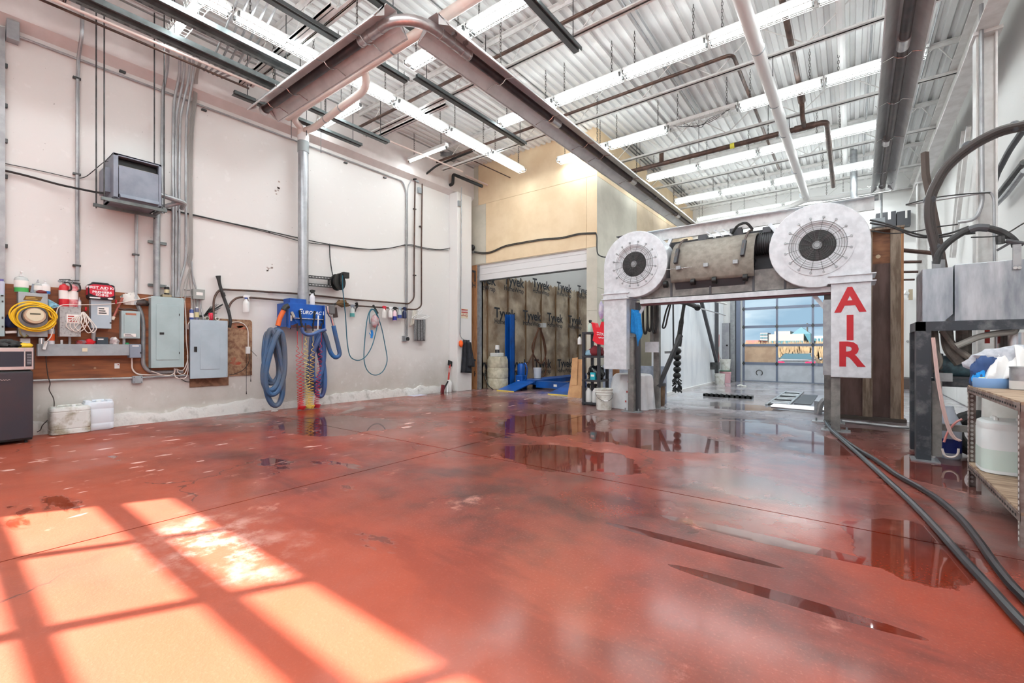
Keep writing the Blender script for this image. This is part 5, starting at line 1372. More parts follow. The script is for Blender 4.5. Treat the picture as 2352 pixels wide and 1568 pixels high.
MB().tube(spline([on_x(u, v, XV) for u, v in ((655,706),(650,716),(643,730),(638,748))], 4), 0.04, n=12).build('cuff', mat('cuff_orange', rgb(224,104,44), 0.5), t)
MB().tube(spline([on_x(u, v, XV+0.02) for u, v in ((662,702),(656,705),(651,712))], 4), 0.045, n=10).build('elbow', M_rubber, t)
HY2 = on_x(740, 830, -7.8).y
t = thing('vacuum_hose', 'purple-blue vacuum hose hung in loops behind the air coils', 'hose', (-7.95, HY2, zz(740,760)))
hose_loops(t, M_hosep, HY2, -7.98, zz(740,765), [zz(740,895), zz(740,912), zz(740,875), zz(740,890)], 0.14, 0.043, 33, 0.12)
pts = [on_x(u, v, XV+0.06) for u, v in ((692,752),(697,764),(708,769),(722,766),(735,760),(748,757))]
MB().tube(spline(pts, 4), 0.03, n=10).build('feed', M_hosep, t)
t = thing('vacuum_hose', 'short blue vacuum hose with chrome wand right of the box', 'hose', on_x(775, 780, XV))
pts = [on_x(u, v, XV+0.02) for u, v in ((766,748),(772,775),(778,800),(780,813),(774,820),(766,818),(758,806),(752,785),(746,768),(742,762))]
MB().tube(spline(pts, 4), 0.04, n=10).build('hose', mat('hose_bright', rgb(30,96,160), 0.45, c2=rgb(76,92,116), scale=2), t)
MB().tube(spline([on_x(u, v, XV) for u, v in ((752,702),(755,718),(761,728),(764,738),(767,750))], 4), [0.035]*8+[0.03]*9, n=10).build('wand', M_chrome, t)
MB().box(XV-0.06, XV+0.05, on_x(753,710,XV).y, on_x(767,710,XV).y, on_x(760,722,XV).z, on_x(760,700,XV).z).build('nozzle', mat('tool_dark', rgb(96,94,94), 0.5), t, smooth=False, bevel=0.02)
# coiled air lines
def coil(label, u0, u1, v0, m, seed, turns=26):
    rng = random.Random(seed); x = XV+0.05
    a = on_x(u0, 752, x); s0 = on_x(u0, v0, x); e_ = on_x(u1, 930, x); e_.z = 0.035
    t = thing('coiled_air_hose', label, 'hose', a)
    pts = [a, a.lerp(s0, 0.5), s0]; n = 9; tot = turns*n; R = 0.036
    for i in range(tot+1):
        q = i/tot; s = 1-(1-q)**1.9; c = s0.lerp(e_, s); an = 2*PI*i/n
        r = R*min(1, q*8+0.1)*(1.0+0.25*q)
        pts.append(Vector((c.x+r*math.cos(an), c.y+r*math.sin(an), c.z)))
    # heap on the floor
    for i in range(5*n):
        an = 2*PI*i/n; pts.append(Vector((e_.x+0.012*(i//n)+0.05*math.cos(an), e_.y+0.05*math.sin(an), 0.012+0.014*(i/n))))
    MB().tube(pts, 0.0052, n=4).build('coil', m, t)
    MB().cyl(on_x(u0, 742, x), on_x(u0, 760, x), 0.012, n=8).build('coupling', M_black, t)
    return t
M_coilr = mat('coil_red', rgb(214,36,44), 0.4); M_coily = mat('coil_yellow', rgb(232,208,110), 0.4); M_coilp = mat('coil_crimson', rgb(190,34,60), 0.4)
coil('bright red coiled air hose, leftmost under the blue box', 683, 690, 786, M_coilr, 1, 24)
coil('second red coiled air hose touching the leftmost one', 694, 693, 800, mat('coil_red2', rgb(204,44,52), 0.4), 2, 22)
coil('pale yellow coiled air hose left of the amber one', 702, 708, 770, M_coily, 3, 26)
coil('amber yellow coiled air hose in front of purple hose', 719, 713, 782, mat('coil_amber', rgb(236,196,72), 0.4), 4, 22)
coil('crimson coiled air hose, rightmost under the blue box', 738, 727, 780, M_coilp, 5, 22)
# tools on the rail
def tool(name, label, cat, u0, v0, u1, v1, r, m, mh=None, rh=0.012, split=0.6):
    a = on_x(u0, v0, XV-0.015); c = on_x(u1, v1, XV-0.015)
    t = thing(name, label, cat, c)
    md = a.lerp(c, 1-split)
    MB().cyl(md, c, r, n=8).build('handle', m, t)
    if mh: MB().bar(a, md, rh*2.2, rh*2.2, up=(1,0,0)).build('head', mh, t, smooth=False, bevel=0.004)
    return t
M_brist = mat('bristle_grey', rgb(176,168,160), 0.8)
tool('detail_brush', 'grey-tipped detail brush leftmost on the rail', 'brush', 667, 724, 667, 756, 0.008, M_black, M_brist, 0.02, 0.6)
tool('detail_brush', 'cream-tipped blue brush leaning on the rail', 'brush', 669, 716, 684, 746, 0.008, M_blue, M_brist, 0.02, 0.6)
tool('blow_gun', 'black blow gun over the first letters', 'air gun', 688, 712, 693, 752, 0.014, M_black, M_black, 0.014, 0.5)
tool('blow_gun', 'black blow gun over the last letters', 'air gun', 723, 714, 719, 752, 0.013, M_black, M_black, 0.015, 0.5)
tool('detail_brush', 'white-handled brush right on the rail', 'brush', 731, 724, 730, 756, 0.011, M_cap, M_cap, 0.01, 0.7)
tool('detail_brush', 'black-handled brush at the right end of rail', 'brush', 744, 715, 742, 745, 0.012, M_black, M_cap, 0.01, 0.7)
# spray bottle on the vacuum box
def spray(label, P, h, r, body, trig, liquid=None, group=None, hang=False, neck=None):
    t = thing('spray_bottle', label, 'spray bottle', P, 0, group)
    x, y, z = P
    MB().lathe([(r*0.96,0),(r,0.012),(r,h*0.48),(r*0.9,h*0.58),(r*0.35,h*0.72),(r*0.33,h*0.78)], P, 14).build('body', body, t)
    if liquid: MB().lathe([(r*1.015,0.006),(r*1.015,h*0.3)], P, 14).build('liquid', liquid, t)
    b = MB(); b.cyl((x,y,z+h*0.76), (x,y,z+h*0.83), r*0.42, n=12); b.build('collar', neck or trig, t)
    b = MB(); b.prism([(-r*0.8,h*0.83),(r*0.55,h*0.83),(r*1.15,h*0.9),(r*1.15,h*0.97),(-r*0.2,h),(-r*0.85,h*0.95)], (x-0.012,y,z), (0,1,0), (0,0,1), (0.024,0,0))
    b.prism([(r*0.55,h*0.84),(r*0.95,h*0.66),(r*1.1,h*0.68),(r*0.85,h*0.86)], (x-0.006,y,z), (0,1,0), (0,0,1), (0.012,0,0))
    b.build('trigger', trig, t, smooth=False)
    return t
p = on_x(717, 704, XV-0.14); p.z = VZ1-0.02+0.01
spray('white spray bottle with black trigger on the vacuum box', (p.x, p.y, VZ1), 0.29, 0.048, mat('bottle_translucent', rgb(226,226,232), 0.35), M_black)
p = on_x(565, 717, wx(0.10)); spray('white spray bottle hung on the pipe left of vacuum hose', p, 0.30, 0.052, M_whitepl, M_cap, neck=mat('neck_blue', rgb(34,66,150), 0.4))
for (u, v, h, lb, body, trig, liq) in (
    (809, 728, 0.26, 'teal spray bottle hung nearest the vacuum wand', M_clearpl, mat('trig_grey', rgb(120,124,134), 0.4), mat('liq_teal', rgb(80,150,146), 0.2)),
    (882, 730, 0.27, 'clear spray bottle with red and white trigger', mat('bottle_clear2', rgb(222,218,214), 0.25), mat('trig_red', rgb(206,40,64), 0.4), None),
    (897, 729, 0.24, 'pinkish-white bottle without trigger hung on the pipe', mat('bottle_white2', rgb(232,226,224), 0.35), M_cap, None),
    (906.5, 736, 0.31, 'pink spray bottle with blue base and black trigger', mat('bottle_pink', rgb(232,196,206), 0.3), M_black, mat('liq_navy', rgb(40,48,140), 0.3)),
    (918, 731, 0.26, 'half-full blue spray bottle with pale trigger', M_clearpl, mat('trig_pale', rgb(176,190,202), 0.4), mat('liq_blue2', rgb(52,70,140), 0.3)),
    (929, 731, 0.26, 'dark navy spray bottle in front of the conduit pair', mat('bottle_navy', rgb(36,44,78), 0.3), M_navy, None)):
    spray(lb, on_x(u, v, wx(0.11)), h, 0.048, body, trig, liq, 'spray bottles hung on the lower pipe')
# brown broom head, black clamps, rags and hangers on the pipe
t = wthing('whisk_broom', 'brown bristle whisk hung over the lower pipe', 'brush', 785, 700, 0.1)
b = MB(); a = on_x(772, 697, wx(0.12))
for k in range(14):
    e_ = on_x(778+k*1.6, 690+ (k % 5)*3.5, wx(0.09+0.012*(k % 4))); e2 = on_x(801-(k % 4)*2, 697+(k % 5)*1.5, wx(0.1)); b.tube([a, e_, e2], [0.012,0.02,0.006], n=5)
b.build('bristles', mat('broom_brown', rgb(106,80,52), 0.9), t)['kind'] = 'stuff'
MB().cyl(on_x(762,702,wx(0.1)), a, 0.02, n=8).build('handle', M_black, t)
tag(MB().bar(on_x(768,706,wx(0.1)), on_x(771,729,wx(0.1)), 0.09, 0.03, up=(1,0,0)).build('squeegee', mat('dark_brown', rgb(58,40,36), 0.6), smooth=False, bevel=0.004), 'dark brown strip hung beside the chrome wand', 'squeegee')
tag(MB().tube(spline([on_x(u, v, wx(0.1)) for u, v in ((818,695),(821,702),(818,708),(816,716))], 4), [0.03,0.03,0.025,0.02,0.02,0.02,0.018,0.015,0.012,0.01,0.01,0.008,0.006], n=8).build('spray_trigger', M_black), 'loose black trigger hung right of teal bottle', 'spray trigger')
lump('hanging_bag', 'clear plastic bag with pink soap hung on the hose', 'bag', on_x(862, 732, wx(0.1))-Vector((0,0,0.05)), 0.06, 0.10, 0.15, mat('bag_clear', rgb(196,190,192), 0.15, c2=rgb(190,120,124), scale=8), 31, 0.15, flat=False)
def cloth(name, label, cat, corners, m, nu=10, nv=12, fold=0.02, seed=0, freq=2.5, parent=None, thick=0.006):
    p = [Vector(c) for c in corners]; n = (p[1]-p[0]).cross(p[3]-p[0]).normalized()
    g = []
    for j in range(nv+1):
        row = []
        for i in range(nu+1):
            s = i/nu; t_ = j/nv
            q = p[0].lerp(p[1], s).lerp(p[3].lerp(p[2], s), t_)
            a = mnoise.noise(Vector((s*freq*2, t_*freq*0.5, seed*7.7)))
            row.append(q+n*(fold*(a*1.6+0.7*math.sin(s*PI*freq*2+seed+t_))*(0.35+0.65*t_)))
        g.append(row)
    o = MB().grid(g).build(name, m, parent, angle=70, thick=thick)
    return tag(o, label, cat) if label else o
cloth('rag', 'cream rag pegged on the pipe beside white hangers', 'rag', [on_x(949,712,wx(0.1)), on_x(957,712,wx(0.1)), on_x(955,738,wx(0.09)), on_x(941,751,wx(0.09))], mat('rag_cream', rgb(206,200,190), 0.9), fold=0.025, seed=2)
t = wthing('floor_mat', 'grey ribbed car mat hung on white hangers', 'mat', 962, 755, 0.08)
y0, y1, z0, z1 = wr(950, 733, 975, 783, wx(0.08))
cloth('mat', None, None, [(wx(0.1),y0,z1),(wx(0.1),y1,z1),(wx(0.09),y1,z0),(wx(0.09),y0,z0)], mat('mat_grey', rgb(136,136,138), 0.9, c2=rgb(110,110,112), scale=40), fold=0.018, seed=4, freq=1.3, parent=t, thick=0.01)
for k, u in enumerate((959, 966, 972)):
    MB().tube(spline([on_x(u+0.5*math.sin(v), v, wx(0.125)) for v in (734,745,758,770,782)], 3), 0.007, n=5).build('seam', M_black, t)
for k, (u, v, s) in enumerate(((963,712,1.0),(958,712,0.9))):
    t = wthing('clothes_hanger', ('front white plastic hanger above the grey mat', 'rear white plastic hanger above the grey mat')[k], 'hanger', u, v, 0.1)
    P = [on_x(u+a*s, v+b2*s, wx(0.12+0.02*k)) for a, b2 in ((2,2),(5,-2),(6,3),(2,10),(22,12),(24,15),(8,21),(-10,21),(-12,18),(0,10))]
    MB().tube(spline(P, 4), 0.007, n=6).build('frame', M_cap, t)
# hose reel on its arms
rr = wthing('hose_reel', 'black hose reel on two slotted arms from the duct', 'hose reel', 778, 646, 0.3)
c = on_x(777, 647, wx(0.22))
for k, (dx, rr_) in enumerate(((-0.10,0.165),(0.02,0.165))):
    MB().lathe([(rr_,-0.01),(rr_,0.01),(rr_*0.86,0.014),(rr_*0.3,0.012)], c+Vector((dx,0.02,0)), 24, axis=(1,0.35,0)).build('flange', M_black, rr)
MB().cyl(c+Vector((-0.1,0,0)), c+Vector((0.02,0.04,0)), 0.10, n=20).build('drum', M_rubber, rr)
MB().bar(c+Vector((0.04,0.03,0.17)), c+Vector((0.04,0.03,-0.05)), 0.05, 0.03, up=(0,1,0)).build('bracket', M_dkmetal, rr, smooth=False)
MB().box(c.x+0.0, c.x+0.09, c.y+0.06, c.y+0.19, c.z+0.08, c.z+0.2).build('guide', M_black, rr, smooth=False, bevel=0.008)
for (v0, v1) in ((635,640),(653,658)):
    a = on_x(707, v0, wx(0.14)); e_ = on_x(764, v1, wx(0.14))
    MB().bar(a, e_, 0.04, 0.055).build('arm', M_dkmetal, rr, smooth=False)
    h = MB()
    for i in range(8):
        q = a.lerp(e_, (i+0.6)/8.2)+Vector((0.021,0,0)); h.box(q.x-0.001,q.x+0.001,q.y-0.02,q.y+0.02,q.z-0.008,q.z+0.008)
    h.build('slots', mat('slot_pale', rgb(190,190,190), 0.5), rr, smooth=False)['kind'] = 'stuff'
MB().bar(on_x(755,637,wx(0.14)), on_x(755,656,wx(0.14)), 0.03, 0.03, up=(1,0,0)).build('arm_brace', M_dkmetal, rr, smooth=False)
MB().tube(spline([on_x(u, v, wx(d)) for u, v, d in ((757,562,0.03),(758,590,0.05),(761,615,0.1),(764,632,0.15))], 4), 0.012, n=6).build('supply', M_rubber, rr)
M_teal = mat('hose_teal', rgb(44,104,122), 0.4)
t = wthing('air_hose', 'teal air hose drooping from the reel in a long loop', 'hose', 850, 740, 0.15)
pts = [(787,632,0.3),(787,660,0.26),(790,690,0.2),(794,730,0.14),(797,780,0.12),(803,815,0.12),(815,826,0.12),(829,826,0.12),(843,815,0.13),(856,790,0.14),(866,750,0.14),(868,730,0.14),(858,711,0.15),(850,713,0.15),(843,735,0.13),(838,780,0.12),(836,820,0.12),(840,843,0.12),(850,857,0.12),(864,861,0.12),(878,854,0.12),(887,838,0.12),(889,820,0.12),(884,790,0.12),(877,755,0.12),(868,726,0.13),(860,711,0.14),(851,714,0.15),(848,728,0.15),(850,745,0.15)]
MB().tube(spline([on_x(u, v, wx(d)) for u, v, d in pts], 5), 0.0105, n=7).build('hose', M_teal, t)
MB().tube([on_x(850,744,wx(0.15)), on_x(852,758,wx(0.15))], 0.014, n=8).build('fitting', M_chrome, t)
MB().tube(spline([on_x(u, v, wx(0.15)) for u, v in ((853,758),(855,766),(853,776))], 3), 0.024, n=8).build('blow_gun', mat('gun_blue', rgb(24,126,206), 0.4), t)
MB().bar(on_x(853,772,wx(0.15)), on_x(848,764,wx(0.15)), 0.012, 0.012, up=(1,0,0)).build('lever', MATS['gun_blue'], t, smooth=False)
MB().bar(on_x(857,700,wx(0.1)), on_x(868,720,wx(0.14)), 0.03, 0.03, up=(1,0,0)).build('hook', M_black, t, smooth=False)
# wall stickers and small marks
for (u, v, w, h, lb) in ((638,432,0.05,0.22,'peeled brown sticker remnant on wall left of duct'),(620,614,0.05,0.07,'small square sticker remnant above thin brown pipes')):
    q = on_x(u, v, W); t = thing('wall_sticker', lb, 'sticker', q); b = MB(); rng = random.Random(u)
    for k in range(9):
        y = q.y+rng.uniform(-w,w); z = q.z+rng.uniform(-h/2,h/2)+ (y-q.y)*0.8; s = rng.uniform(0.008,0.02); b.box(W, W+0.001, y-s, y+s, z-s*0.7, z+s*0.9)
    b.build('scrap', mat('sticker_brown', rgb(176,160,152), 0.8), t, smooth=False)['kind'] = 'stuff'
t = wthing('wall_vent', 'rusty round pipe hole high on the wall right of duct', 'vent', 793, 347, 0.03); q = on_x(793, 347, W)
MB().lathe([(0.05,0),(0.055,0.05),(0.035,0.05),(0.03,0.01)], q, 16, axis=(1,0,0)).build('collar', M_brownpipe, t); MB().cyl(q, q+Vector((0.012,0,0)), 0.033, n=14).build('hole', M_black, t)
for (u, v, lb) in ((959,411,'small round box on the conduit near far corner'),(966,437,'grey square box on the brown pipes near far corner')):
    t = wthing('junction_box', lb, 'box', u, v, 0.06); q = on_x(u, v, wx(0.06))
    MB().box(q.x-0.05, q.x, q.y-0.06, q.y+0.06, q.z-0.07, q.z+0.07).build('box', M_boxgrey, t, smooth=False, bevel=0.01)
# junk at the foot of the wall by the pilaster
t = wthing('squeegee', 'red and white scraper leaning against the pilaster', 'scraper', 1026, 880, 0.1)
a = on_z(1024, 901); a.x += 0.05
c = on_x(1034, 830, wx(0.1))
MB().tube([a, a.lerp(c, 0.4)], 0.02, n=8).build('lower_handle', M_cap, t); MB().tube([a.lerp(c, 0.4), a.lerp(c, 0.9)], 0.022, n=8).build('grip', M_inkred, t); MB().bar(a.lerp(c, 0.86), a.lerp(c, 1.02), 0.13, 0.03, up=(1,0,0)).build('head', M_black, t, smooth=False)
t = wthing('windshield_brush', 'dark red brush head standing at the wall foot', 'brush', 1014, 893, 0.1); q = on_z(1013, 902); q.x += 0.04
MB().bar(q, q+Vector((0,0.03,0.2)), 0.09, 0.05, up=(1,0,0)).build('head', mat('brush_maroon', rgb(112,30,36), 0.6), t, smooth=False, bevel=0.01); MB().bar(q+Vector((0,0.05,0.08)), q+Vector((0,0.2,0.28)), 0.03, 0.02, up=(1,0,0)).build('handle', M_black, t, smooth=False)
q = on_z(1029.5, 899.5); q.x += 0.03
t = thing('plastic_jug', 'white wide jug with tall handle at the pilaster foot', 'jug', q)
MB().lathe([(0.075,0),(0.08,0.01),(0.08,0.2),(0.055,0.27),(0.025,0.3),(0.02,0.32)], q, 14).build('body', M_whitepl, t); MB().tube([q+Vector((0,0,0.3)), q+Vector((0,0.01,0.6))], 0.012, n=7).build('handle', mat('stick_pink', rgb(206,180,176), 0.5), t)
q = on_z(631, 945); t = thing('crumpled_paper', 'scrap of white paper on floor by the hose', 'paper', q)
lump('scrap', None, None, q, 0.035, 0.06, 0.02, M_paper, 41, 0.5); o = bpy.data.objects['scrap.002'] if 'scrap.002' in bpy.data.objects else bpy.data.objects['scrap']
o.parent = t; o.matrix_parent_inverse = WM[t.name].inverted()
tag(MB().box(-8.19, -7.95, 6.75, 7.15, 0.001, 0.008).build('folded_sheet', mat('sheet_lilac', rgb(200,200,220), 0.6), smooth=False), 'flat pale sheet on the floor at the wall foot', 'sheet')
# ================================================================== SERVICE BAY BEHIND THE OPENING
M_wrap = mat('house_wrap', rgb(206,190,166), 0.3, 0.1, c2=rgb(146,122,98), scale=1.6, lo=0.38, hi=0.66, detail=8)
M_wrapink = mat('wrap_ink', rgb(44,46,52), 0.5)
XW = -8.14
wy = [9.26] + [on_x(u, 720, XW).y for u in (1117.7,1164.8,1205.7,1241,1274.6,1305,1326)] + [16.4]
def wrapz(y, z):
    a = mnoise.noise(Vector((y*1.7, z*1.9, 3)))+0.6*mnoise.noise(Vector((y*3.7+z*2.5, z*4.1-y, 8)))
    lowf = max(0, 1.4-z)/1.4
    return XW+0.05*a+0.05*lowf*math.sin(y*9+2.2*mnoise.noise(Vector((y, z*0.4, 1))))+0.02*abs(mnoise.noise(Vector((y*6, z*2.2, 5))))
ww = thing('wall_wrap', None, None, (XW, 12, 0)); tag(ww, kind='structure')
for i in range(len(wy)-1):
    n = 18; m = 44
    MB().grid([[(wrapz(wy[i]+(wy[i+1]-wy[i])*a/n, 3.22*b/m), wy[i]+(wy[i+1]-wy[i])*a/n, 3.22*b/m+(0.04*math.sin(a*1.3+i) if b == m else 0)) for a in range(n+1)] for b in range(m+1)]).build('wrap_panel', M_wrap, ww, angle=75)
for y in wy[1:-1]:
    MB().box(XW+0.0, XW+0.055, y-0.012, y+0.012, 0, 3.22).build('batten', mat('batten', rgb(128,100,72), 0.7), ww, smooth=False)
for (row, us, v0, dv) in ((0,(1112,1181,1243,1296,1341),640,7),(1,(1072,1160,1222,1275,1321),716,5),(2,(1116,1190,1247,1297),838,-1)):
    for k, u in enumerate(us):
        p = on_x(u, v0+dv*k, XW+0.085)
        if p.y < 9.0 and k == 0 and row == 1: continue
        text('lettering', 'Tyvek', M_wrapink, ww, p, (0,1,-0.02), (0,0,1), 0.40, 0.010)
        text('lettering', 'HomeWrap', M_wrapink, ww, p-Vector((0,0,0.24)), (0,1,-0.02), (0,0,1), 0.20, 0.002)
# strip lights added out of sight to brighten the bay and its wrapped wall
for k, y in enumerate((9.9, 11.2, 12.5, 13.8, 15.1)):
    place_light(L_proto, -6.6, y, 0, 'added unseen strip light inside the service bay, %s from its door' % ORD[k], 'added strip lights in the service bay')
# drum with boxes on it
dq = Vector((-7.72, 9.5, 0)); dr_ = thing('plastic_drum', 'tall cream plastic drum at the bay door', 'drum', dq)
MB().lathe([(0.27,0),(0.285,0.02),(0.285,0.28),(0.275,0.295),(0.288,0.31),(0.288,0.56),(0.278,0.575),(0.285,0.59),(0.28,0.80),(0.25,0.86),(0.25,0.88),(0.22,0.88),(0.21,0.86)], dq, 28).build('body', mat('drum_cream', rgb(206,198,176), 0.5, c2=rgb(176,166,142), scale=8), dr_)
t = thing('paper_box', 'white tray of parts on the cream drum', 'box', dq+Vector((0,0,0.88))); MB().box(dq.x-0.12, dq.x+0.12, dq.y-0.18, dq.y+0.12, 0.88, 0.98).build('tray', M_whitepl, t, smooth=False, bevel=0.01)
t = thing('spray_bottle', 'white capped bottle on the tray over the drum', 'bottle', dq+Vector((0,0,0.98))); MB().lathe([(0.05,0),(0.05,0.08),(0.06,0.09),(0.06,0.2),(0.05,0.21)], dq+Vector((0,-0.02,0.98)), 14).build('body', M_cap, t); MB().lathe([(0.062,0.0),(0.062,0.09)], dq+Vector((0,-0.02,0.98)), 14).build('base', M_dkmetal, t)
tag(MB().tube(spline([(-8.05,9.35,0.5),(-7.95,9.25,0.3),(-7.8,9.2,0.1),(-7.6,9.15,0.012)], 5), 0.012, n=6).build('cable', M_black), 'black cable drooping in front of the cream drum', 'cable')
# two-post lift with drive-on ramps
lf = thing('car_lift', 'blue car lift with column and yellow-tipped ramps', 'car lift', (-6.4, 10.4, 0))
M_lift = mat('lift_blue', rgb(16,86,172), 0.35, c2=rgb(20,56,110), scale=2, lo=0.45, hi=0.7)
b = MB(); cx, cy = -7.62, 9.92
b.box(cx-0.1, cx+0.1, cy+0.08, cy+0.1, 0, 2.05); b.box(cx-0.1, cx-0.07, cy-0.1, cy+0.1, 0, 2.05); b.box(cx+0.07, cx+0.1, cy-0.1, cy+0.1, 0, 2.05)
b.build('column', M_lift, lf, smooth=False)
MB().box(cx-0.2, cx+0.2, cy-0.2, cy+0.2, 0, 0.02).build('base_plate', M_lift, lf, smooth=False)
for (x0, x1) in ((-7.33,-6.78),(-5.76,-5.2)):
    MB().prism([(0,0.0),(0.92,0.19),(0.92,0.21),(0,0.025)], (x0,9.0,0), (0,1,0), (0,0,1), (x1-x0,0,0)).build('ramp', M_lift, lf, smooth=False)
    MB().box(x0, x1, 8.98, 9.0, 0, 0.025).build('ramp_tip', mat('tip_yellow', rgb(222,196,90), 0.5), lf, smooth=False)
    MB().box(x0, x1, 9.95, 14.2, 0.12, 0.24).build('runway', M_lift, lf, smooth=False)
MB().box(-6.76, -5.78, 9.95, 10.2, 0.05, 0.22).build('cross_beam', M_lift, lf, smooth=False)
MB().box(-6.2, -6.1, 9.945, 9.95, 0.1, 0.16).build('label', M_paper, lf, smooth=False)
t = thing('power_unit', 'blue hydraulic power unit beside the lift column', 'machine', (-7.25, 10.0, 0))
MB().lathe([(0.1,0.35),(0.11,0.4),(0.11,0.62),(0.08,0.68)], (-7.3,10.02,0), 16).build('motor', M_lift, t); MB().box(-7.42,-7.18,9.9,10.15,0,0.36).build('tank', M_lift, t, smooth=False, bevel=0.02); MB().box(-7.34,-7.27,9.895,9.9,0.14,0.22).build('label', M_paper, t, smooth=False)
MB().tube(spline([(-7.25,10,0.6),(-7.15,9.98,0.7),(-7.05,9.95,0.55),(-7.08,9.95,0.3),(-7.15,9.95,0.15)], 4), 0.018, n=6).build('hose', M_lift, t)
q = Vector((-7.15, 10.6, 0.0)); t = thing('bucket', 'small white bucket behind the blue power unit', 'bucket', q); MB().lathe([(0.1,0),(0.12,0.28),(0.125,0.3),(0.11,0.3),(0.09,0.02)], q+Vector((0,0,0.25)), 16).build('body', M_whitepl, t); MB().box(q.x-0.1,q.x+0.1,q.y-0.1,q.y+0.1,0,0.25).build('stand', M_dkmetal, t, smooth=False)
t = thing('air_hose', 'rust-brown hose looped on the wrapped bay wall', 'hose', on_x(1240, 800, XW+0.1))
M_hbr = mat('hose_brown', rgb(110,70,48), 0.5)
for pts in (((1238,752),(1228,790),(1224,830),(1228,862),(1242,870),(1254,850),(1252,810),(1246,775),(1240,752)), ((1238,752),(1230,772),(1222,800),(1232,826),(1244,834),(1254,812),(1250,780),(1240,752)), ((1224,812),(1210,838),(1196,850),(1172,852))):
    MB().tube(spline([on_x(u, v, XW+0.16) for u, v in pts], 5), 0.022, n=6).build('loop', M_hbr, t)
MB().box(XW+0.02, XW+0.2, on_x(1236,748,XW).y, on_x(1243,748,XW).y, on_x(1240,752,XW).z, on_x(1240,742,XW).z).build('hook', M_whitepl, t, smooth=False)
# cardboard leaning at the jamb
q = Vector((-4.92, 8.9, 0)); t = thing('cardboard', 'tall brown cardboard leaning against the bay jamb', 'cardboard', q)
MB().prism([(-0.20,0),(0.16,0),(0.16,0.86),(-0.08,0.86)], (q.x,q.y-0.10,0), (1,0,0), (0,0.1,1), (0,0.03,0)).build('sheet', mat('cardboard', rgb(214,166,120), 0.8, c2=rgb(196,148,104), scale=4), t, smooth=False)
MB().prism([(-0.17,0.0),(0.16,0.0),(0.16,0.28),(-0.13,0.28)], (q.x,q.y-0.125,0), (1,0,0), (0,0.1,1), (0,0.012,0)).build('flap', MATS['cardboard'], t, smooth=False)
MB().prism([(0.0,0),(0.17,0),(0.16,0.62),(0.02,0.6)], (q.x-0.12,q.y-0.112,0.28), (1,0,0), (0,0.1,1), (0,0.008,0)).build('fold', MATS['cardboard'], t, smooth=False)
# wall-mounted bits around the bay door
t = thing('wall_speaker', 'small black round alarm at the bay door corner', 'alarm', (-8.0, YB-0.03, 3.42)); q = on_y(1086, 569, YB-0.04)
MB().lathe([(0.08,0),(0.08,0.05),(0.06,0.07),(0.02,0.06)], q, 18, axis=(0,-1,0)).build('horn', M_black, t); MB().box(q.x-0.04,q.x+0.04,q.y,q.y+0.04,q.z-0.14,q.z-0.08).build('bracket', M_galv, t, smooth=False)
t = thing('cable_run', 'drooping dark cables across the tan drywall over the door', 'cable', on_y(1200, 575, YB))
for k in range(2):
    MB().tube(spline([on_y(u, v+2.5*k, YB-0.02) for u, v in ((1088,577),(1110,580),(1130,577),(1160,564),(1200,556),(1250,548),(1290,545),(1330,536),(1368,534))], 4), 0.011, n=6).build('cable', M_rubber, t)
MB().tube(spline([on_y(u, v, YB-0.02) for u, v in ((1368,534),(1371,545),(1371,570),(1374,584),(1386,590),(1400,590))], 4), 0.014, n=6).build('cable', M_rubber, t)
sg = thing('danger_sign', 'small red and cream danger no smoking sign on the pilaster', 'sign', (-7.985, 8.55, 1.9))
XS = -7.985; a = on_x(1059, 728, XS); c = on_x(1075, 712, XS)
MB().box(XS-0.004, XS, a.y, c.y, on_x(1067,731,XS).z, on_x(1067,709,XS).z).build('plate', mat('sign_cream', rgb(226,214,190), 0.5), sg, smooth=False)
ym = (a.y+c.y)/2; zt, zb = on_x(1067,709,XS).z, on_x(1067,731,XS).z; hh = zt-zb
MB().box(XS, XS+0.001, a.y+0.015, c.y-0.015, zt-hh*0.44, zt-hh*0.06).build('band', M_inkred, sg, smooth=False)
text('lettering', 'DANGER', M_cap, sg, (XS+0.0015, ym, zt-hh*0.25), (0,1,0), (0,0,1), 0.062, 0.001)
text('lettering', 'NO\nSMOKING', M_inkred, sg, (XS+0.0005, a.y+(c.y-a.y)*0.33, zb+hh*0.36), (0,1,0), (0,0,1), 0.036, 0.001)
MB().tube([(XS+0.002, c.y-0.06+0.035*math.cos(x), zb+hh*0.3+0.035*math.sin(x)) for x in [2*PI*i/16 for i in range(16)]], 0.004, n=4, closed=True).build('symbol', M_inkred, sg)
MB().bar((XS+0.002, c.y-0.085, zb+hh*0.3+0.025), (XS+0.002, c.y-0.035, zb+hh*0.3-0.025), 0.006, 0.004, up=(1,0,0)).build('symbol_bar', M_inkred, sg, smooth=False)
t = thing('conduit', 'grey conduit with boxes down the pilaster face', 'conduit', (XS, 8.45, 2))
P = [on_x(u, v, XS+0.03) for u, v in ((1060,430),(1059,600),(1058,700),(1057,768))]; MB().tube(P, 0.013, n=8).build('run', M_conduit, t)
MB().tube(spline([on_x(u, v, XS+0.03) for u, v in ((1057,768),(1060,776),(1066,780))], 4), 0.01, n=6).build('drop', M_conduit, t)
q = on_x(1057, 467, XS+0.05); MB().box(q.x-0.05,q.x,q.y-0.05,q.y+0.05,q.z-0.07,q.z+0.07).build('box', M_boxgrey, t, smooth=False, bevel=0.008)
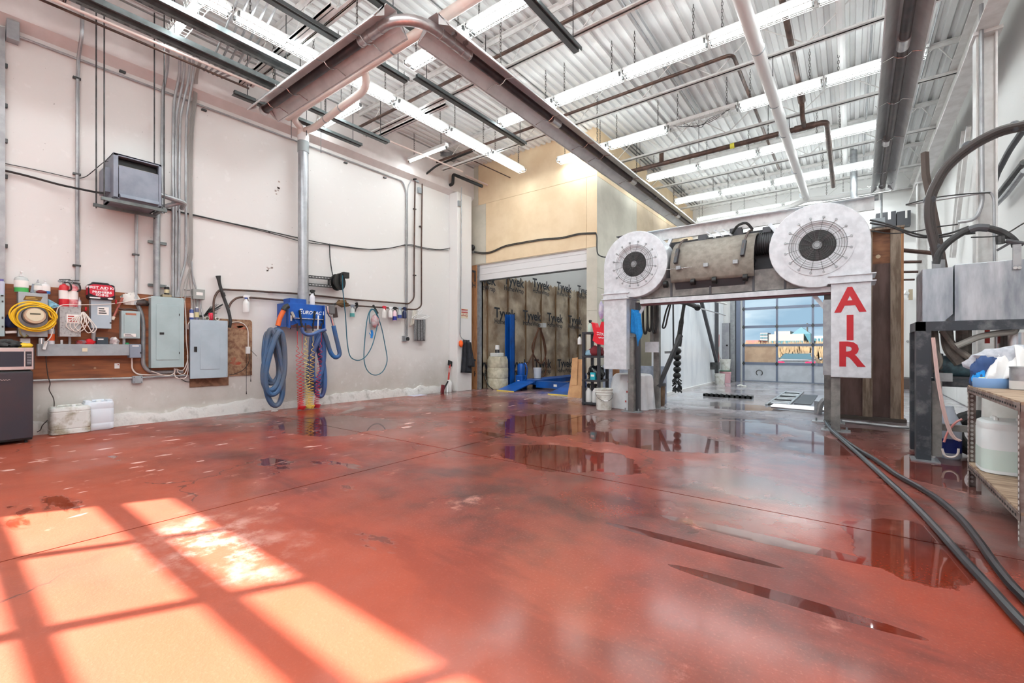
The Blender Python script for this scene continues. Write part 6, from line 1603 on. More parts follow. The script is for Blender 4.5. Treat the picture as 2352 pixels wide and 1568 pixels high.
# orange safety vest, black jacket on a nail
tag(lump('safety_vest', None, None, on_x(1059,789,XS+0.07), 0.05, 0.06, 0.09, mat('vest_orange', rgb(240,96,30), 0.8), 51, 0.25, flat=False), 'orange cap hung above the black jacket', 'cap')
jk = thing('jacket', 'black jacket hung on the pilaster beside bay door', 'jacket', on_x(1071, 820, XS+0.05))
cloth('body', None, None, [on_x(1064,780,XS+0.05), on_x(1075,781,XS+0.05), on_x(1083,857,XS+0.10), on_x(1060,855,XS+0.06)], mat('jacket_black', rgb(38,40,48), 0.8, c2=rgb(26,28,32), scale=10), fold=0.05, seed=6, freq=2, parent=jk, thick=0.03)
cloth('sleeve', None, None, [on_x(1075,785,XS+0.08), on_x(1080,787,XS+0.08), on_x(1085,842,XS+0.12), on_x(1078,842,XS+0.12)], MATS['jacket_black'], fold=0.03, seed=8, freq=1.4, parent=jk, thick=0.05)
# leaky sprinkler head, pipes at the far corner ceiling
pipe('sprinkler_pipe', 'black pipe elbow jutting out over the pilaster', M_black, [on_y(998,436,8.1), on_y(1040,423,8.1), on_y(1041,400,8.1), on_y(1108,428,8.4)], 0.04, bend=0.06)
pipe('sprinkler_pipe', 'pale pipe jutting over the pilaster above black elbow', mat('pale_pipe', rgb(206,200,196), 0.5), [on_y(985,430,8.15), on_y(1030,416,8.15)], 0.035)
pipe('sprinkler_pipe', 'cream rod crossing the corner above the tan drywall', MATS['cream_pipe'], [on_y(1030,385,8.5), on_y(1120,425,8.9)], 0.02)
pipe('sprinkler_pipe', 'thin dark rod ending before the tan drywall', M_brownpipe, [on_y(1085,368,8.6), on_y(1172,408,8.9)], 0.012)
pipe('air_line', 'black pipe climbing from the brown pipes to the ceiling', M_black, [on_x(950,412,wx(0.06)), on_x(972,405,wx(0.06)), on_x(1003,380,wx(0.3)), on_x(1090,345,wx(1.1))], 0.024)
t = thing('exhaust_hood', 'round rusty flue opening at the far ceiling corner', 'vent', (-7.9,8.0,5.6)); q = on_y(1025, 367, 8.0)
MB().lathe([(0.22,0.12),(0.24,0.0),(0.15,0.0),(0.12,0.1),(0.05,0.14)], q, 20).build('collar', M_galv, t); MB().box(q.x-0.3,q.x+0.3,q.y-0.3,q.y+0.3,q.z+0.12,q.z+0.14).build('plate', M_galv, t, smooth=False); MB().cyl(q+Vector((0,0,0.13)), (q.x,q.y,ZD), 0.14, n=16).build('flue', M_galv, t)
# ================================================================== DRYER ARCH
M_gal2 = mat('bright_galvanised', rgb(222,225,230), 0.4, 0.1, c2=rgb(204,207,212), scale=9)
M_dirtgal = mat('dirty_galvanised', rgb(138,134,130), 0.55, 0.3, c2=rgb(108,104,102), scale=6)
M_tan = mat('dusty_cover', rgb(148,140,130), 0.7, c2=rgb(130,122,114), scale=12)
M_dkgrey = mat('dark_grey_metal', rgb(74,74,78), 0.5, 0.3)
M_imp = mat('impeller_dark', rgb(62,54,56), 0.6, 0.2, c2=rgb(40,36,40), scale=8)
YA = 7.28
ar = thing('dryer_arch', 'steel drive-through blower arch with round fans', 'car wash arch', (-1.6, 7.6, 0))
def arc(cx, cz, R, a0, a1, n=28): return [(cx+R*math.cos(math.radians(a0+(a1-a0)*i/n)), cz+R*math.sin(math.radians(a0+(a1-a0)*i/n))) for i in range(n+1)]
def blower(side, cx, cz, xo, xi, imp_rot):
    """side=-1 left column, +1 right column; xo outer edge, xi inner edge of the neck"""
    R = abs(xo-cx)
    if side < 0: out = [(xi,1.99),(xo,1.99)] + arc(cx, cz, R, 180, -100)
    else: out = [(xo,1.99),(xi,1.99)] + arc(cx, cz, R, 280, 0)
    if side < 0: out = out[::-1]
    h = recalc(MB().prism(out, (0,YA,0), (1,0,0), (0,0,1), (0,0.46,0)).build('blower_housing', M_gal2, ar, angle=30, bevel=0.008))
    c = Vector((cx+(-0.0), YA, cz)); ax = (0,-1,0)
    MB().lathe([(0.41,-0.001),(0.41,0.012),(0.33,0.014),(0.325,0.02),(0.30,0.02)], c, 40, axis=ax, caps=False).build('intake_ring', M_gal2, h, angle=30)
    MB().lathe([(0.32,0.024),(0.30,0.016),(0.275,0.004),(0.25,0.003),(0.225,0.002),(0.205,0.0015)], c, 40, axis=ax, caps=False).build('inlet_bell', M_gal2, h)
    MB().cyl(c+Vector((0,-0.0012,0)), c+Vector((0,-0.004,0)), 0.21, n=40).build('throat', M_black, h)
    im = MB()
    for k in range(6):
        a = 2*PI*k/6+imp_rot
        im.prism([(0.05,-0.02),(0.19,-0.075),(0.195,0.01),(0.05,0.02)], c+Vector((0,-0.008,0)), (math.cos(a),0,math.sin(a)), (-math.sin(a),0,math.cos(a)), (0,0.003,0))
    im.build('impeller', M_imp, h, smooth=False)
    MB().cyl(c+Vector((0,-0.004,0)), c+Vector((0,-0.02,0)), 0.055, n=16).build('hub', M_galv, h)
    g = MB()
    for r in (0.035,0.06,0.085,0.11,0.135,0.16,0.185,0.215,0.245,0.27,0.30,0.325):
        yy2 = -0.052+0.03*(r/0.33)**2; g.tube([c+Vector((r*math.cos(a), yy2, r*math.sin(a))) for a in [2*PI*i/40 for i in range(40)]], 0.0024, n=3, closed=True)
    for k in range(16):
        a = 2*PI*(k+0.5)/16; g.tube([c+Vector((r*math.cos(a), -0.05+0.03*(r/0.33)**2, r*math.sin(a))) for r in (0.035,0.15,0.26,0.345)]+[c+Vector((0.37*math.cos(a),-0.014,0.37*math.sin(a)))], 0.0028, n=3)
    g.build('guard', M_dkmetal, h)['kind'] = 'stuff'
    for k in range(16):
        a = 2*PI*(k+0.5)/16; p = c+Vector((0.375*math.cos(a),-0.012,0.375*math.sin(a))); MB().cyl(p, p+Vector((0,-0.014,0)), 0.016, n=8).build('bolt', M_galv, h)
    # neck flange and nozzle box
    x0, x1 = min(xo,xi), max(xo,xi)
    fl2 = MB(); fl2.box(x0-0.035,x1+0.05,YA-0.03,YA+0.49,1.955,1.97); fl2.box(x0-0.035,x1+0.05,YA-0.03,YA+0.49,2.05,2.065); fl2.box(x0-0.01,x1+0.01,YA-0.01,YA+0.47,1.97,2.05)
    fl2.build('neck_flange', M_gal2, ar, smooth=False)
    return h, x0, x1
hL, lx0, lx1 = blower(-1, -2.93, 2.53, -3.49, -3.07, 0.3)
hR, rx0, rx1 = blower(1, -0.365, 2.49, 0.205, -0.215, 0.8)
nbL = MB().box(lx0, lx1, YA, YA+0.46, 0.735, 1.955).build('nozzle_box', M_gal2, ar, smooth=False, bevel=0.006)
nbR = MB().box(rx0, rx1, YA, YA+0.46, 0.72, 1.955).build('nozzle_box', M_gal2, ar, smooth=False, bevel=0.006)
MB().box(rx0-0.09, rx0, YA+0.1, YA+0.46, 0.74, 1.76).build('nozzle_slot', M_galv, nbR, smooth=False)
MB().box(lx1, lx1+0.07, YA+0.14, YA+0.46, 0.74, 1.30).build('nozzle_slot', M_dirtgal, nbL, smooth=False)
M_air = mat('letter_red', rgb(186,16,32), 0.5)
for s, v in (('A', 691), ('I', 755), ('R', 816)):
    p = on_y(1952.5, v, YA-0.002); text('lettering', s, M_air, nbR, p, (1,0,0), (0,0,1), 0.44, 0.014, depth=0.0015)
# legs, base plates, frame
for (x, y, z1, bp) in ((-3.03,7.42,0.74,0.16),(-0.165,7.36,0.74,0.16),(-2.84,8.14,2.95,0.2),(-0.27,8.14,2.95,0.2)):
    MB().box(x-0.05,x+0.05,y-0.05,y+0.05,0.012,z1).build('leg', M_dirtgal, ar, smooth=False)
    pl = MB(); pl.box(x-bp,x+bp,y-0.1,y+0.1,0,0.012); 
    for sx in (-1,1): pl.cyl((x+sx*bp*0.75,y,0.012),(x+sx*bp*0.75,y,0.06),0.012,n=8)
    pl.build('base_plate', M_galv, ar, smooth=False)
MB().box(-3.4,0.25,7.76,7.80,2.98,3.14).build('top_beam', mat('beam_white', rgb(222,222,222), 0.45, 0.1, c2=rgb(198,198,198), scale=8), ar, smooth=False)
MB().box(-3.4,0.25,7.66,7.80,3.14,3.15).build('top_flange', M_gal2, ar, smooth=False)
MB().box(-3.4,-3.1,7.60,7.86,3.12,3.135).build('top_plate', M_dkgrey, ar, smooth=False)
for (x0,z0,x1,z1) in ((-2.45,2.98,-2.62,2.62),(-0.98,2.98,-0.80,2.70)): MB().bar((x0,7.72,z0),(x1,7.72,z1),0.05,0.05,up=(0,1,0)).build('diagonal_brace', M_gal2, ar, smooth=False)
hd = MB().box(-2.86,-0.3,7.42,7.50,1.95,2.26).build('header', M_dirtgal, ar, smooth=False)
MB().box(-2.86,-0.22,7.36,7.52,1.86,1.93).build('header_flange', M_gal2, ar, smooth=False)
MB().box(-2.86,-0.22,7.38,7.52,1.83,1.858).build('header_seal', mat('maroon_strip', rgb(84,34,42), 0.6), ar, smooth=False)
for k, x in enumerate((-2.35,-1.75,-1.15,-0.75)): MB().box(x-0.015,x+0.015,7.405,7.42,1.95,2.26).build('header_rib', M_dkgrey, ar, smooth=False)
MB().box(-2.86,-0.3,7.9,8.14,2.2,2.95).build('back_frame', M_dkgrey, ar, smooth=False)
for s, x in ((-1,-3.02),(1,-0.22)): MB().bar((x,7.5,1.55),(x-s*0.25,7.5,1.93),0.05,0.03,up=(0,1,0)).build('gusset', M_gal2, ar, smooth=False)
MB().box(-2.96,-2.72,7.86,7.90,1.03,1.22).build('cross_plate', M_gal2, ar, smooth=False)
MB().bar((-2.80,8.1,0.4),(-2.55,8.6,1.35),0.06,0.06).build('strut_black', M_dkgrey, ar, smooth=False)
MB().box(-3.0,-2.94,7.5,7.6,0.012,1.9).build('inner_post', M_dkgrey, ar, smooth=False)
MB().box(-2.90,-2.86,7.95,8.05,1.2,1.95).build('inner_post', M_dirtgal, ar, smooth=False)
# middle blower: axis across the arch, dusty curved cover
mc = Vector((0, 7.78, 2.38)); Rm = 0.50
cv = MB(); na = 20
def cpt(x, a, r): return (x, mc.y+r*math.cos(a), mc.z+r*math.sin(a))
A = [math.radians(72+(206-72)*i/na) for i in range(na+1)]
cv.grid([[cpt(x, a, Rm) for a in A] for x in (-2.33,-1.9,-1.5,-1.13)])
md = cv.build('middle_cover', M_tan, ar, angle=30, thick=0.03)
MB().prism([(Rm*0.97*math.cos(a), Rm*0.97*math.sin(a)) for a in [2*PI*i/32 for i in range(32)]], (-2.28,mc.y,mc.z), (0,1,0), (0,0,1), (1.02,0,0)).build('middle_drum', M_dkgrey, ar, angle=30)
ml = MB().lathe([(0.40,0),(0.38,0.03),(0.25,-0.02),(0.22,-0.08)], (-1.24,mc.y-0.02,mc.z-0.06), 32, axis=(1,0,0), caps=False).build('middle_inlet', mat('inlet_blue', rgb(60,76,104), 0.5, 0.2, c2=rgb(44,52,70), scale=6), ar)
g = MB()
for r in (0.1,0.2,0.3,0.38): g.tube([Vector((-1.2, mc.y-0.02+r*math.cos(a), mc.z-0.06+r*math.sin(a))) for a in [2*PI*i/28 for i in range(28)]], 0.004, n=3, closed=True)
for k in range(14):
    a = 2*PI*k/14; g.tube([(-1.2, mc.y-0.02, mc.z-0.06), (-1.2, mc.y-0.02+0.38*math.cos(a), mc.z-0.06+0.38*math.sin(a))], 0.004, n=3)
g.build('guard', M_black, ml)['kind'] = 'stuff'
MB().cyl((-1.2,mc.y+0.05,2.72),(-0.85,mc.y+0.05,2.72),0.16,n=24).build('motor', M_dkgrey, ar)
fn_ = MB()
for k in range(11): fn_.cyl((-1.18+0.03*k,mc.y+0.05,2.72),(-1.17+0.03*k,mc.y+0.05,2.72),0.175,n=24)
fn_.build('motor_fins', M_black, ar)['kind'] = 'stuff'
def onc(u, a, r=0.0):      # x where pixel column u meets the cover at angle a
    y = mc.y+(Rm+r)*math.cos(a); return Vector((on_y(u, 600, y).x, y, mc.z+(Rm+r)*math.sin(a)))
for (u0, u1) in ((1578,1552),(1728,1706)):
    P = []
    for i in range(9):
        a = math.radians(98+62*i/8); u = u0+(u1-u0)*(i/8)**0.8; P.append(onc(u, a, 0.045))
    MB().tube(P, 0.016, n=7).build('strap', mat('strap_brown', rgb(86,72,66), 0.6), md)
    e0, e1 = P[-3], onc(u1-1, math.radians(172), 0.05); MB().bar(e0, e1, 0.05, 0.05).build('strap_end', M_dkgrey, md, smooth=False)
for u in (1558, 1621, 1689):
    p = onc(u, math.radians(180), 0.04); l = MB(); l.box(p.x-0.035,p.x+0.035,p.y-0.02,p.y+0.02,p.z-0.03,p.z+0.03); lo_ = l.build('latch', M_galv, md, smooth=False, bevel=0.005)
MB().tube([onc(u, math.radians(181), 0.032) for u in (1531,1558,1590)], 0.006, n=6).build('hinge_rod', M_chrome, md)
for u in (1529,1592,1641,1712):
    p = onc(u, math.radians(207), 0.02); MB().cyl(p+Vector((-0.03,0,0)), p+Vector((0.03,0,0)), 0.055, n=14).build('roller', M_black, md)
# clutter on top of the arch
for k, (x, s) in enumerate(((-1.95,0.07),(-1.45,0.09),(-1.02,0.06))):
    MB().box(x-s,x+s,7.74,7.86,2.86,2.86+s*1.6).build('junction_box', M_dkgrey, ar, smooth=False, bevel=0.01)
for k in range(3): MB().bar((-1.85+0.12*k,7.62,2.98),(-1.72+0.12*k,7.58,2.86),0.05,0.02).build('cleat', M_gal2, ar, smooth=False)
MB().tube(spline([(-1.5,7.7,2.9),(-1.4,7.62,3.0),(-1.28,7.62,3.02),(-1.2,7.66,2.92)], 5), 0.02, n=7).build('flex_hose', M_black, ar)
# hoses and straps hanging inside the arch
for k, (u0, u1, v1) in enumerate(((1477,1487,766),(1487,1497,760),(1498,1508,764))):
    t = thing('rubber_hose', ('left','middle','right')[k]+' of three black hose loops inside the left leg', 'hose', on_y(u0, 700, 7.95)); a = on_y(u0, 668, 7.95); c = on_y(u1, 668, 7.95); z = on_y(u0, v1, 7.95).z
    MB().tube(spline([a, (a.x,7.95,z+0.2), (a.x+0.02,7.95,z+0.03), ((a.x+c.x)/2,7.95,z), (c.x-0.02,7.95,z+0.03), (c.x,7.95,z+0.2), c], 5), 0.02, n=8).build('loop', M_black, t)
tw = thing('towel', 'blue microfiber towel hung on the left leg of arch', 'towel', on_y(1460, 750, 7.62))
cloth('sheet', None, None, [on_y(1450,710,7.44), on_y(1468,712,7.44), on_y(1474,772,7.44), on_y(1449,764,7.44)], mat('towel_blue', rgb(32,136,206), 0.9, c2=rgb(26,120,190), scale=30), fold=0.03, seed=9, freq=2.2, parent=tw, thick=0.008)
cloth('corner', None, None, [on_y(1454,714,7.40), on_y(1472,720,7.40), on_y(1477,765,7.40), on_y(1464,796,7.40)], MATS['towel_blue'], fold=0.02, seed=12, freq=1.6, parent=tw, thick=0.008)
# things at the foot of the left leg
def bucket(label, P, r, h, m, bail=True, cat='bucket', lid=None, ribs=True, fill=None, group=None):
    t = thing('bucket', label, cat, P, 0, group)
    x, y, z = P
    pr = [(r*0.86,0),(r*0.88,0.01),(r*0.97,h*0.72)] + ([(r*1.04,h*0.73),(r*1.04,h*0.76),(r*0.98,h*0.77),(r*0.98,h*0.83),(r*1.04,h*0.84),(r*1.04,h*0.87),(r*0.99,h*0.88)] if ribs else []) + [(r,h*0.95),(r*1.05,h*0.96),(r*1.05,h),(r*0.96,h),(r*0.85,0.02)]
    MB().lathe(pr, P, 24).build('body', m, t)
    if fill: MB().lathe([(r*0.88,0.012),(r*0.965,h*0.5)], P, 24).build('contents', fill, t)
    if lid: MB().lathe([(r*1.07,h*0.97),(r*1.07,h*1.02),(r*0.9,h*1.03)], P, 24).build('lid', lid, t)
    if bail:
        d = Vector((math.cos(YAW), math.sin(YAW), 0)); f = Vector((SA, -CA, 0))
        pts = [Vector(P)+d*(r*1.05*math.cos(a))+f*(r*1.08*math.sin(a))+Vector((0,0,h*0.80-h*0.36*math.sin(a))) for a in [PI*i/14 for i in range(15)]]
        MB().tube(pts, 0.004, n=5).build('bail', M_dkmetal, t)
        MB().tube(pts[6:9], 0.010, n=6).build('grip', M_cap, t)
    return t
bucket('grimy white pail standing in front of the black rack', (-3.56,7.43,0), 0.152, 0.375, M_dirtywhite)
wc = thing('covered_machine', 'machine under a white plastic sheet behind the left leg', 'cover', (-3.2,7.82,0))
b = MB(); rows = []
for i in range(15):
    row = []; q = i/14
    for j in range(29):
        a = 2*PI*(j % 28)/28; z = 0.64*math.sin(min(1, q*1.25)*PI/2) if q < 0.8 else 0.64+0.02*(q-0.8)
        r = (0.40-0.10*q if q < 0.7 else 0.33*(1-(q-0.7)/0.3*0.97))
        r *= 1+0.10*math.sin(a*7+q*3)+0.16*mnoise.noise(Vector((math.cos(a)*1.5, math.sin(a)*1.5, q*2)))
        row.append((-3.2+r*1.0*math.cos(a), 7.90+0.75*r*math.sin(a), max(0.004, z)))
    rows.append(row)
b.grid(rows).build('sheet', mat('sheet_white', rgb(226,228,230), 0.3, c2=rgb(208,210,214), scale=3), wc, angle=80)
for (u, v) in ((1443,876),(1440,899),(1437,921)): p = on_y(u, v, 7.58); MB().box(p.x-0.012,p.x+0.012,p.y,p.y+0.004,p.z-0.02,p.z+0.014).build('red_mark', M_inkred, wc, smooth=False)
q = Vector((-3.0,8.6,0)); t = thing('pail', 'brown metal pail behind the white covered machine', 'bucket', q); MB().lathe([(0.14,0),(0.15,0.36),(0.16,0.37),(0.16,0.40),(0.13,0.40),(0.12,0.05)], q, 18).build('body', mat('pail_brown', rgb(120,94,68), 0.6, c2=rgb(84,60,42), scale=6), t); MB().lathe([(0.162,0.38),(0.162,0.43)], q, 18).build('rim', M_dkgrey, t)
tag(MB().box(-4.35,-2.96,9.02,9.05,0,0.74).build('splash_panel', mat('panel_mottled', rgb(190,200,214), 0.35, c2=rgb(150,162,182), scale=7), smooth=False), 'low mottled blue-grey splash panel behind the arch leg', 'panel')
tag(MB().box(-3.78,-3.68,8.28,8.38,0,0.92).build('timber_post', M_wood, smooth=False), 'short bare timber post beside the black rack', 'post')
# black plastic rack
rk = thing('plastic_rack', 'black plastic shelf rack left of the dryer arch', 'shelf', (-4.02,7.95,0))
RX0, RX1, RY0, RY1 = -4.18, -3.80, 7.74, 8.16
M_rack = mat('rack_black', rgb(52,52,58), 0.5)
for x in (RX0+0.03, RX1-0.03):
    for y in (RY0+0.03, RY1-0.03): MB().box(x-0.025,x+0.025,y-0.025,y+0.025,0,1.42).build('post', M_rack, rk, smooth=False)
SZ = (0.06, 0.50, 0.96, 1.42)
for z in SZ: MB().box(RX0,RX1,RY0,RY1,z-0.04,z).build('shelf', M_rack, rk, smooth=False, bevel=0.004)
RM = lambda fx, fy, z: Vector((RX0+(RX1-RX0)*fx, RY0+(RY1-RY0)*fy, z))
spray('green-white spray bottle on the top of black rack', RM(0.25,0.4,1.42), 0.24, 0.045, mat('bottle_palegreen', rgb(206,226,212), 0.3), M_black)
spray('pale spray bottle at the back of the rack top', RM(0.75,0.8,1.42), 0.27, 0.045, M_clearpl, mat('trig_green', rgb(120,190,150), 0.4))
spray('white spray bottle hanging off the rack left corner', RM(-0.12,0.0,1.18), 0.2, 0.04, M_whitepl, M_black)
for k, (x, y) in enumerate(((0.25,0.25),(0.62,0.25))): spray(('left','right')[k]+' white bottle with black pump on lowest rack shelf', RM(x,y,SZ[0]), 0.36, 0.062, M_whitepl, M_black)
bg_ = thing('shopping_bag', 'red plastic shopping bag hung on the black rack', 'bag', RM(0.8,-0.05,1.3))
Pb = [on_y(u, v, 7.66) for u, v in ((1358,740),(1366,742),(1369,752),(1377,752),(1381,739),(1390,738),(1392,786),(1387,792),(1372,790),(1361,782),(1364,766))]
b = MB(); b.v = Pb+[p+Vector((0.02,0.10,0)) for p in Pb]; n = len(Pb); b.f = [tuple(range(n)), tuple(reversed(range(n,2*n)))]+[((i+1)%n, i, n+i, n+(i+1)%n) for i in range(n)]
recalc(b.build('bag', mat('bag_red', rgb(226,28,48), 0.4), bg_, smooth=False))
for (a, c) in (((1371,763),(1386,766)),((1371,768),(1389,769)),((1375,775),(1390,776))):
    MB().tube(spline([on_y(a[0]+(c[0]-a[0])*i/8, a[1]+(c[1]-a[1])*i/8+(1.2 if i % 2 else -0.8), 7.655) for i in range(9)], 2), 0.006, n=4).build('print', M_cap, bg_)
lump('rag', 'dark red cloth heap on the third rack shelf', 'cloth', RM(0.6,0.4,SZ[2]), 0.15, 0.14, 0.12, mat('cloth_maroon', rgb(120,34,42), 0.8), 61, 0.3)
lump('rag', 'pale blue cloth on the third rack shelf', 'cloth', RM(0.3,0.25,SZ[2]), 0.10, 0.08, 0.07, mat('cloth_paleblue', rgb(150,186,206), 0.8), 62, 0.3)
lump('plastic_bag', 'shiny black bag on the second rack shelf', 'bag', RM(0.55,0.45,SZ[1]), 0.17, 0.16, 0.17, mat('bag_shiny', rgb(22,22,26), 0.15), 63, 0.35)
t = thing('carton', 'small turquoise carton in front of the black bag', 'box', RM(0.6,-0.02,SZ[1])); q = RM(0.62,0.08,SZ[1]); MB().box(q.x-0.05,q.x+0.05,q.y-0.04,q.y+0.04,q.z,q.z+0.14).build('box', mat('carton_teal', rgb(40,170,186), 0.5), t, smooth=False); MB().box(q.x-0.035,q.x+0.035,q.y-0.041,q.y-0.04,q.z+0.06,q.z+0.1).build('label', M_paper, t, smooth=False)
tag(lump('plastic_bag', None, None, on_y(1381, 712, 7.74), 0.05, 0.04, 0.16, mat('bag_lilac', rgb(176,160,206), 0.25, c2=rgb(220,214,226), scale=9), 64, 0.25, flat=False), 'lilac plastic bag hung left of the arch column', 'bag')
# ================================================================== WASH TUNNEL
dd = thing('door_1', None, None, ((DX0+DX1)/2, YE+0.1, 0)); tag(dd, kind='structure')
M_doorp = mat('door_panel', rgb(196,200,206), 0.4, 0.2, c2=rgb(184,188,194), scale=4)
M_rail = mat('door_rail', rgb(120,128,146), 0.4, 0.5)
nsec, ncol = 6, 4
dw = (DX1-DX0)/ncol; sh = DZ/nsec; yd = YE+0.08
for r in range(nsec):
    z0 = r*sh
    rl = MB(); rl.box(DX0, DX1, yd-0.025, yd+0.025, z0, z0+0.045); rl.box(DX0, DX1, yd-0.025, yd+0.025, z0+sh-0.04, z0+sh); rl.build('section_rail', M_rail, dd, smooth=False)
    for c in range(ncol):
        x0 = DX0+dw*c
        if r == 0: MB().box(x0+0.03, x0+dw-0.03, yd-0.012, yd+0.012, z0+0.045, z0+sh-0.04).build('panel', M_doorp, dd, smooth=False)
        elif r == 1 and c == 0: MB().box(x0+0.03, x0+dw-0.03, yd-0.01, yd+0.01, z0+0.045, z0+sh-0.04).build('board_pane', mat('pane_board', rgb(204,174,146), 0.7, c2=rgb(186,156,130), scale=3), dd, smooth=False)
        else: MB().box(x0+0.03, x0+dw-0.03, yd-0.003, yd+0.003, z0+0.045, z0+sh-0.04).build('pane', M_clearglass, dd, smooth=False)
for c in range(ncol+1):
    x = DX0+dw*c; st_ = MB(); st_.box(x-0.03, x+0.03, yd-0.03, yd+0.03, 0, DZ); st_.build('mullion', M_rail, dd, smooth=False)
    for r in range(1, nsec):
        p = Vector((x, yd-0.035, r*sh)); MB().prism([(-0.05,0),(0,-0.075),(0.05,0),(0,0.075)], p, (1,0,0), (0,0,1), (0,0.006,0)).build('hinge', M_dkmetal, dd, smooth=False)
pk = Vector((DX0+dw*0.48, yd-0.012, sh*0.5)); MB().tube([pk+Vector((0.09*math.cos(a),-0.01,0.09*math.sin(a))) for a in [math.radians(-60+300*i/20) for i in range(21)]], 0.014, n=6).build('pull_ring', M_dkmetal, dd)
MB().box(DX0-0.02, DX1+0.02, YE-0.02, YE+0.2, 0, 0.02).build('threshold', M_galv, dd, smooth=False)
for (x0, x1, y, z1, m) in ((DX0-0.20,DX0-0.08,16.38,3.9,M_rail),(DX0-0.36,DX0-0.22,16.3,3.9,M_galv),(DX0-0.62,DX0-0.38,16.2,1.95,mat('cab_grey', rgb(160,160,164), 0.45, 0.2, c2=rgb(142,142,148), scale=5))):
    t = thing('door_track', {0.12:'blue-grey vertical door track at the glazed door',0.14:'pale steel jamb left of the glazed door',0.24:'grey steel cabinet post left of glazed door'}[round(x1-x0,2)], 'post', ((x0+x1)/2,y,0)); MB().box(x0,x1,y,YE-0.01,0.004,z1).build('post', m, t, smooth=False)
    if z1 < 2: MB().box(x0-0.06,x1+0.06,y-0.06,YE-0.01,0,0.04).build('foot', M_dkmetal, t, smooth=False); MB().cyl((x1-0.06,y,1.2),(x1-0.06,y-0.02,1.2),0.03,n=10).build('button', M_black, t)
# buckets at the foot of the panel wall
bucket('white bucket with dark label, stacked on the pink one', (-3.22,15.55,0.40), 0.16, 0.36, M_dirtywhite, False)
bucket('pink-filled bucket under the stacked white bucket', (-3.22,15.55,0), 0.17, 0.38, mat('bucket_pink', rgb(216,170,176), 0.4), False, lid=mat('lid_green', rgb(40,110,84), 0.5))
bucket('small white bucket before the stacked pair', (-3.24,14.9,0), 0.15, 0.32, M_dirtywhite, False)
for k, (u0, v0, u1, v1) in enumerate(((1648,770,1655,838),(1651,768,1650,838),(1646,792,1658,838))):
    tag(MB().cyl(on_y(u0,v0,15.8), on_y(u1,v1,15.75), 0.02, n=6).build('pole', (M_chrome, M_inkred, M_black)[k]), ('bright','red','black')[k]+' pole leaning in the stacked white bucket', 'pole')
# brush, poles and spray frame on the panel wall
br = thing('tunnel_brush', 'hanging segmented black foam brush in the tunnel', 'brush', (-2.98,9.85,0.2)); YBr = 9.85
prev = None
P = [on_y(u, v, YBr) for u, v in ((1573,688),(1568,720),(1562,760),(1557,795))]
MB().tube(spline(P, 4), [0.035]*6+[0.05]*4+[0.07]*3, n=10).build('sleeve', M_rubber, br)
for k, v in enumerate((806,820,834,848,862)):
    p = on_y(1556-0.25*k, v, YBr); MB().sphere(p, 0.085, 12, 8, 0.85).build('segment', M_black, br)
p = on_y(1555, 880, YBr); b = MB(); rng = random.Random(2)
for k in range(70):
    a = rng.uniform(0,2*PI); z = rng.uniform(-0.15,0.12); b.tube([p+Vector((0.03*math.cos(a),0.03*math.sin(a),z)), p+Vector((0.10*math.cos(a),0.10*math.sin(a),z-0.06))], 0.010, n=4)
b.build('bristles', M_black, br)['kind'] = 'stuff'
pf = thing('pipe_rack', 'black and chrome pipe frame hung over the brush', 'pipe frame', (-2.9,9.9,2.2))
MB().cyl(on_y(1535,690,YBr), on_y(1590,700,YBr), 0.03, n=8).build('bar', M_black, pf); MB().cyl(on_y(1575,694,YBr), on_y(1606,707,YBr), 0.05, n=10).build('muff', M_rubber, pf); MB().sphere(on_y(1602,706,YBr), 0.07, 10, 8).build('ball', M_black, pf); MB().cyl(on_y(1606,707,YBr), on_y(1666,724,12), 0.014, n=6).build('spray_pipe', M_chrome, pf); MB().cyl(on_y(1630,688,13), on_y(1668,698,15), 0.03, n=8).build('spray_pipe', M_white, pf)
t = thing('strap', 'black rubber strap loop hung from the spray frame', 'strap', on_y(1520,720,YBr)); MB().tube(spline([on_y(u, v, 9.6) for u, v in ((1540,690),(1530,715),(1524,740),(1522,752),(1528,750),(1534,725),(1541,696)) ], 4), 0.018, n=6).build('loop', M_black, t)
t = thing('support_pole', 'dark vertical pole with pale foot bracket before the panels', 'pole', (-3.2,10.2,0)); MB().cyl(on_y(1546,690,10.2), on_y(1547,806,10.2), 0.02, n=8).build('pole', M_dkgrey, t); MB().bar(on_y(1527,809,10.1), on_y(1552,808,10.2), 0.12, 0.05).build('bracket', M_galv, t, smooth=False)
t = thing('diagonal_strut', 'long dark strut leaning against the white tunnel panels', 'strut', (-3.3,13,0)); MB().bar(on_x(1610,688,-3.30), on_x(1646,832,-3.30), 0.08, 0.08, up=(1,0,0)).build('strut', M_dkgrey, t, smooth=False); MB().box(*(lambda p: (XP,p.x+0.06,p.y-0.12,p.y+0.12,p.z-0.22,p.z))(on_x(1646,832,-3.30))).build('shoe', M_dkmetal, t, smooth=False)
tag(MB().box(XP+0.02,XP+0.10,15.2,15.3,0,3.9).build('pipe_post', M_dkgrey, smooth=False), 'dark upright post at the end of the tunnel panels', 'post')
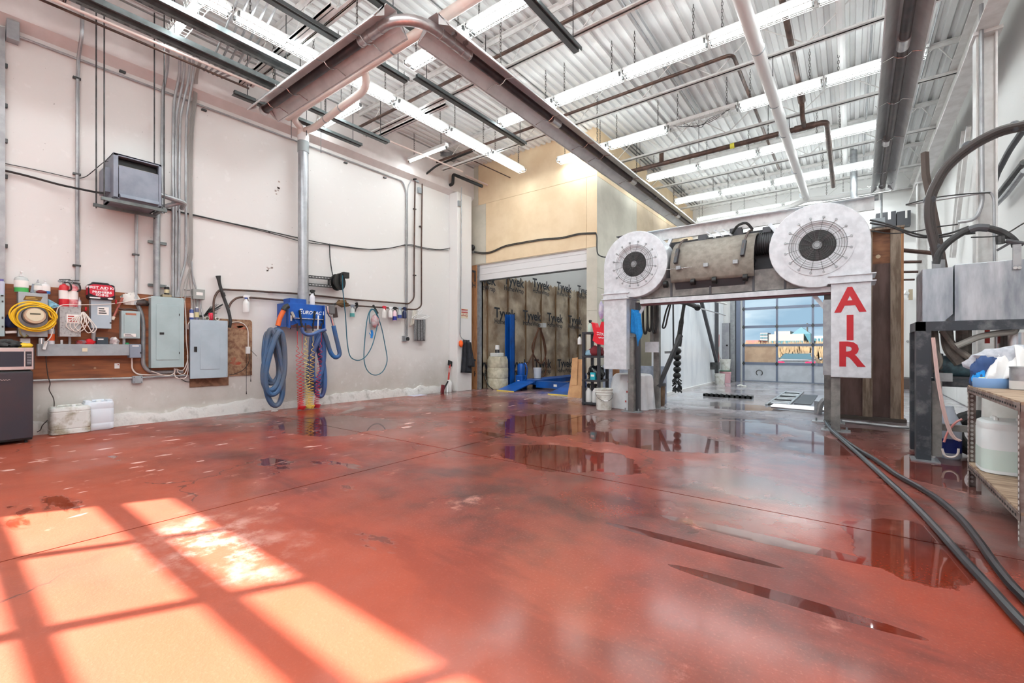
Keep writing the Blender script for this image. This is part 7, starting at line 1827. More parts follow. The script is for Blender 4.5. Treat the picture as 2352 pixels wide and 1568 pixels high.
# floor grate, conveyor
gt = thing('floor_grate', 'black slotted rubber grate lying on the tunnel floor', 'grate', (-2.2,11.0,0))
MB().box(-2.72,-1.72,10.86,10.88,0,0.05).build('side', M_black, gt, smooth=False); MB().box(-2.72,-1.72,11.06,11.08,0,0.05).build('side', M_black, gt, smooth=False)
for k in range(10): MB().box(-2.72+0.107*k,-2.68+0.107*k,10.86,11.08,0.0,0.06).build('rung', M_black, gt, smooth=False)
cvr = thing('conveyor_track', 'steel floor conveyor with rungs in the tunnel', 'conveyor', (-0.9,11,0))
for x in (-1.30,-0.95): MB().box(x-0.02,x+0.02,9.8,13.2,0,0.035).build('rail', M_galv, cvr, smooth=False)
for k in range(11): MB().box(-1.28,-0.97,9.9+0.3*k,10.0+0.3*k,0.006,0.03).build('rung', M_gal2 if k % 3 else M_black, cvr, smooth=False)
MB().box(-0.90,-0.62,10.4,12.6,0,0.012).build('plate', M_dkgrey, cvr, smooth=False)
gr = thing('wheel_guide', 'bent steel tube wheel guide behind the right arch leg', 'guide', (-0.4,9.0,0))
for k in range(3): MB().cyl((-1.15,9.25+0.14*k,0.05),(-0.25,9.15+0.14*k,0.05),0.028,n=8).build('rail', M_chrome, gr)
MB().tube(fillet([on_y(1880,950,9.0),on_y(1884,928,9.0),on_y(1896,915,9.0),on_y(1915,914,9.1)],0.1), 0.045, n=10).build('tube', M_galv, gr); p = on_y(1879,945,9.0); MB().bar((p.x,9.0,0),(p.x,9.0,0.22),0.11,0.02,up=(0,1,0)).build('foot', M_galv, gr, smooth=False)
t = thing('debris', 'small pale branch-like scrap on the tunnel floor', 'scrap', on_z(1702,885)); MB().tube([on_z(1694,886,0.02), on_z(1700,884,0.05), on_z(1707,886,0.02), on_z(1714,887,0.012)], 0.025, n=6).build('scrap', M_dirtywhite, t)
# ================================================================== OUTSIDE THE GLAZED DOOR
GZ = -0.6
gm = mat('asphalt', rgb(84,81,78), 0.9, c2=rgb(70,68,66), scale=3)
g = MB(); g.quad((-60,YEND,-0.02),(60,YEND,-0.02),(60,22,GZ),(-60,22,GZ)); g.quad((-60,22,GZ),(60,22,GZ),(60,33,GZ),(-60,33,GZ)); g.box(-60,60,-30,YF-0.3,-0.3,-0.05)
tag(g.build('ground', gm, smooth=False), kind='structure')
f = MB(); f.quad((-120,33,GZ),(120,33,GZ),(160,260,GZ),(-160,260,GZ))
tag(f.build('field', mat('field_tan', rgb(104,88,64), 0.95, c2=rgb(84,70,50), scale=0.6), smooth=False), kind='structure')
b = MB(); rng = random.Random(12)
for k in range(4200):
    y = 34+14*rng.random()**1.6; x = -y*0.36+rng.random()*y*0.46; h = 1.5+0.8*rng.random(); w = 0.02+0.03*rng.random(); l = rng.uniform(-0.25,0.25)
    n = len(b.v); b.v += [Vector((x-w,y,GZ)), Vector((x+w,y,GZ)), Vector((x+w*1.6+l*0.6,y,GZ+h*0.75)), Vector((x+l,y,GZ+h)), Vector((x-w*1.6+l*0.6,y,GZ+h*0.75))]; b.f.append((n,n+1,n+2,n+3,n+4))
o = b.build('reeds', mat('reed_tan', rgb(108,90,64), 0.9, c2=rgb(80,66,46), scale=1.5), smooth=False); tag(o, 'dry tan reeds standing beyond the parked car', 'reeds', kind='stuff')
# parked car seen from behind
cq = Vector((-2.35, 27.5, GZ)); cr_ = thing('car', 'silver sedan parked outside, seen from behind', 'car', cq)
M_car = mat('car_silver', rgb(84,90,95), 0.25, 0.5); M_cglass = mat('car_glass', rgb(34,52,58), 0.12)
def carsec(pts, y0, y1, s0=1, s1=1, dz0=0, dz1=0):
    return [[(cq.x+a*s0, cq.y+y0, cq.z+z+dz0) for a, z in pts], [(cq.x+a*s1, cq.y+y1, cq.z+z+dz1) for a, z in pts]]
low = [(-0.88,0.25),(-0.93,0.6),(-0.92,0.92),(-0.80,1.10),(-0.4,1.14),(0.4,1.14),(0.80,1.10),(0.92,0.92),(0.93,0.6),(0.88,0.25)]
b = MB(); b.prism([(a, z) for a, z in low], cq+Vector((0,0.0,0)), (1,0,0), (0,0,1), (0,4.5,0)); recalc(b.build('body', M_car, cr_, angle=30, bevel=0.03))
b = MB(); b.grid([[(cq.x+sx*x, cq.y+y, cq.z+z) for (x, z) in ((-0.86,1.1),(-0.68,1.38),(-0.5,1.45),(0.5,1.45),(0.68,1.38),(0.86,1.1))] for (y, sx) in ((1.3,0.98),(2.6,1.0))]); b.build('cabin', M_car, cr_)
MB().quad(cq+Vector((-0.74,0.55,1.145)), cq+Vector((0.74,0.55,1.145)), cq+Vector((0.58,1.3,1.42)), cq+Vector((-0.58,1.3,1.42))).build('rear_window', M_cglass, cr_)
for s in (-1,1):
    b = MB(); b.prism([(-0.24,0.0),(0.24,0.02),(0.22,0.14),(-0.18,0.10)] if s > 0 else [(-0.24,0.02),(0.24,0.0),(0.18,0.10),(-0.22,0.14)], cq+Vector((s*0.66,-0.02,0.90)), (1,0,0), (0,0,1), (0,0.05,0)); b.build('tail_light', mat('tail_red', rgb(206,30,60), 0.2), cr_, smooth=False)
    MB().quad(cq+Vector((s*0.84,0.7,0.99)), cq+Vector((s*0.84,1.3,0.99)), cq+Vector((s*0.66,1.35,1.40)), cq+Vector((s*0.66,1.2,1.38))).build('pillar', M_car, cr_)
    MB().sphere(cq+Vector((s*1.02,2.4,1.12)), 0.09, 10, 6).build('mirror', M_car, cr_)
    MB().cyl(cq+Vector((s*0.7,0.9,0.31)), cq+Vector((s*0.92,0.9,0.31)), 0.31, n=20).build('wheel', M_black, cr_)
MB().box(cq.x-0.3,cq.x+0.3,cq.y-0.03,cq.y-0.0,cq.z+0.76,cq.z+0.88).build('plate', M_paper, cr_, smooth=False); MB().box(cq.x-0.6,cq.x+0.6,cq.y-0.02,cq.y,cq.z+1.03,cq.z+1.05).build('trunk_seam', M_dkmetal, cr_, smooth=False)
# buildings far off
def far(u0, u1, v0, v1, D):
    q = ray((u0+u1)/2, 790); s = D
    a = ray(u0, v1)*s; c = ray(u1, v0)*s; return a.x, c.x, (a.y+c.y)/2, CAMH+c.z
bm_ = thing('office_building', 'long cream office building with teal roof far outside', 'building', (ray(1806,790)*150)+Vector((0,0,0)))
M_cream = mat('bldg_cream', rgb(108,103,95), 0.8); M_win = mat('bldg_glass', rgb(40,76,84), 0.4); M_tealr = mat('roof_teal', rgb(52,84,92), 0.7)
x0, x1, y, z1 = far(1762, 1848, 767, 792, 150)
MB().box(x0,x1,y,y+20,GZ,z1).build('wall', M_cream, bm_, smooth=False)
xx0, xx1, yy2, zz2 = far(1775, 1815, 760, 792, 152); MB().box(xx0,xx1,yy2+2,yy2+18,z1,zz2).build('upper_floor', M_cream, bm_, smooth=False)
for k in range(9):
    w = (x1-x0)/9.6; MB().box(x0+0.5+w*k,x0+0.5+w*k+w*0.82,y-0.15,y,z1*0.25,z1*0.62).build('window', M_win, bm_, smooth=False)
a0, a1, ay, az = far(1815, 1862, 763, 792, 149); MB().prism([(a0,0),((a0+a1)/2,2.4),(a1,0)], (0,ay+2,az-0.5), (1,0,0), (0,0,1), (0,12,0)).build('roof', M_tealr, bm_, smooth=False)
MB().box(a0+1,a1,ay+1,ay+12,GZ,az-0.5).build('glass_wing', M_win, bm_, smooth=False)
for (u0,u1,v0,v1,D,m,lb,nw) in ((1745,1764,764,790,300,mat('bldg_grey', rgb(98,94,92), 0.8),'grey apartment block far left of the office building',5),(1711,1744,781,792,110,mat('bldg_red', rgb(126,64,60), 0.8),'low red-roofed shed beyond the reeds',0),(1868,1893,771,792,160,mat('bldg_white', rgb(120,128,130), 0.8),'pale building at the right of the glazed door view',3)):
    x0,x1,y,z1 = far(u0,u1,v0,v1,D); t = thing('distant_building', lb, 'building', (x0,y,GZ)); MB().box(x0,x1,y,y+15,GZ,z1).build('wall', m, t, smooth=False)
    for i in range(nw):
        for j in range(4 if nw == 5 else 1):
            w = (x1-x0)/nw; h = (z1-1)/(5 if nw == 5 else 1.6); MB().box(x0+w*(i+0.2),x0+w*(i+0.8),y-0.2,y,z1-h*(j+0.85),z1-h*(j+0.3)).build('window', M_win, t, smooth=False)
tag(MB().cyl(ray(1854,742)*150+Vector((0,0,CAMH)), ray(1854,775)*150+Vector((0,0,CAMH-4)), 0.3, n=6).build('mast', M_dkmetal), 'thin mast rising behind the office building', 'mast')
# ---- glazed front door frame behind the camera, whose bars fall as shadows on the floor
fd = thing('door_2', None, None, ((FX0+FX1)/2, YF, 0)); tag(fd, kind='structure')
for k in range(5):
    x = -5.566+0.98*k; MB().box(x-0.03,x+0.03,YF-0.14,YF-0.08,0,FZ).build('mullion', M_rail, fd, smooth=False)
for k in range(6):
    z = 0.43+0.605*k-0.2*(k == 5); h = 0.06 if k == 4 else 0.035; MB().box(FX0,FX1,YF-0.14,YF-0.09,z-h,z+h).build('section_rail', M_rail, fd, smooth=False)
fd2 = thing('door_4', None, None, ((FX2+FX3)/2, YF, 0)); tag(fd2, kind='structure')
for k in range(4):
    x = FX2+(FX3-FX2)*k/3; MB().box(x-0.035,x+0.035,YF-0.14,YF-0.08,0,FZ).build('mullion', M_rail, fd2, smooth=False)
for k in range(6): MB().box(FX2,FX3,YF-0.14,YF-0.09,k*0.6-0.03,k*0.6+0.03).build('section_rail', M_rail, fd2, smooth=False)
# ================================================================== RIGHT SIDE
M_pwood = mat('partition_wood', rgb(150,98,64), 0.6, c2=rgb(112,66,44), scale=3, stretch=(1,1,3.5), lo=0.4, hi=0.66)
M_pdark = mat('partition_stained', rgb(112,86,80), 0.65, c2=rgb(88,66,60), scale=2.5, stretch=(3,1,0.6))
M_stud = mat('stud_weathered', rgb(150,132,116), 0.7, c2=rgb(112,92,76), scale=4, stretch=(5,5,0.7))
pt = thing('plywood_partition', 'tall plywood partition on studs behind the AIR column', 'partition', (0.15,8.85,0))
PX0, PX1 = -0.26, 0.60
zt_ = on_y(2040, 527, 8.8).z; zs = on_y(2000, 606, 8.8).z
MB().box(PX0,PX1,8.86,8.88,0.05,zs).build('sheet', M_pdark, pt, smooth=False)
MB().box(PX0,PX1,8.86,8.88,zs,zt_).build('sheet', M_pwood, pt, smooth=False)
for (x0, x1) in ((PX0-0.02,PX0+0.08),(0.14,0.26),(PX1-0.13,PX1-0.01)): MB().box(x0,x1,8.77,8.86,0.05,zt_).build('stud', M_stud, pt, smooth=False)
MB().box(PX0-0.04,PX1+0.05,8.70,8.92,0,0.05).build('sole_plate', mat('plate_dark', rgb(72,62,56), 0.8), pt, smooth=False); MB().box(PX0,PX1+0.03,8.74,8.9,zt_,zt_+0.03).build('top_plate', M_stud, pt, smooth=False)
MB().box(PX1-0.01,PX1+0.02,8.77,8.88,0.05,zt_).build('edge_strip', M_wood, pt, smooth=False)
MB().lathe([(0.03,0),(0.001,0.002)], (on_y(2017,589,8.858).x,8.858,on_y(2017,589,8.858).z), 12, axis=(0,-1,0)).build('patch', mat('patch_tan', rgb(206,180,150), 0.7), pt)
# pipe lying on the floor behind the arch leg
t = thing('floor_conduit', 'pale conduit crossing the floor behind the right arch leg', 'conduit', on_z(1990,971)); MB().tube([on_z(1930,966,0.025), on_z(1990,972,0.025), on_z(2050,979,0.025), on_z(2105,983,0.025)], 0.018, n=8).build('run', M_conduit, t)
for u, v in ((1972,970),(2100,983)): p = on_z(u, v, 0.025); MB().cyl(p-Vector((0.03,0,0)), p+Vector((0.03,0.01,0)), 0.024, n=8).build('coupling', M_galv, t)
# ---- far end wall: dark switchgear, white door, glazed frame, rails
t = thing('control_cabinet', 'black switch cabinets high on the far wall above plywood', 'electrical box', on_y(2060,500,16.2))
for (u0,u1,v0,v1) in ((2012,2058,484,524),(2060,2092,482,520)):
    a, c = on_y(u0,v1,16.2), on_y(u1,v0,16.2); b_ = MB().box(a.x,c.x,16.2,16.48,a.z,c.z).build('cabinet', M_dkgrey, t, smooth=False); MB().box(a.x+(c.x-a.x)*0.6,a.x+(c.x-a.x)*0.75,16.195,16.2,a.z+0.2,a.z+0.42).build('label', M_paper, b_, smooth=False)
t = thing('junction_box', 'grey square box over the top of plywood partition', 'box', on_y(2017,511,8.9)); a, c = on_y(2002,523,8.82), on_y(2033,499,8.82); MB().box(a.x,c.x,8.80,8.9,a.z,c.z).build('box', M_boxgrey, t, smooth=False, bevel=0.004); MB().box(a.x+0.05,a.x+0.09,8.86,8.9,zt_,a.z).build('stem', M_galv, t, smooth=False)
xd0, xd1 = 1.17, 1.70
d2 = thing('door_5', None, None, (1.4,YE,0)); tag(d2, kind='structure')
MB().box(xd0,xd1,YE-0.06,YE-0.02,0.3,2.45).build('leaf', M_white, d2, smooth=False); MB().box(xd0-0.06,xd0,YE-0.08,YE,0.0,2.5).build('frame', M_white, d2, smooth=False); MB().cyl((xd0+0.07,YE-0.06,1.3),(xd0+0.07,YE-0.13,1.3),0.03,n=10).build('knob', M_chrome, d2)
MB().box(0.92,xd0-0.06,YE-0.06,YE-0.02,0.35,2.05).build('side_light', mat('dark_glass', rgb(92,110,118), 0.12), d2, smooth=False)
for z in (0.35,1.5,2.05): MB().box(0.92,xd0-0.06,YE-0.07,YE-0.02,z-0.02,z+0.02).build('side_rail', M_dkgrey, d2, smooth=False)
MB().box(0.9,XR,YE-0.5,YE-0.02,0,0.28).build('step', mat('step_dark', rgb(84,74,72), 0.7), d2, smooth=False)
t = thing('emergency_lamp', 'small tan lamp box on the far right wall', 'lamp', on_y(2092,676,15.9)); p = on_y(2092,676,15.9); MB().box(p.x-0.04,p.x+0.04,15.9,16.0,p.z-0.14,p.z+0.14).build('box', mat('lamp_tan', rgb(176,160,136), 0.5), t, smooth=False); MB().cyl((p.x-0.05,15.9,p.z+0.02),(p.x-0.14,15.85,p.z+0.06),0.04,0.06,n=10).build('head', M_whitepl, t); MB().box(p.x-0.02,p.x+0.02,16.0,YE,p.z-0.03,p.z+0.03).build('arm', M_galv, t, smooth=False)
for k, (v, r) in enumerate(((572,0.03),(602,0.022),(625,0.018),(643,0.014))):
    p0 = on_y(2046, v, 8.88); p1 = on_y(2152 if k == 0 else 2125-8*k, v+ (10 if k == 0 else -1), 8.88); pipe('side_pipe', ('top thick','second','third','lowest thin')[k]+' brown pipe bridging plywood partition to the tank', M_brownpipe, [p0, p1], r)
# ---- pipes, cables on the right wall and column
def rw(u, v, x=XR-0.04): return on_x(u, v, x)
pipe('conduit', 'thick conduit coming down the right column then bending away', M_conduit, [on_y(2254,10,7.95), on_y(2254,100,7.95), on_y(2256,470,7.95), on_y(2240,505,7.95), on_y(2200,510,7.95)], 0.022, bend=0.25)
for k, (pts, r) in enumerate((((( 2352,296),(2318,345),(2290,400),(2284,420)),0.035), (((2352,372),(2310,425),(2286,455)),0.035), (((2352,392),(2315,442),(2288,470)),0.03))):
    pipe('wall_pipe', ('upper dark','middle grey','lower grey')[k]+' pipe slanting down the right wall past column', (M_dkgrey, M_dkmetal, M_galv)[k], [rw(u, v, 1.62) for u, v in pts], r, bend=0.2)
t = thing('supply_hose', 'thick black hose pair arching from top right to the tank', 'hose', on_y(2200,400,6.2))
for k in range(2):
    pts = [(2420,268),(2352,284),(2290,300),(2225,335),(2175,378),(2148,420),(2134,455),(2132,500),(2140,545),(2150,585),(2153,612)]
    MB().tube(spline([on_y(u+7*k*(1 if v > 400 else 0.3), v+8*k*(0.2 if v > 400 else 1), 6.2+0.04*k) for u, v in pts], 5), 0.032, n=9).build('hose', mat('hose_black2', rgb(58,50,48), 0.5), t)
for (u, v) in ((2330,290),(2223,336),(2135,458),(2150,570)): p = on_y(u, v, 6.22); MB().sphere(p, 0.05, 10, 6).build('tie', M_dkgrey, t)
MB().cyl(on_y(2155,598,6.2), on_y(2156,622,6.2), 0.05, n=12).build('fitting', M_galv, t)
t = thing('supply_hose', 'black taped hose arching low from tank to right bracket', 'hose', on_y(2240,530,6.1)); MB().tube(spline([on_y(u, v, 6.05) for u, v in ((2150,605),(2158,580),(2180,555),(2215,532),(2245,523),(2275,525),(2305,535),(2328,552),(2334,566))], 5), 0.03, n=9).build('hose', M_rubber, t); MB().tube(spline([on_y(u, v, 6.05) for u, v in ((2225,529),(2245,523),(2270,524))], 5), 0.036, n=9).build('tape', M_dkgrey, t)
for k, pts in enumerate((((1998,505),(2040,515),(2080,530),(2130,542),(2180,536),(2225,520)), ((1998,512),(2050,522),(2100,542),(2150,545),(2190,540),(2240,535)), ((2000,530),(2050,536),(2110,530),(2145,522),(2200,515)), ((2230,545),(2300,540),(2352,512)), ((2080,470),(2140,455),(2210,446),(2275,442)))):
    y = 7.4 if k < 4 else 7.8
    tag(MB().tube(spline([on_y(u, v, y) for u, v in pts], 5), 0.012 if k < 2 else 0.008, n=6).build('sagging_cable', M_rubber), ('thick upper','thick lower','thin brown','short slanting','long level')[k]+' cable sagging between arch and right wall', 'cable')
pipe('wall_conduit', 'conduit turning down the right column above the tank', M_conduit, [on_y(2080,470,7.9), on_y(2275,440,7.9), on_y(2283,455,7.9), on_y(2284,600,7.9)], 0.014)
for k, (u0,v0,u1,v1,w) in enumerate(((2225,290,2190,590,0.07),(2213,300,2185,590,0.05))):
    tag(MB().bar(on_x(u0,v0,1.62), on_x(u1,v1,1.62), w, 0.06, up=(1,0,0)).build('wall_brace', M_steelw, smooth=False), ('front','rear')[k]+' white brace slanting on the right wall behind hoses', 'brace')
t = thing('wall_post', 'dark brown bent post behind the arching hoses', 'post', on_y(2130,480,8.6)); MB().tube([on_y(2124,350,8.6), on_y(2126,400,8.6), on_y(2150,520,8.6), on_y(2168,620,8.6)], 0.045, n=4).build('post', mat('post_brown', rgb(84,70,64), 0.6), t, smooth=False)
pa_ = thing('wall_sheet', None, None, (XR,9,0)); tag(pa_, kind='structure')
for k in range(9):
    y = 2.0+1.55*k; MB().box(XR-0.02,XR-0.002,y+0.006,y+1.544,0.02,5.9).build('panel', M_wallup, pa_, smooth=False)
# ---- tank on its stand
M_tank = mat('tank_steel', rgb(196,201,206), 0.28, 0.65, c2=rgb(134,142,150), scale=2.6, lo=0.36, hi=0.66, stretch=(2.5,1,0.5))
YT, TX = 5.95, 0.56
zb_, zt2 = on_y(2200,737,YT).z, on_y(2150,616,YT).z
xg = on_y(2191,680,YT).x
tk = thing('steel_tank', 'stainless steel tank of two boxes on a black stand', 'tank', (1.1,6.2,zb_))
MB().prism([(TX,zb_),(xg-0.07,zb_),(xg-0.006,zb_+0.07),(xg-0.006,zt2),(TX,zt2)], (0,YT,0), (1,0,0), (0,0,1), (0,0.5,0)).build('small_box', M_tank, tk, smooth=False)
MB().box(xg+0.004,1.66,YT-0.01,YT+0.5,zb_,zt2+0.02).build('large_box', M_tank, tk, smooth=False, bevel=0.003)
MB().box(TX-0.004,TX,YT+0.02,YT+0.48,zb_+0.02,zt2-0.02).build('side_plate', mat('side_dark', rgb(124,120,122), 0.5, 0.3, c2=rgb(90,86,88), scale=8), tk, smooth=False)
a, c = on_y(2326,620,YT-0.02), on_y(2346,560,YT-0.02); MB().box(a.x,c.x,YT-0.025,YT-0.01,a.z,c.z).build('bracket', M_galv, tk, smooth=False)
for u in (2331,2341): p = on_y(u, 615, YT-0.03); MB().cyl(p, p+Vector((0,-0.012,0)), 0.014, n=8).build('bolt', M_chrome, tk)
MB().cyl(on_y(2310,553,YT), on_y(2352,560,YT), 0.02, n=8).build('valve_bar', M_dkgrey, tk); MB().bar(on_y(2290,575,YT), on_y(2330,552,YT), 0.02, 0.02).build('valve_lever', M_dkgrey, tk, smooth=False); MB().cyl(on_y(2298,560,YT), on_y(2297,543,YT), 0.03, n=10).build('valve', M_dkmetal, tk)
st = thing('tank_stand', 'black steel stand carrying the stainless tank', 'stand', (1.1,6.2,0))
M_stand = mat('stand_black', rgb(58,62,68), 0.45, 0.3, c2=rgb(112,114,116), scale=9, lo=0.5, hi=0.75)
b = MB(); b.box(TX-0.05,1.62,YT-0.04,YT+0.03,zb_-0.09,zb_); b.build('front_rail', M_stand, st, smooth=False)
MB().box(TX-0.05,TX+0.02,YT-0.04,YT+0.55,zb_-0.09,zb_).build('side_rail', M_stand, st, smooth=False)
MB().box(TX-0.05,TX+0.06,YT-0.04,YT-0.02,0.012,zb_-0.09).build('leg', M_stand, st, smooth=False); MB().box(TX-0.05,TX-0.03,YT-0.02,YT+0.1,0.012,zb_-0.09).build('leg_web', M_stand, st, smooth=False)
MB().box(TX-0.05,TX+0.02,YT+0.5,YT+0.6,0.012,zb_-0.09).build('leg', M_stand, st, smooth=False)
MB().box(1.45,1.55,YT-0.04,YT+0.06,0.012,zb_-0.09).build('leg', M_stand, st, smooth=False); MB().box(1.45,1.55,YT+0.5,YT+0.6,0.012,zb_-0.09).build('leg', M_stand, st, smooth=False)
MB().box(TX-0.09,TX+0.12,YT-0.1,YT+0.12,0.0,0.012).build('foot', M_galv, st, smooth=False)
MB().box(TX+0.07,TX+0.14,YT+0.0,YT+0.07,0.05,0.78).build('inner_post', M_dirtgal, st, smooth=False)
MB().box(TX+0.05,1.45,YT+0.05,YT+0.12,0.30,0.36).build('lower_rail', M_dirtgal, st, smooth=False); MB().box(TX+0.05,1.45,YT+0.2,YT+0.27,0.72,0.80).build('mid_rail', M_stand, st, smooth=False)
# pump gear below the tank
pg = thing('pump_unit', 'dusty pump and pipes under the stainless tank', 'pump', (0.95,6.25,0.8))
MB().cyl((0.72,6.3,0.92),(1.1,6.3,0.92),0.11,n=18).build('motor', mat('pump_blue', rgb(84,112,122), 0.55, 0.2, c2=rgb(60,70,76), scale=9), pg); MB().box(0.66,0.74,6.2,6.4,0.80,1.05).build('pump_head', M_dkgrey, pg, smooth=False, bevel=0.01); MB().box(0.75,1.2,6.18,6.42,0.80,0.82).build('plate', M_dkgrey, pg, smooth=False)
for pts, r in ((((0.76,6.2,1.28),(0.78,6.2,1.1),(0.86,6.2,0.95)),0.05), (((0.66,6.15,1.28),(0.68,6.15,1.0),(0.70,6.2,0.9)),0.035), (((0.72,6.12,1.28),(0.82,6.1,1.1),(0.95,6.12,0.98)),0.03), (((0.9,6.3,1.0),(0.9,6.3,1.28)),0.06), (((0.64,6.05,1.15),(0.70,6.05,0.98),(0.66,6.08,0.86)),0.02)):
    MB().tube(spline(pts, 5), r, n=9).build('pipe', mat('pipe_dusty', rgb(104,96,90), 0.65, c2=rgb(132,124,116), scale=8), pg)
MB().tube(fillet([on_y(2196,795,6.0), on_y(2250,772,6.0), on_y(2300,764,6.0), on_y(2330,762,6.0), on_y(2332,748,6.0)], 0.05), 0.03, n=10).build('drain_pipe', mat('pipe_palegrey', rgb(150,148,142), 0.5), pg)
MB().lathe([(0.16,0),(0.16,0.3)], (1.28,6.35,0.95), 20).build('filter_can', M_chrome, pg); MB().box(1.05,1.08,6.3,6.34,1.15,1.29).build('red_strip', M_inkred, pg, smooth=False)
MB().box(0.66,0.78,6.0,6.08,0.78,0.86).build('terminal_box', M_galv, pg, smooth=False)
for k in range(2):
    tag(MB().tube(spline([on_y(u+4*k, v, 5.9) for u, v in ((2141,775),(2146,820),(2152,870),(2158,905),(2166,945),(2178,985),(2190,1005),(2204,1012))], 5), 0.010, n=6).build('drain_tube', mat('tube_pink', rgb(206,176,170), 0.3), smooth=True), ('left','right')[k]+' pinkish tube hanging down beside the black stand leg', 'tube')
tag(MB().tube(spline([on_y(u, v, 5.95) for u, v in ((2168,1015),(2178,990),(2195,970),(2210,962))], 4), 0.010, n=6).build('drain_tube', mat('tube_red', rgb(206,130,126), 0.3)), 'red curled tube under the stainless tank', 'tube')
tag(MB().tube(spline([on_y(u, v, 5.9) for u, v in ((2164,1030),(2170,1045),(2185,1050),(2199,1044),(2202,1030))], 4), 0.010, n=6).build('drain_tube', mat('tube_pale', rgb(210,196,190), 0.3)), 'pale tube loop hanging near floor under tank', 'tube')
q = Vector((0.78,6.25,0)); t = thing('chemical_bottle', 'white bottle with blue band under the tank stand', 'bottle', q); MB().lathe([(0.09,0),(0.1,0.02),(0.1,0.34),(0.05,0.46),(0.04,0.52)], q+Vector((0,0,0.0)), 18).build('body', mat('bottle_bluewhite', rgb(206,212,226), 0.4), t); MB().lathe([(0.101,0.06),(0.101,0.2)], q, 18).build('band', mat('band_navy', rgb(36,50,126), 0.4), t)
q = Vector((1.02,6.45,0.0)); t = thing('rubber_ring', 'dark round rubber ring on floor under the tank', 'ring', q); MB().tube([q+Vector((0.17*math.cos(a),-0.02,0.24+0.17*math.sin(a))) for a in [2*PI*i/20 for i in range(20)]], 0.07, n=8, closed=True)  .build('ring', M_rubber, t)
# ---- slotted-angle bench
BX0, BX1, BY0, BY1, BZ, BL = 0.745, 1.55, 3.66, 5.06, 0.80, 0.19
bn = thing('slotted_bench', 'rusty slotted-angle bench with wooden top and shelf', 'bench', (1.1,4.4,0))
M_rust = mat('angle_rust', rgb(112,92,86), 0.6, 0.3, c2=rgb(146,134,128), scale=10)
M_benchtop = mat('bench_wood', rgb(176,152,128), 0.7, c2=rgb(128,104,84), scale=5, stretch=(0.8,4,1))
holes = []
def angle_post(x, y, sx, sy):
    b = MB(); w = 0.045
    b.box(min(x,x+sx*w),max(x,x+sx*w),y-0.002 if sy > 0 else y-0.002,y+0.002,0,BZ+0.0); b.box(x-0.002,x+0.002,min(y,y+sy*w),max(y,y+sy*w),0,BZ); b.build('post', M_rust, bn, smooth=False)
    h = MB(); z = 0.04
    while z < BZ-0.05:
        h.prism([(0.012*math.cos(a)*0.8, 0.012*math.sin(a)) for a in [2*PI*i/8 for i in range(8)]], (x+sx*w*0.5,y-0.0035,z), (1,0,0), (0,0,1), (0,0.001,0)); h.prism([(0.012*math.cos(a)*0.8, 0.012*math.sin(a)) for a in [2*PI*i/8 for i in range(8)]], (x-0.0035,y+sy*w*0.5,z), (0,1,0), (0,0,1), (0.001,0,0)); z += 0.034
    h.build('post_holes', mat('hole_pale', rgb(214,210,206), 0.7), bn, smooth=False)['kind'] = 'stuff'
for (x, y, sx, sy) in ((BX0,BY0,1,1),(BX0,BY1,1,-1),(BX1,BY0,-1,1),(BX1,BY1,-1,-1)): angle_post(x, y, sx, sy)
for z in (BZ, BL):
    MB().box(BX0,BX1,BY0-0.005,BY1+0.005,z-0.012,z+0.006).build('deck', M_benchtop, bn, smooth=False)
    b = MB(); b.box(BX0-0.004,BX0,BY0,BY1,z-0.05,z-0.005); b.box(BX1,BX1+0.004,BY0,BY1,z-0.05,z-0.005); b.box(BX0,BX1,BY0-0.004,BY0,z-0.05,z-0.005); b.box(BX0,BX1,BY1,BY1+0.004,z-0.05,z-0.005); b.build('shelf_angle', M_rust, bn, smooth=False)
    h = MB(); y = BY0+0.06
    while y < BY1-0.05: h.box(BX0-0.006,BX0-0.0045,y,y+0.025,z-0.034,z-0.022); y += 0.055
    h.build('angle_slots', M_black, bn, smooth=False)['kind'] = 'stuff'
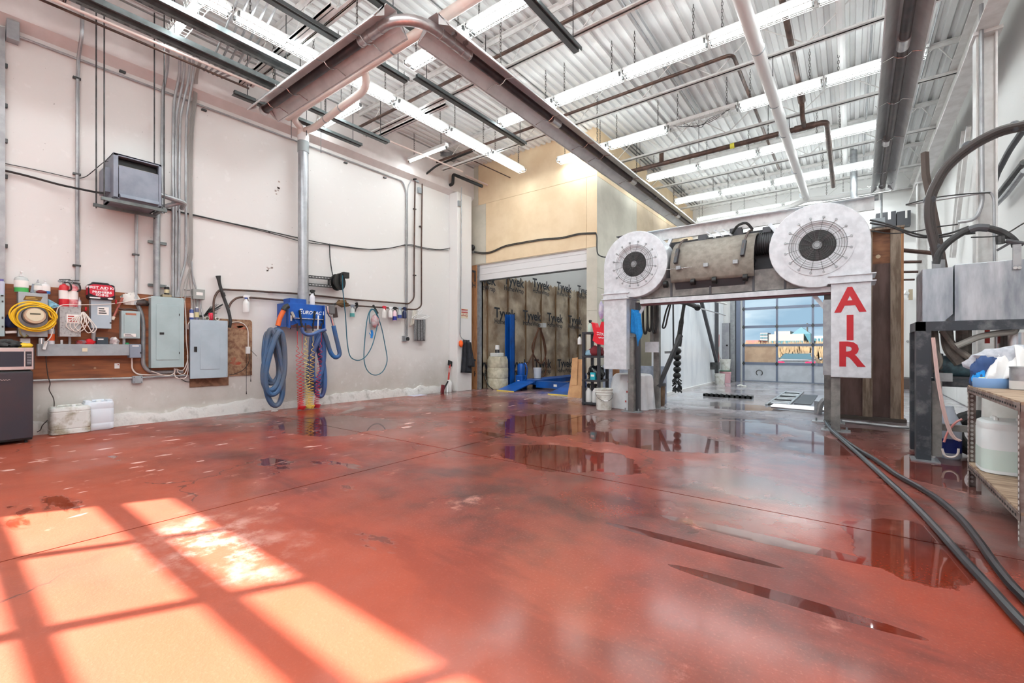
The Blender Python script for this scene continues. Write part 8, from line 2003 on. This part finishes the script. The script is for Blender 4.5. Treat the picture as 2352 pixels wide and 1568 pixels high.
# big pale tank behind the bench
q = Vector((1.22,5.45,0)); t = thing('chemical_tank', 'large translucent white tank standing behind the bench', 'tank', q); MB().lathe([(0.30,0),(0.33,0.03),(0.335,0.4),(0.33,0.70),(0.30,0.80),(0.12,0.86)], q, 28, sx=1.0).build('body', mat('tank_white', rgb(226,228,224), 0.4, c2=rgb(206,208,202), scale=3), t)
M_jug = mat('jug_translucent', rgb(228,234,234), 0.3)
def carboy(label, P, rx, ry, h, m, liq, lz, rz=0):
    t = thing('chemical_jug', label, 'jug', P); lv = [(0,0.94),(0.02,1),(0.12,1.0),(0.13,0.985),(0.15,1),(0.80,1.0),(0.82,0.985),(0.84,1.0),(0.93,0.97),(0.97,0.85)]
    def body(s2, a, c, nm, mm):
        rows = []
        for zz_, s in lv:
            if zz_ > c: continue
            o = rrect(-ry*s*s2, ry*s*s2, -rx*s*s2, rx*s*s2, 0.09*s, 5); rows.append([(P[0]+pz, P[1]+py, P[2]+zz_*h) for py, pz in o+[o[0]]])
        b = MB().grid(rows); k = len(b.v); b.v += [Vector(p) for p in rows[-1][:-1]]; b.f.append(tuple(range(k, len(b.v)))); return b.build(nm, mm, t, angle=40)
    body(1, 0, 1.0, 'body', m)
    if liq: 
        global lv_
        o0 = rrect(-ry*1.004, ry*1.004, -rx*1.004, rx*1.004, 0.09, 5); MB().grid([[(P[0]+a, P[1]+b2, P[2]+z) for b2, a in o0+[o0[0]]] for z in (0.03, h*lz)]).build('liquid_level', liq, t)
    MB().cyl((P[0]+rx*0.4,P[1],P[2]+h*0.96), (P[0]+rx*0.4,P[1],P[2]+h*1.02), 0.045, n=14).build('cap', M_cap, t)
    MB().tube(fillet([(P[0]-rx*0.5,P[1]-ry*0.3,P[2]+h*0.96),(P[0]-rx*0.5,P[1]-ry*0.3,P[2]+h*1.0),(P[0]-rx*0.5,P[1]+ry*0.3,P[2]+h*1.0),(P[0]-rx*0.5,P[1]+ry*0.3,P[2]+h*0.96)],0.02), 0.014, n=7).build('handle', M_whitepl, t)
    return t
j1 = carboy('large white jug half full of pale green fluid', (0.93,4.80,BL+0.006), 0.17, 0.17, 0.39, M_jug, mat('liq_palegreen', rgb(208,226,218), 0.25), 0.45)
for (z0, z1, m) in ((0.24,0.30,mat('lab_green', rgb(20,112,72), 0.5)),(0.19,0.24,MATS['can_orange']),(0.12,0.19,MATS['lab_green'])): MB().box(1.01,1.075,4.625,4.628,BL+z0,BL+z1).build('label', m, j1, smooth=False)
carboy('white jug with pinkish fluid beside the large jug', (1.06,4.36,BL+0.006), 0.16, 0.16, 0.38, M_jug, mat('liq_palepink', rgb(230,212,222), 0.25), 0.42)
bucket('white pail at the front of the bench lower shelf', (1.07,4.03,BL+0.006), 0.15, 0.37, M_whitepl)
bucket('short white pail in front of the other shelf pail', (1.03,3.83,BL+0.006), 0.10, 0.19, M_whitepl, False)
# on the bench top
def jar(label, P, r, h, m, fill, frac, cat='jar', lid=True):
    t = thing('jar', label, cat, P); MB().lathe([(r*0.96,0),(r,0.01),(r,h*0.9),(r*0.97,h)], P, 20).build('body', m, t)
    if fill: MB().lathe([(r*1.005,0.006),(r*1.005,h*frac)], P, 20).build('contents', fill, t)
    if lid: MB().lathe([(r*1.02,h*0.97),(r*1.02,h*1.03),(r*0.8,h*1.04)], P, 20).build('lid', M_galv, t)
    return t
jar('grey metal tin standing on the bench top', (0.98,4.72,BZ+0.006), 0.075, 0.16, M_galv, mat('tin_pale', rgb(206,204,200), 0.5), 0.4)
jar('low blue plastic tub beside the grey tin', (0.84,4.86,BZ+0.006), 0.10, 0.07, mat('tub_blue', rgb(120,158,204), 0.35), None, 0, 'tub', False)
jar('white tub with pale blue band at picture edge', (1.18,4.62,BZ+0.006), 0.08, 0.15, M_whitepl, mat('tub_palegreen', rgb(200,216,214), 0.4), 0.5, 'tub')
lump('sponge', 'bright pink cloth on the front of bench top', 'cloth', (1.08,4.5,BZ+0.006), 0.10, 0.12, 0.035, mat('cloth_pink', rgb(240,64,160), 0.7), 71, 0.25)
def heap(label, c, rx, ry, rz, m, seed, amp=0.4): return lump('towel', label, 'towel', c, rx, ry, rz, m, seed, amp, n=30, k=18)
M_tw = mat('towel_white', rgb(232,230,228), 0.9)
heap('grey towel at the back of the heap on the bench', (1.04,5.02,BZ+0.05), 0.30, 0.10, 0.17, mat('towel_grey', rgb(186,188,194), 0.9, c2=rgb(168,170,178), scale=30), 81, 0.3)
heap('navy and blue cloth under the heap of towels', (0.84,4.98,BZ+0.006), 0.09, 0.08, 0.15, mat('towel_navy', rgb(54,78,122), 0.9), 82)
heap('bright blue cloth at the left edge of towel heap', (0.80,4.94,BZ+0.006), 0.05, 0.05, 0.07, mat('towel_cyan', rgb(30,140,212), 0.85), 83)
heap('yellow cloth peeking from under the white towels', (0.86,4.90,BZ+0.006), 0.10, 0.05, 0.05, mat('towel_yellow', rgb(232,222,140), 0.9), 84)
tw = thing('towel', 'white towels draped over the front of the heap', 'towel', (0.98,4.86,BZ+0.1))
B3 = lambda x, y, z: Vector((x, y, BZ+z))
cloth('fold', None, None, [B3(0.86,5.0,0.26), B3(1.12,4.98,0.30), B3(1.02,4.80,0.10), B3(0.80,4.82,0.03)], M_tw, fold=0.05, seed=14, freq=2.2, parent=tw, thick=0.012)
cloth('fold', None, None, [B3(0.98,4.98,0.31), B3(1.14,4.94,0.30), B3(1.08,4.78,0.14), B3(0.96,4.80,0.12)], M_tw, fold=0.04, seed=17, freq=1.8, parent=tw, thick=0.012)
cloth('fold', None, None, [B3(1.08,4.96,0.31), B3(1.34,4.9,0.34), B3(1.28,4.74,0.16), B3(1.06,4.78,0.14)], mat('towel_palegrey', rgb(214,220,224), 0.9), fold=0.03, seed=19, freq=1.2, parent=tw, thick=0.012)
# ---- hoses on the floor
M_fh = mat('floor_hose', rgb(40,38,40), 0.28)
def fhose(label, pts, r=0.021): tag(MB().tube(spline([on_z(u, v, r) for u, v in pts], 6), r, n=8).build('floor_hose', M_fh), label, 'hose')
fhose('left black hose snaking over the floor to lower right', ((1895,965),(1900,975),(1910,988),(1935,1010),(1975,1045),(2030,1095),(2090,1150),(2150,1212),(2210,1280),(2270,1345),(2330,1412),(2400,1485)))
fhose('right black hose curving over the floor toward bench', ((1898,962),(1905,978),(1925,998),(1965,1028),(2010,1055),(2060,1090),(2110,1118),(2160,1150),(2210,1195),(2250,1245),(2285,1295),(2325,1345),(2380,1400)))
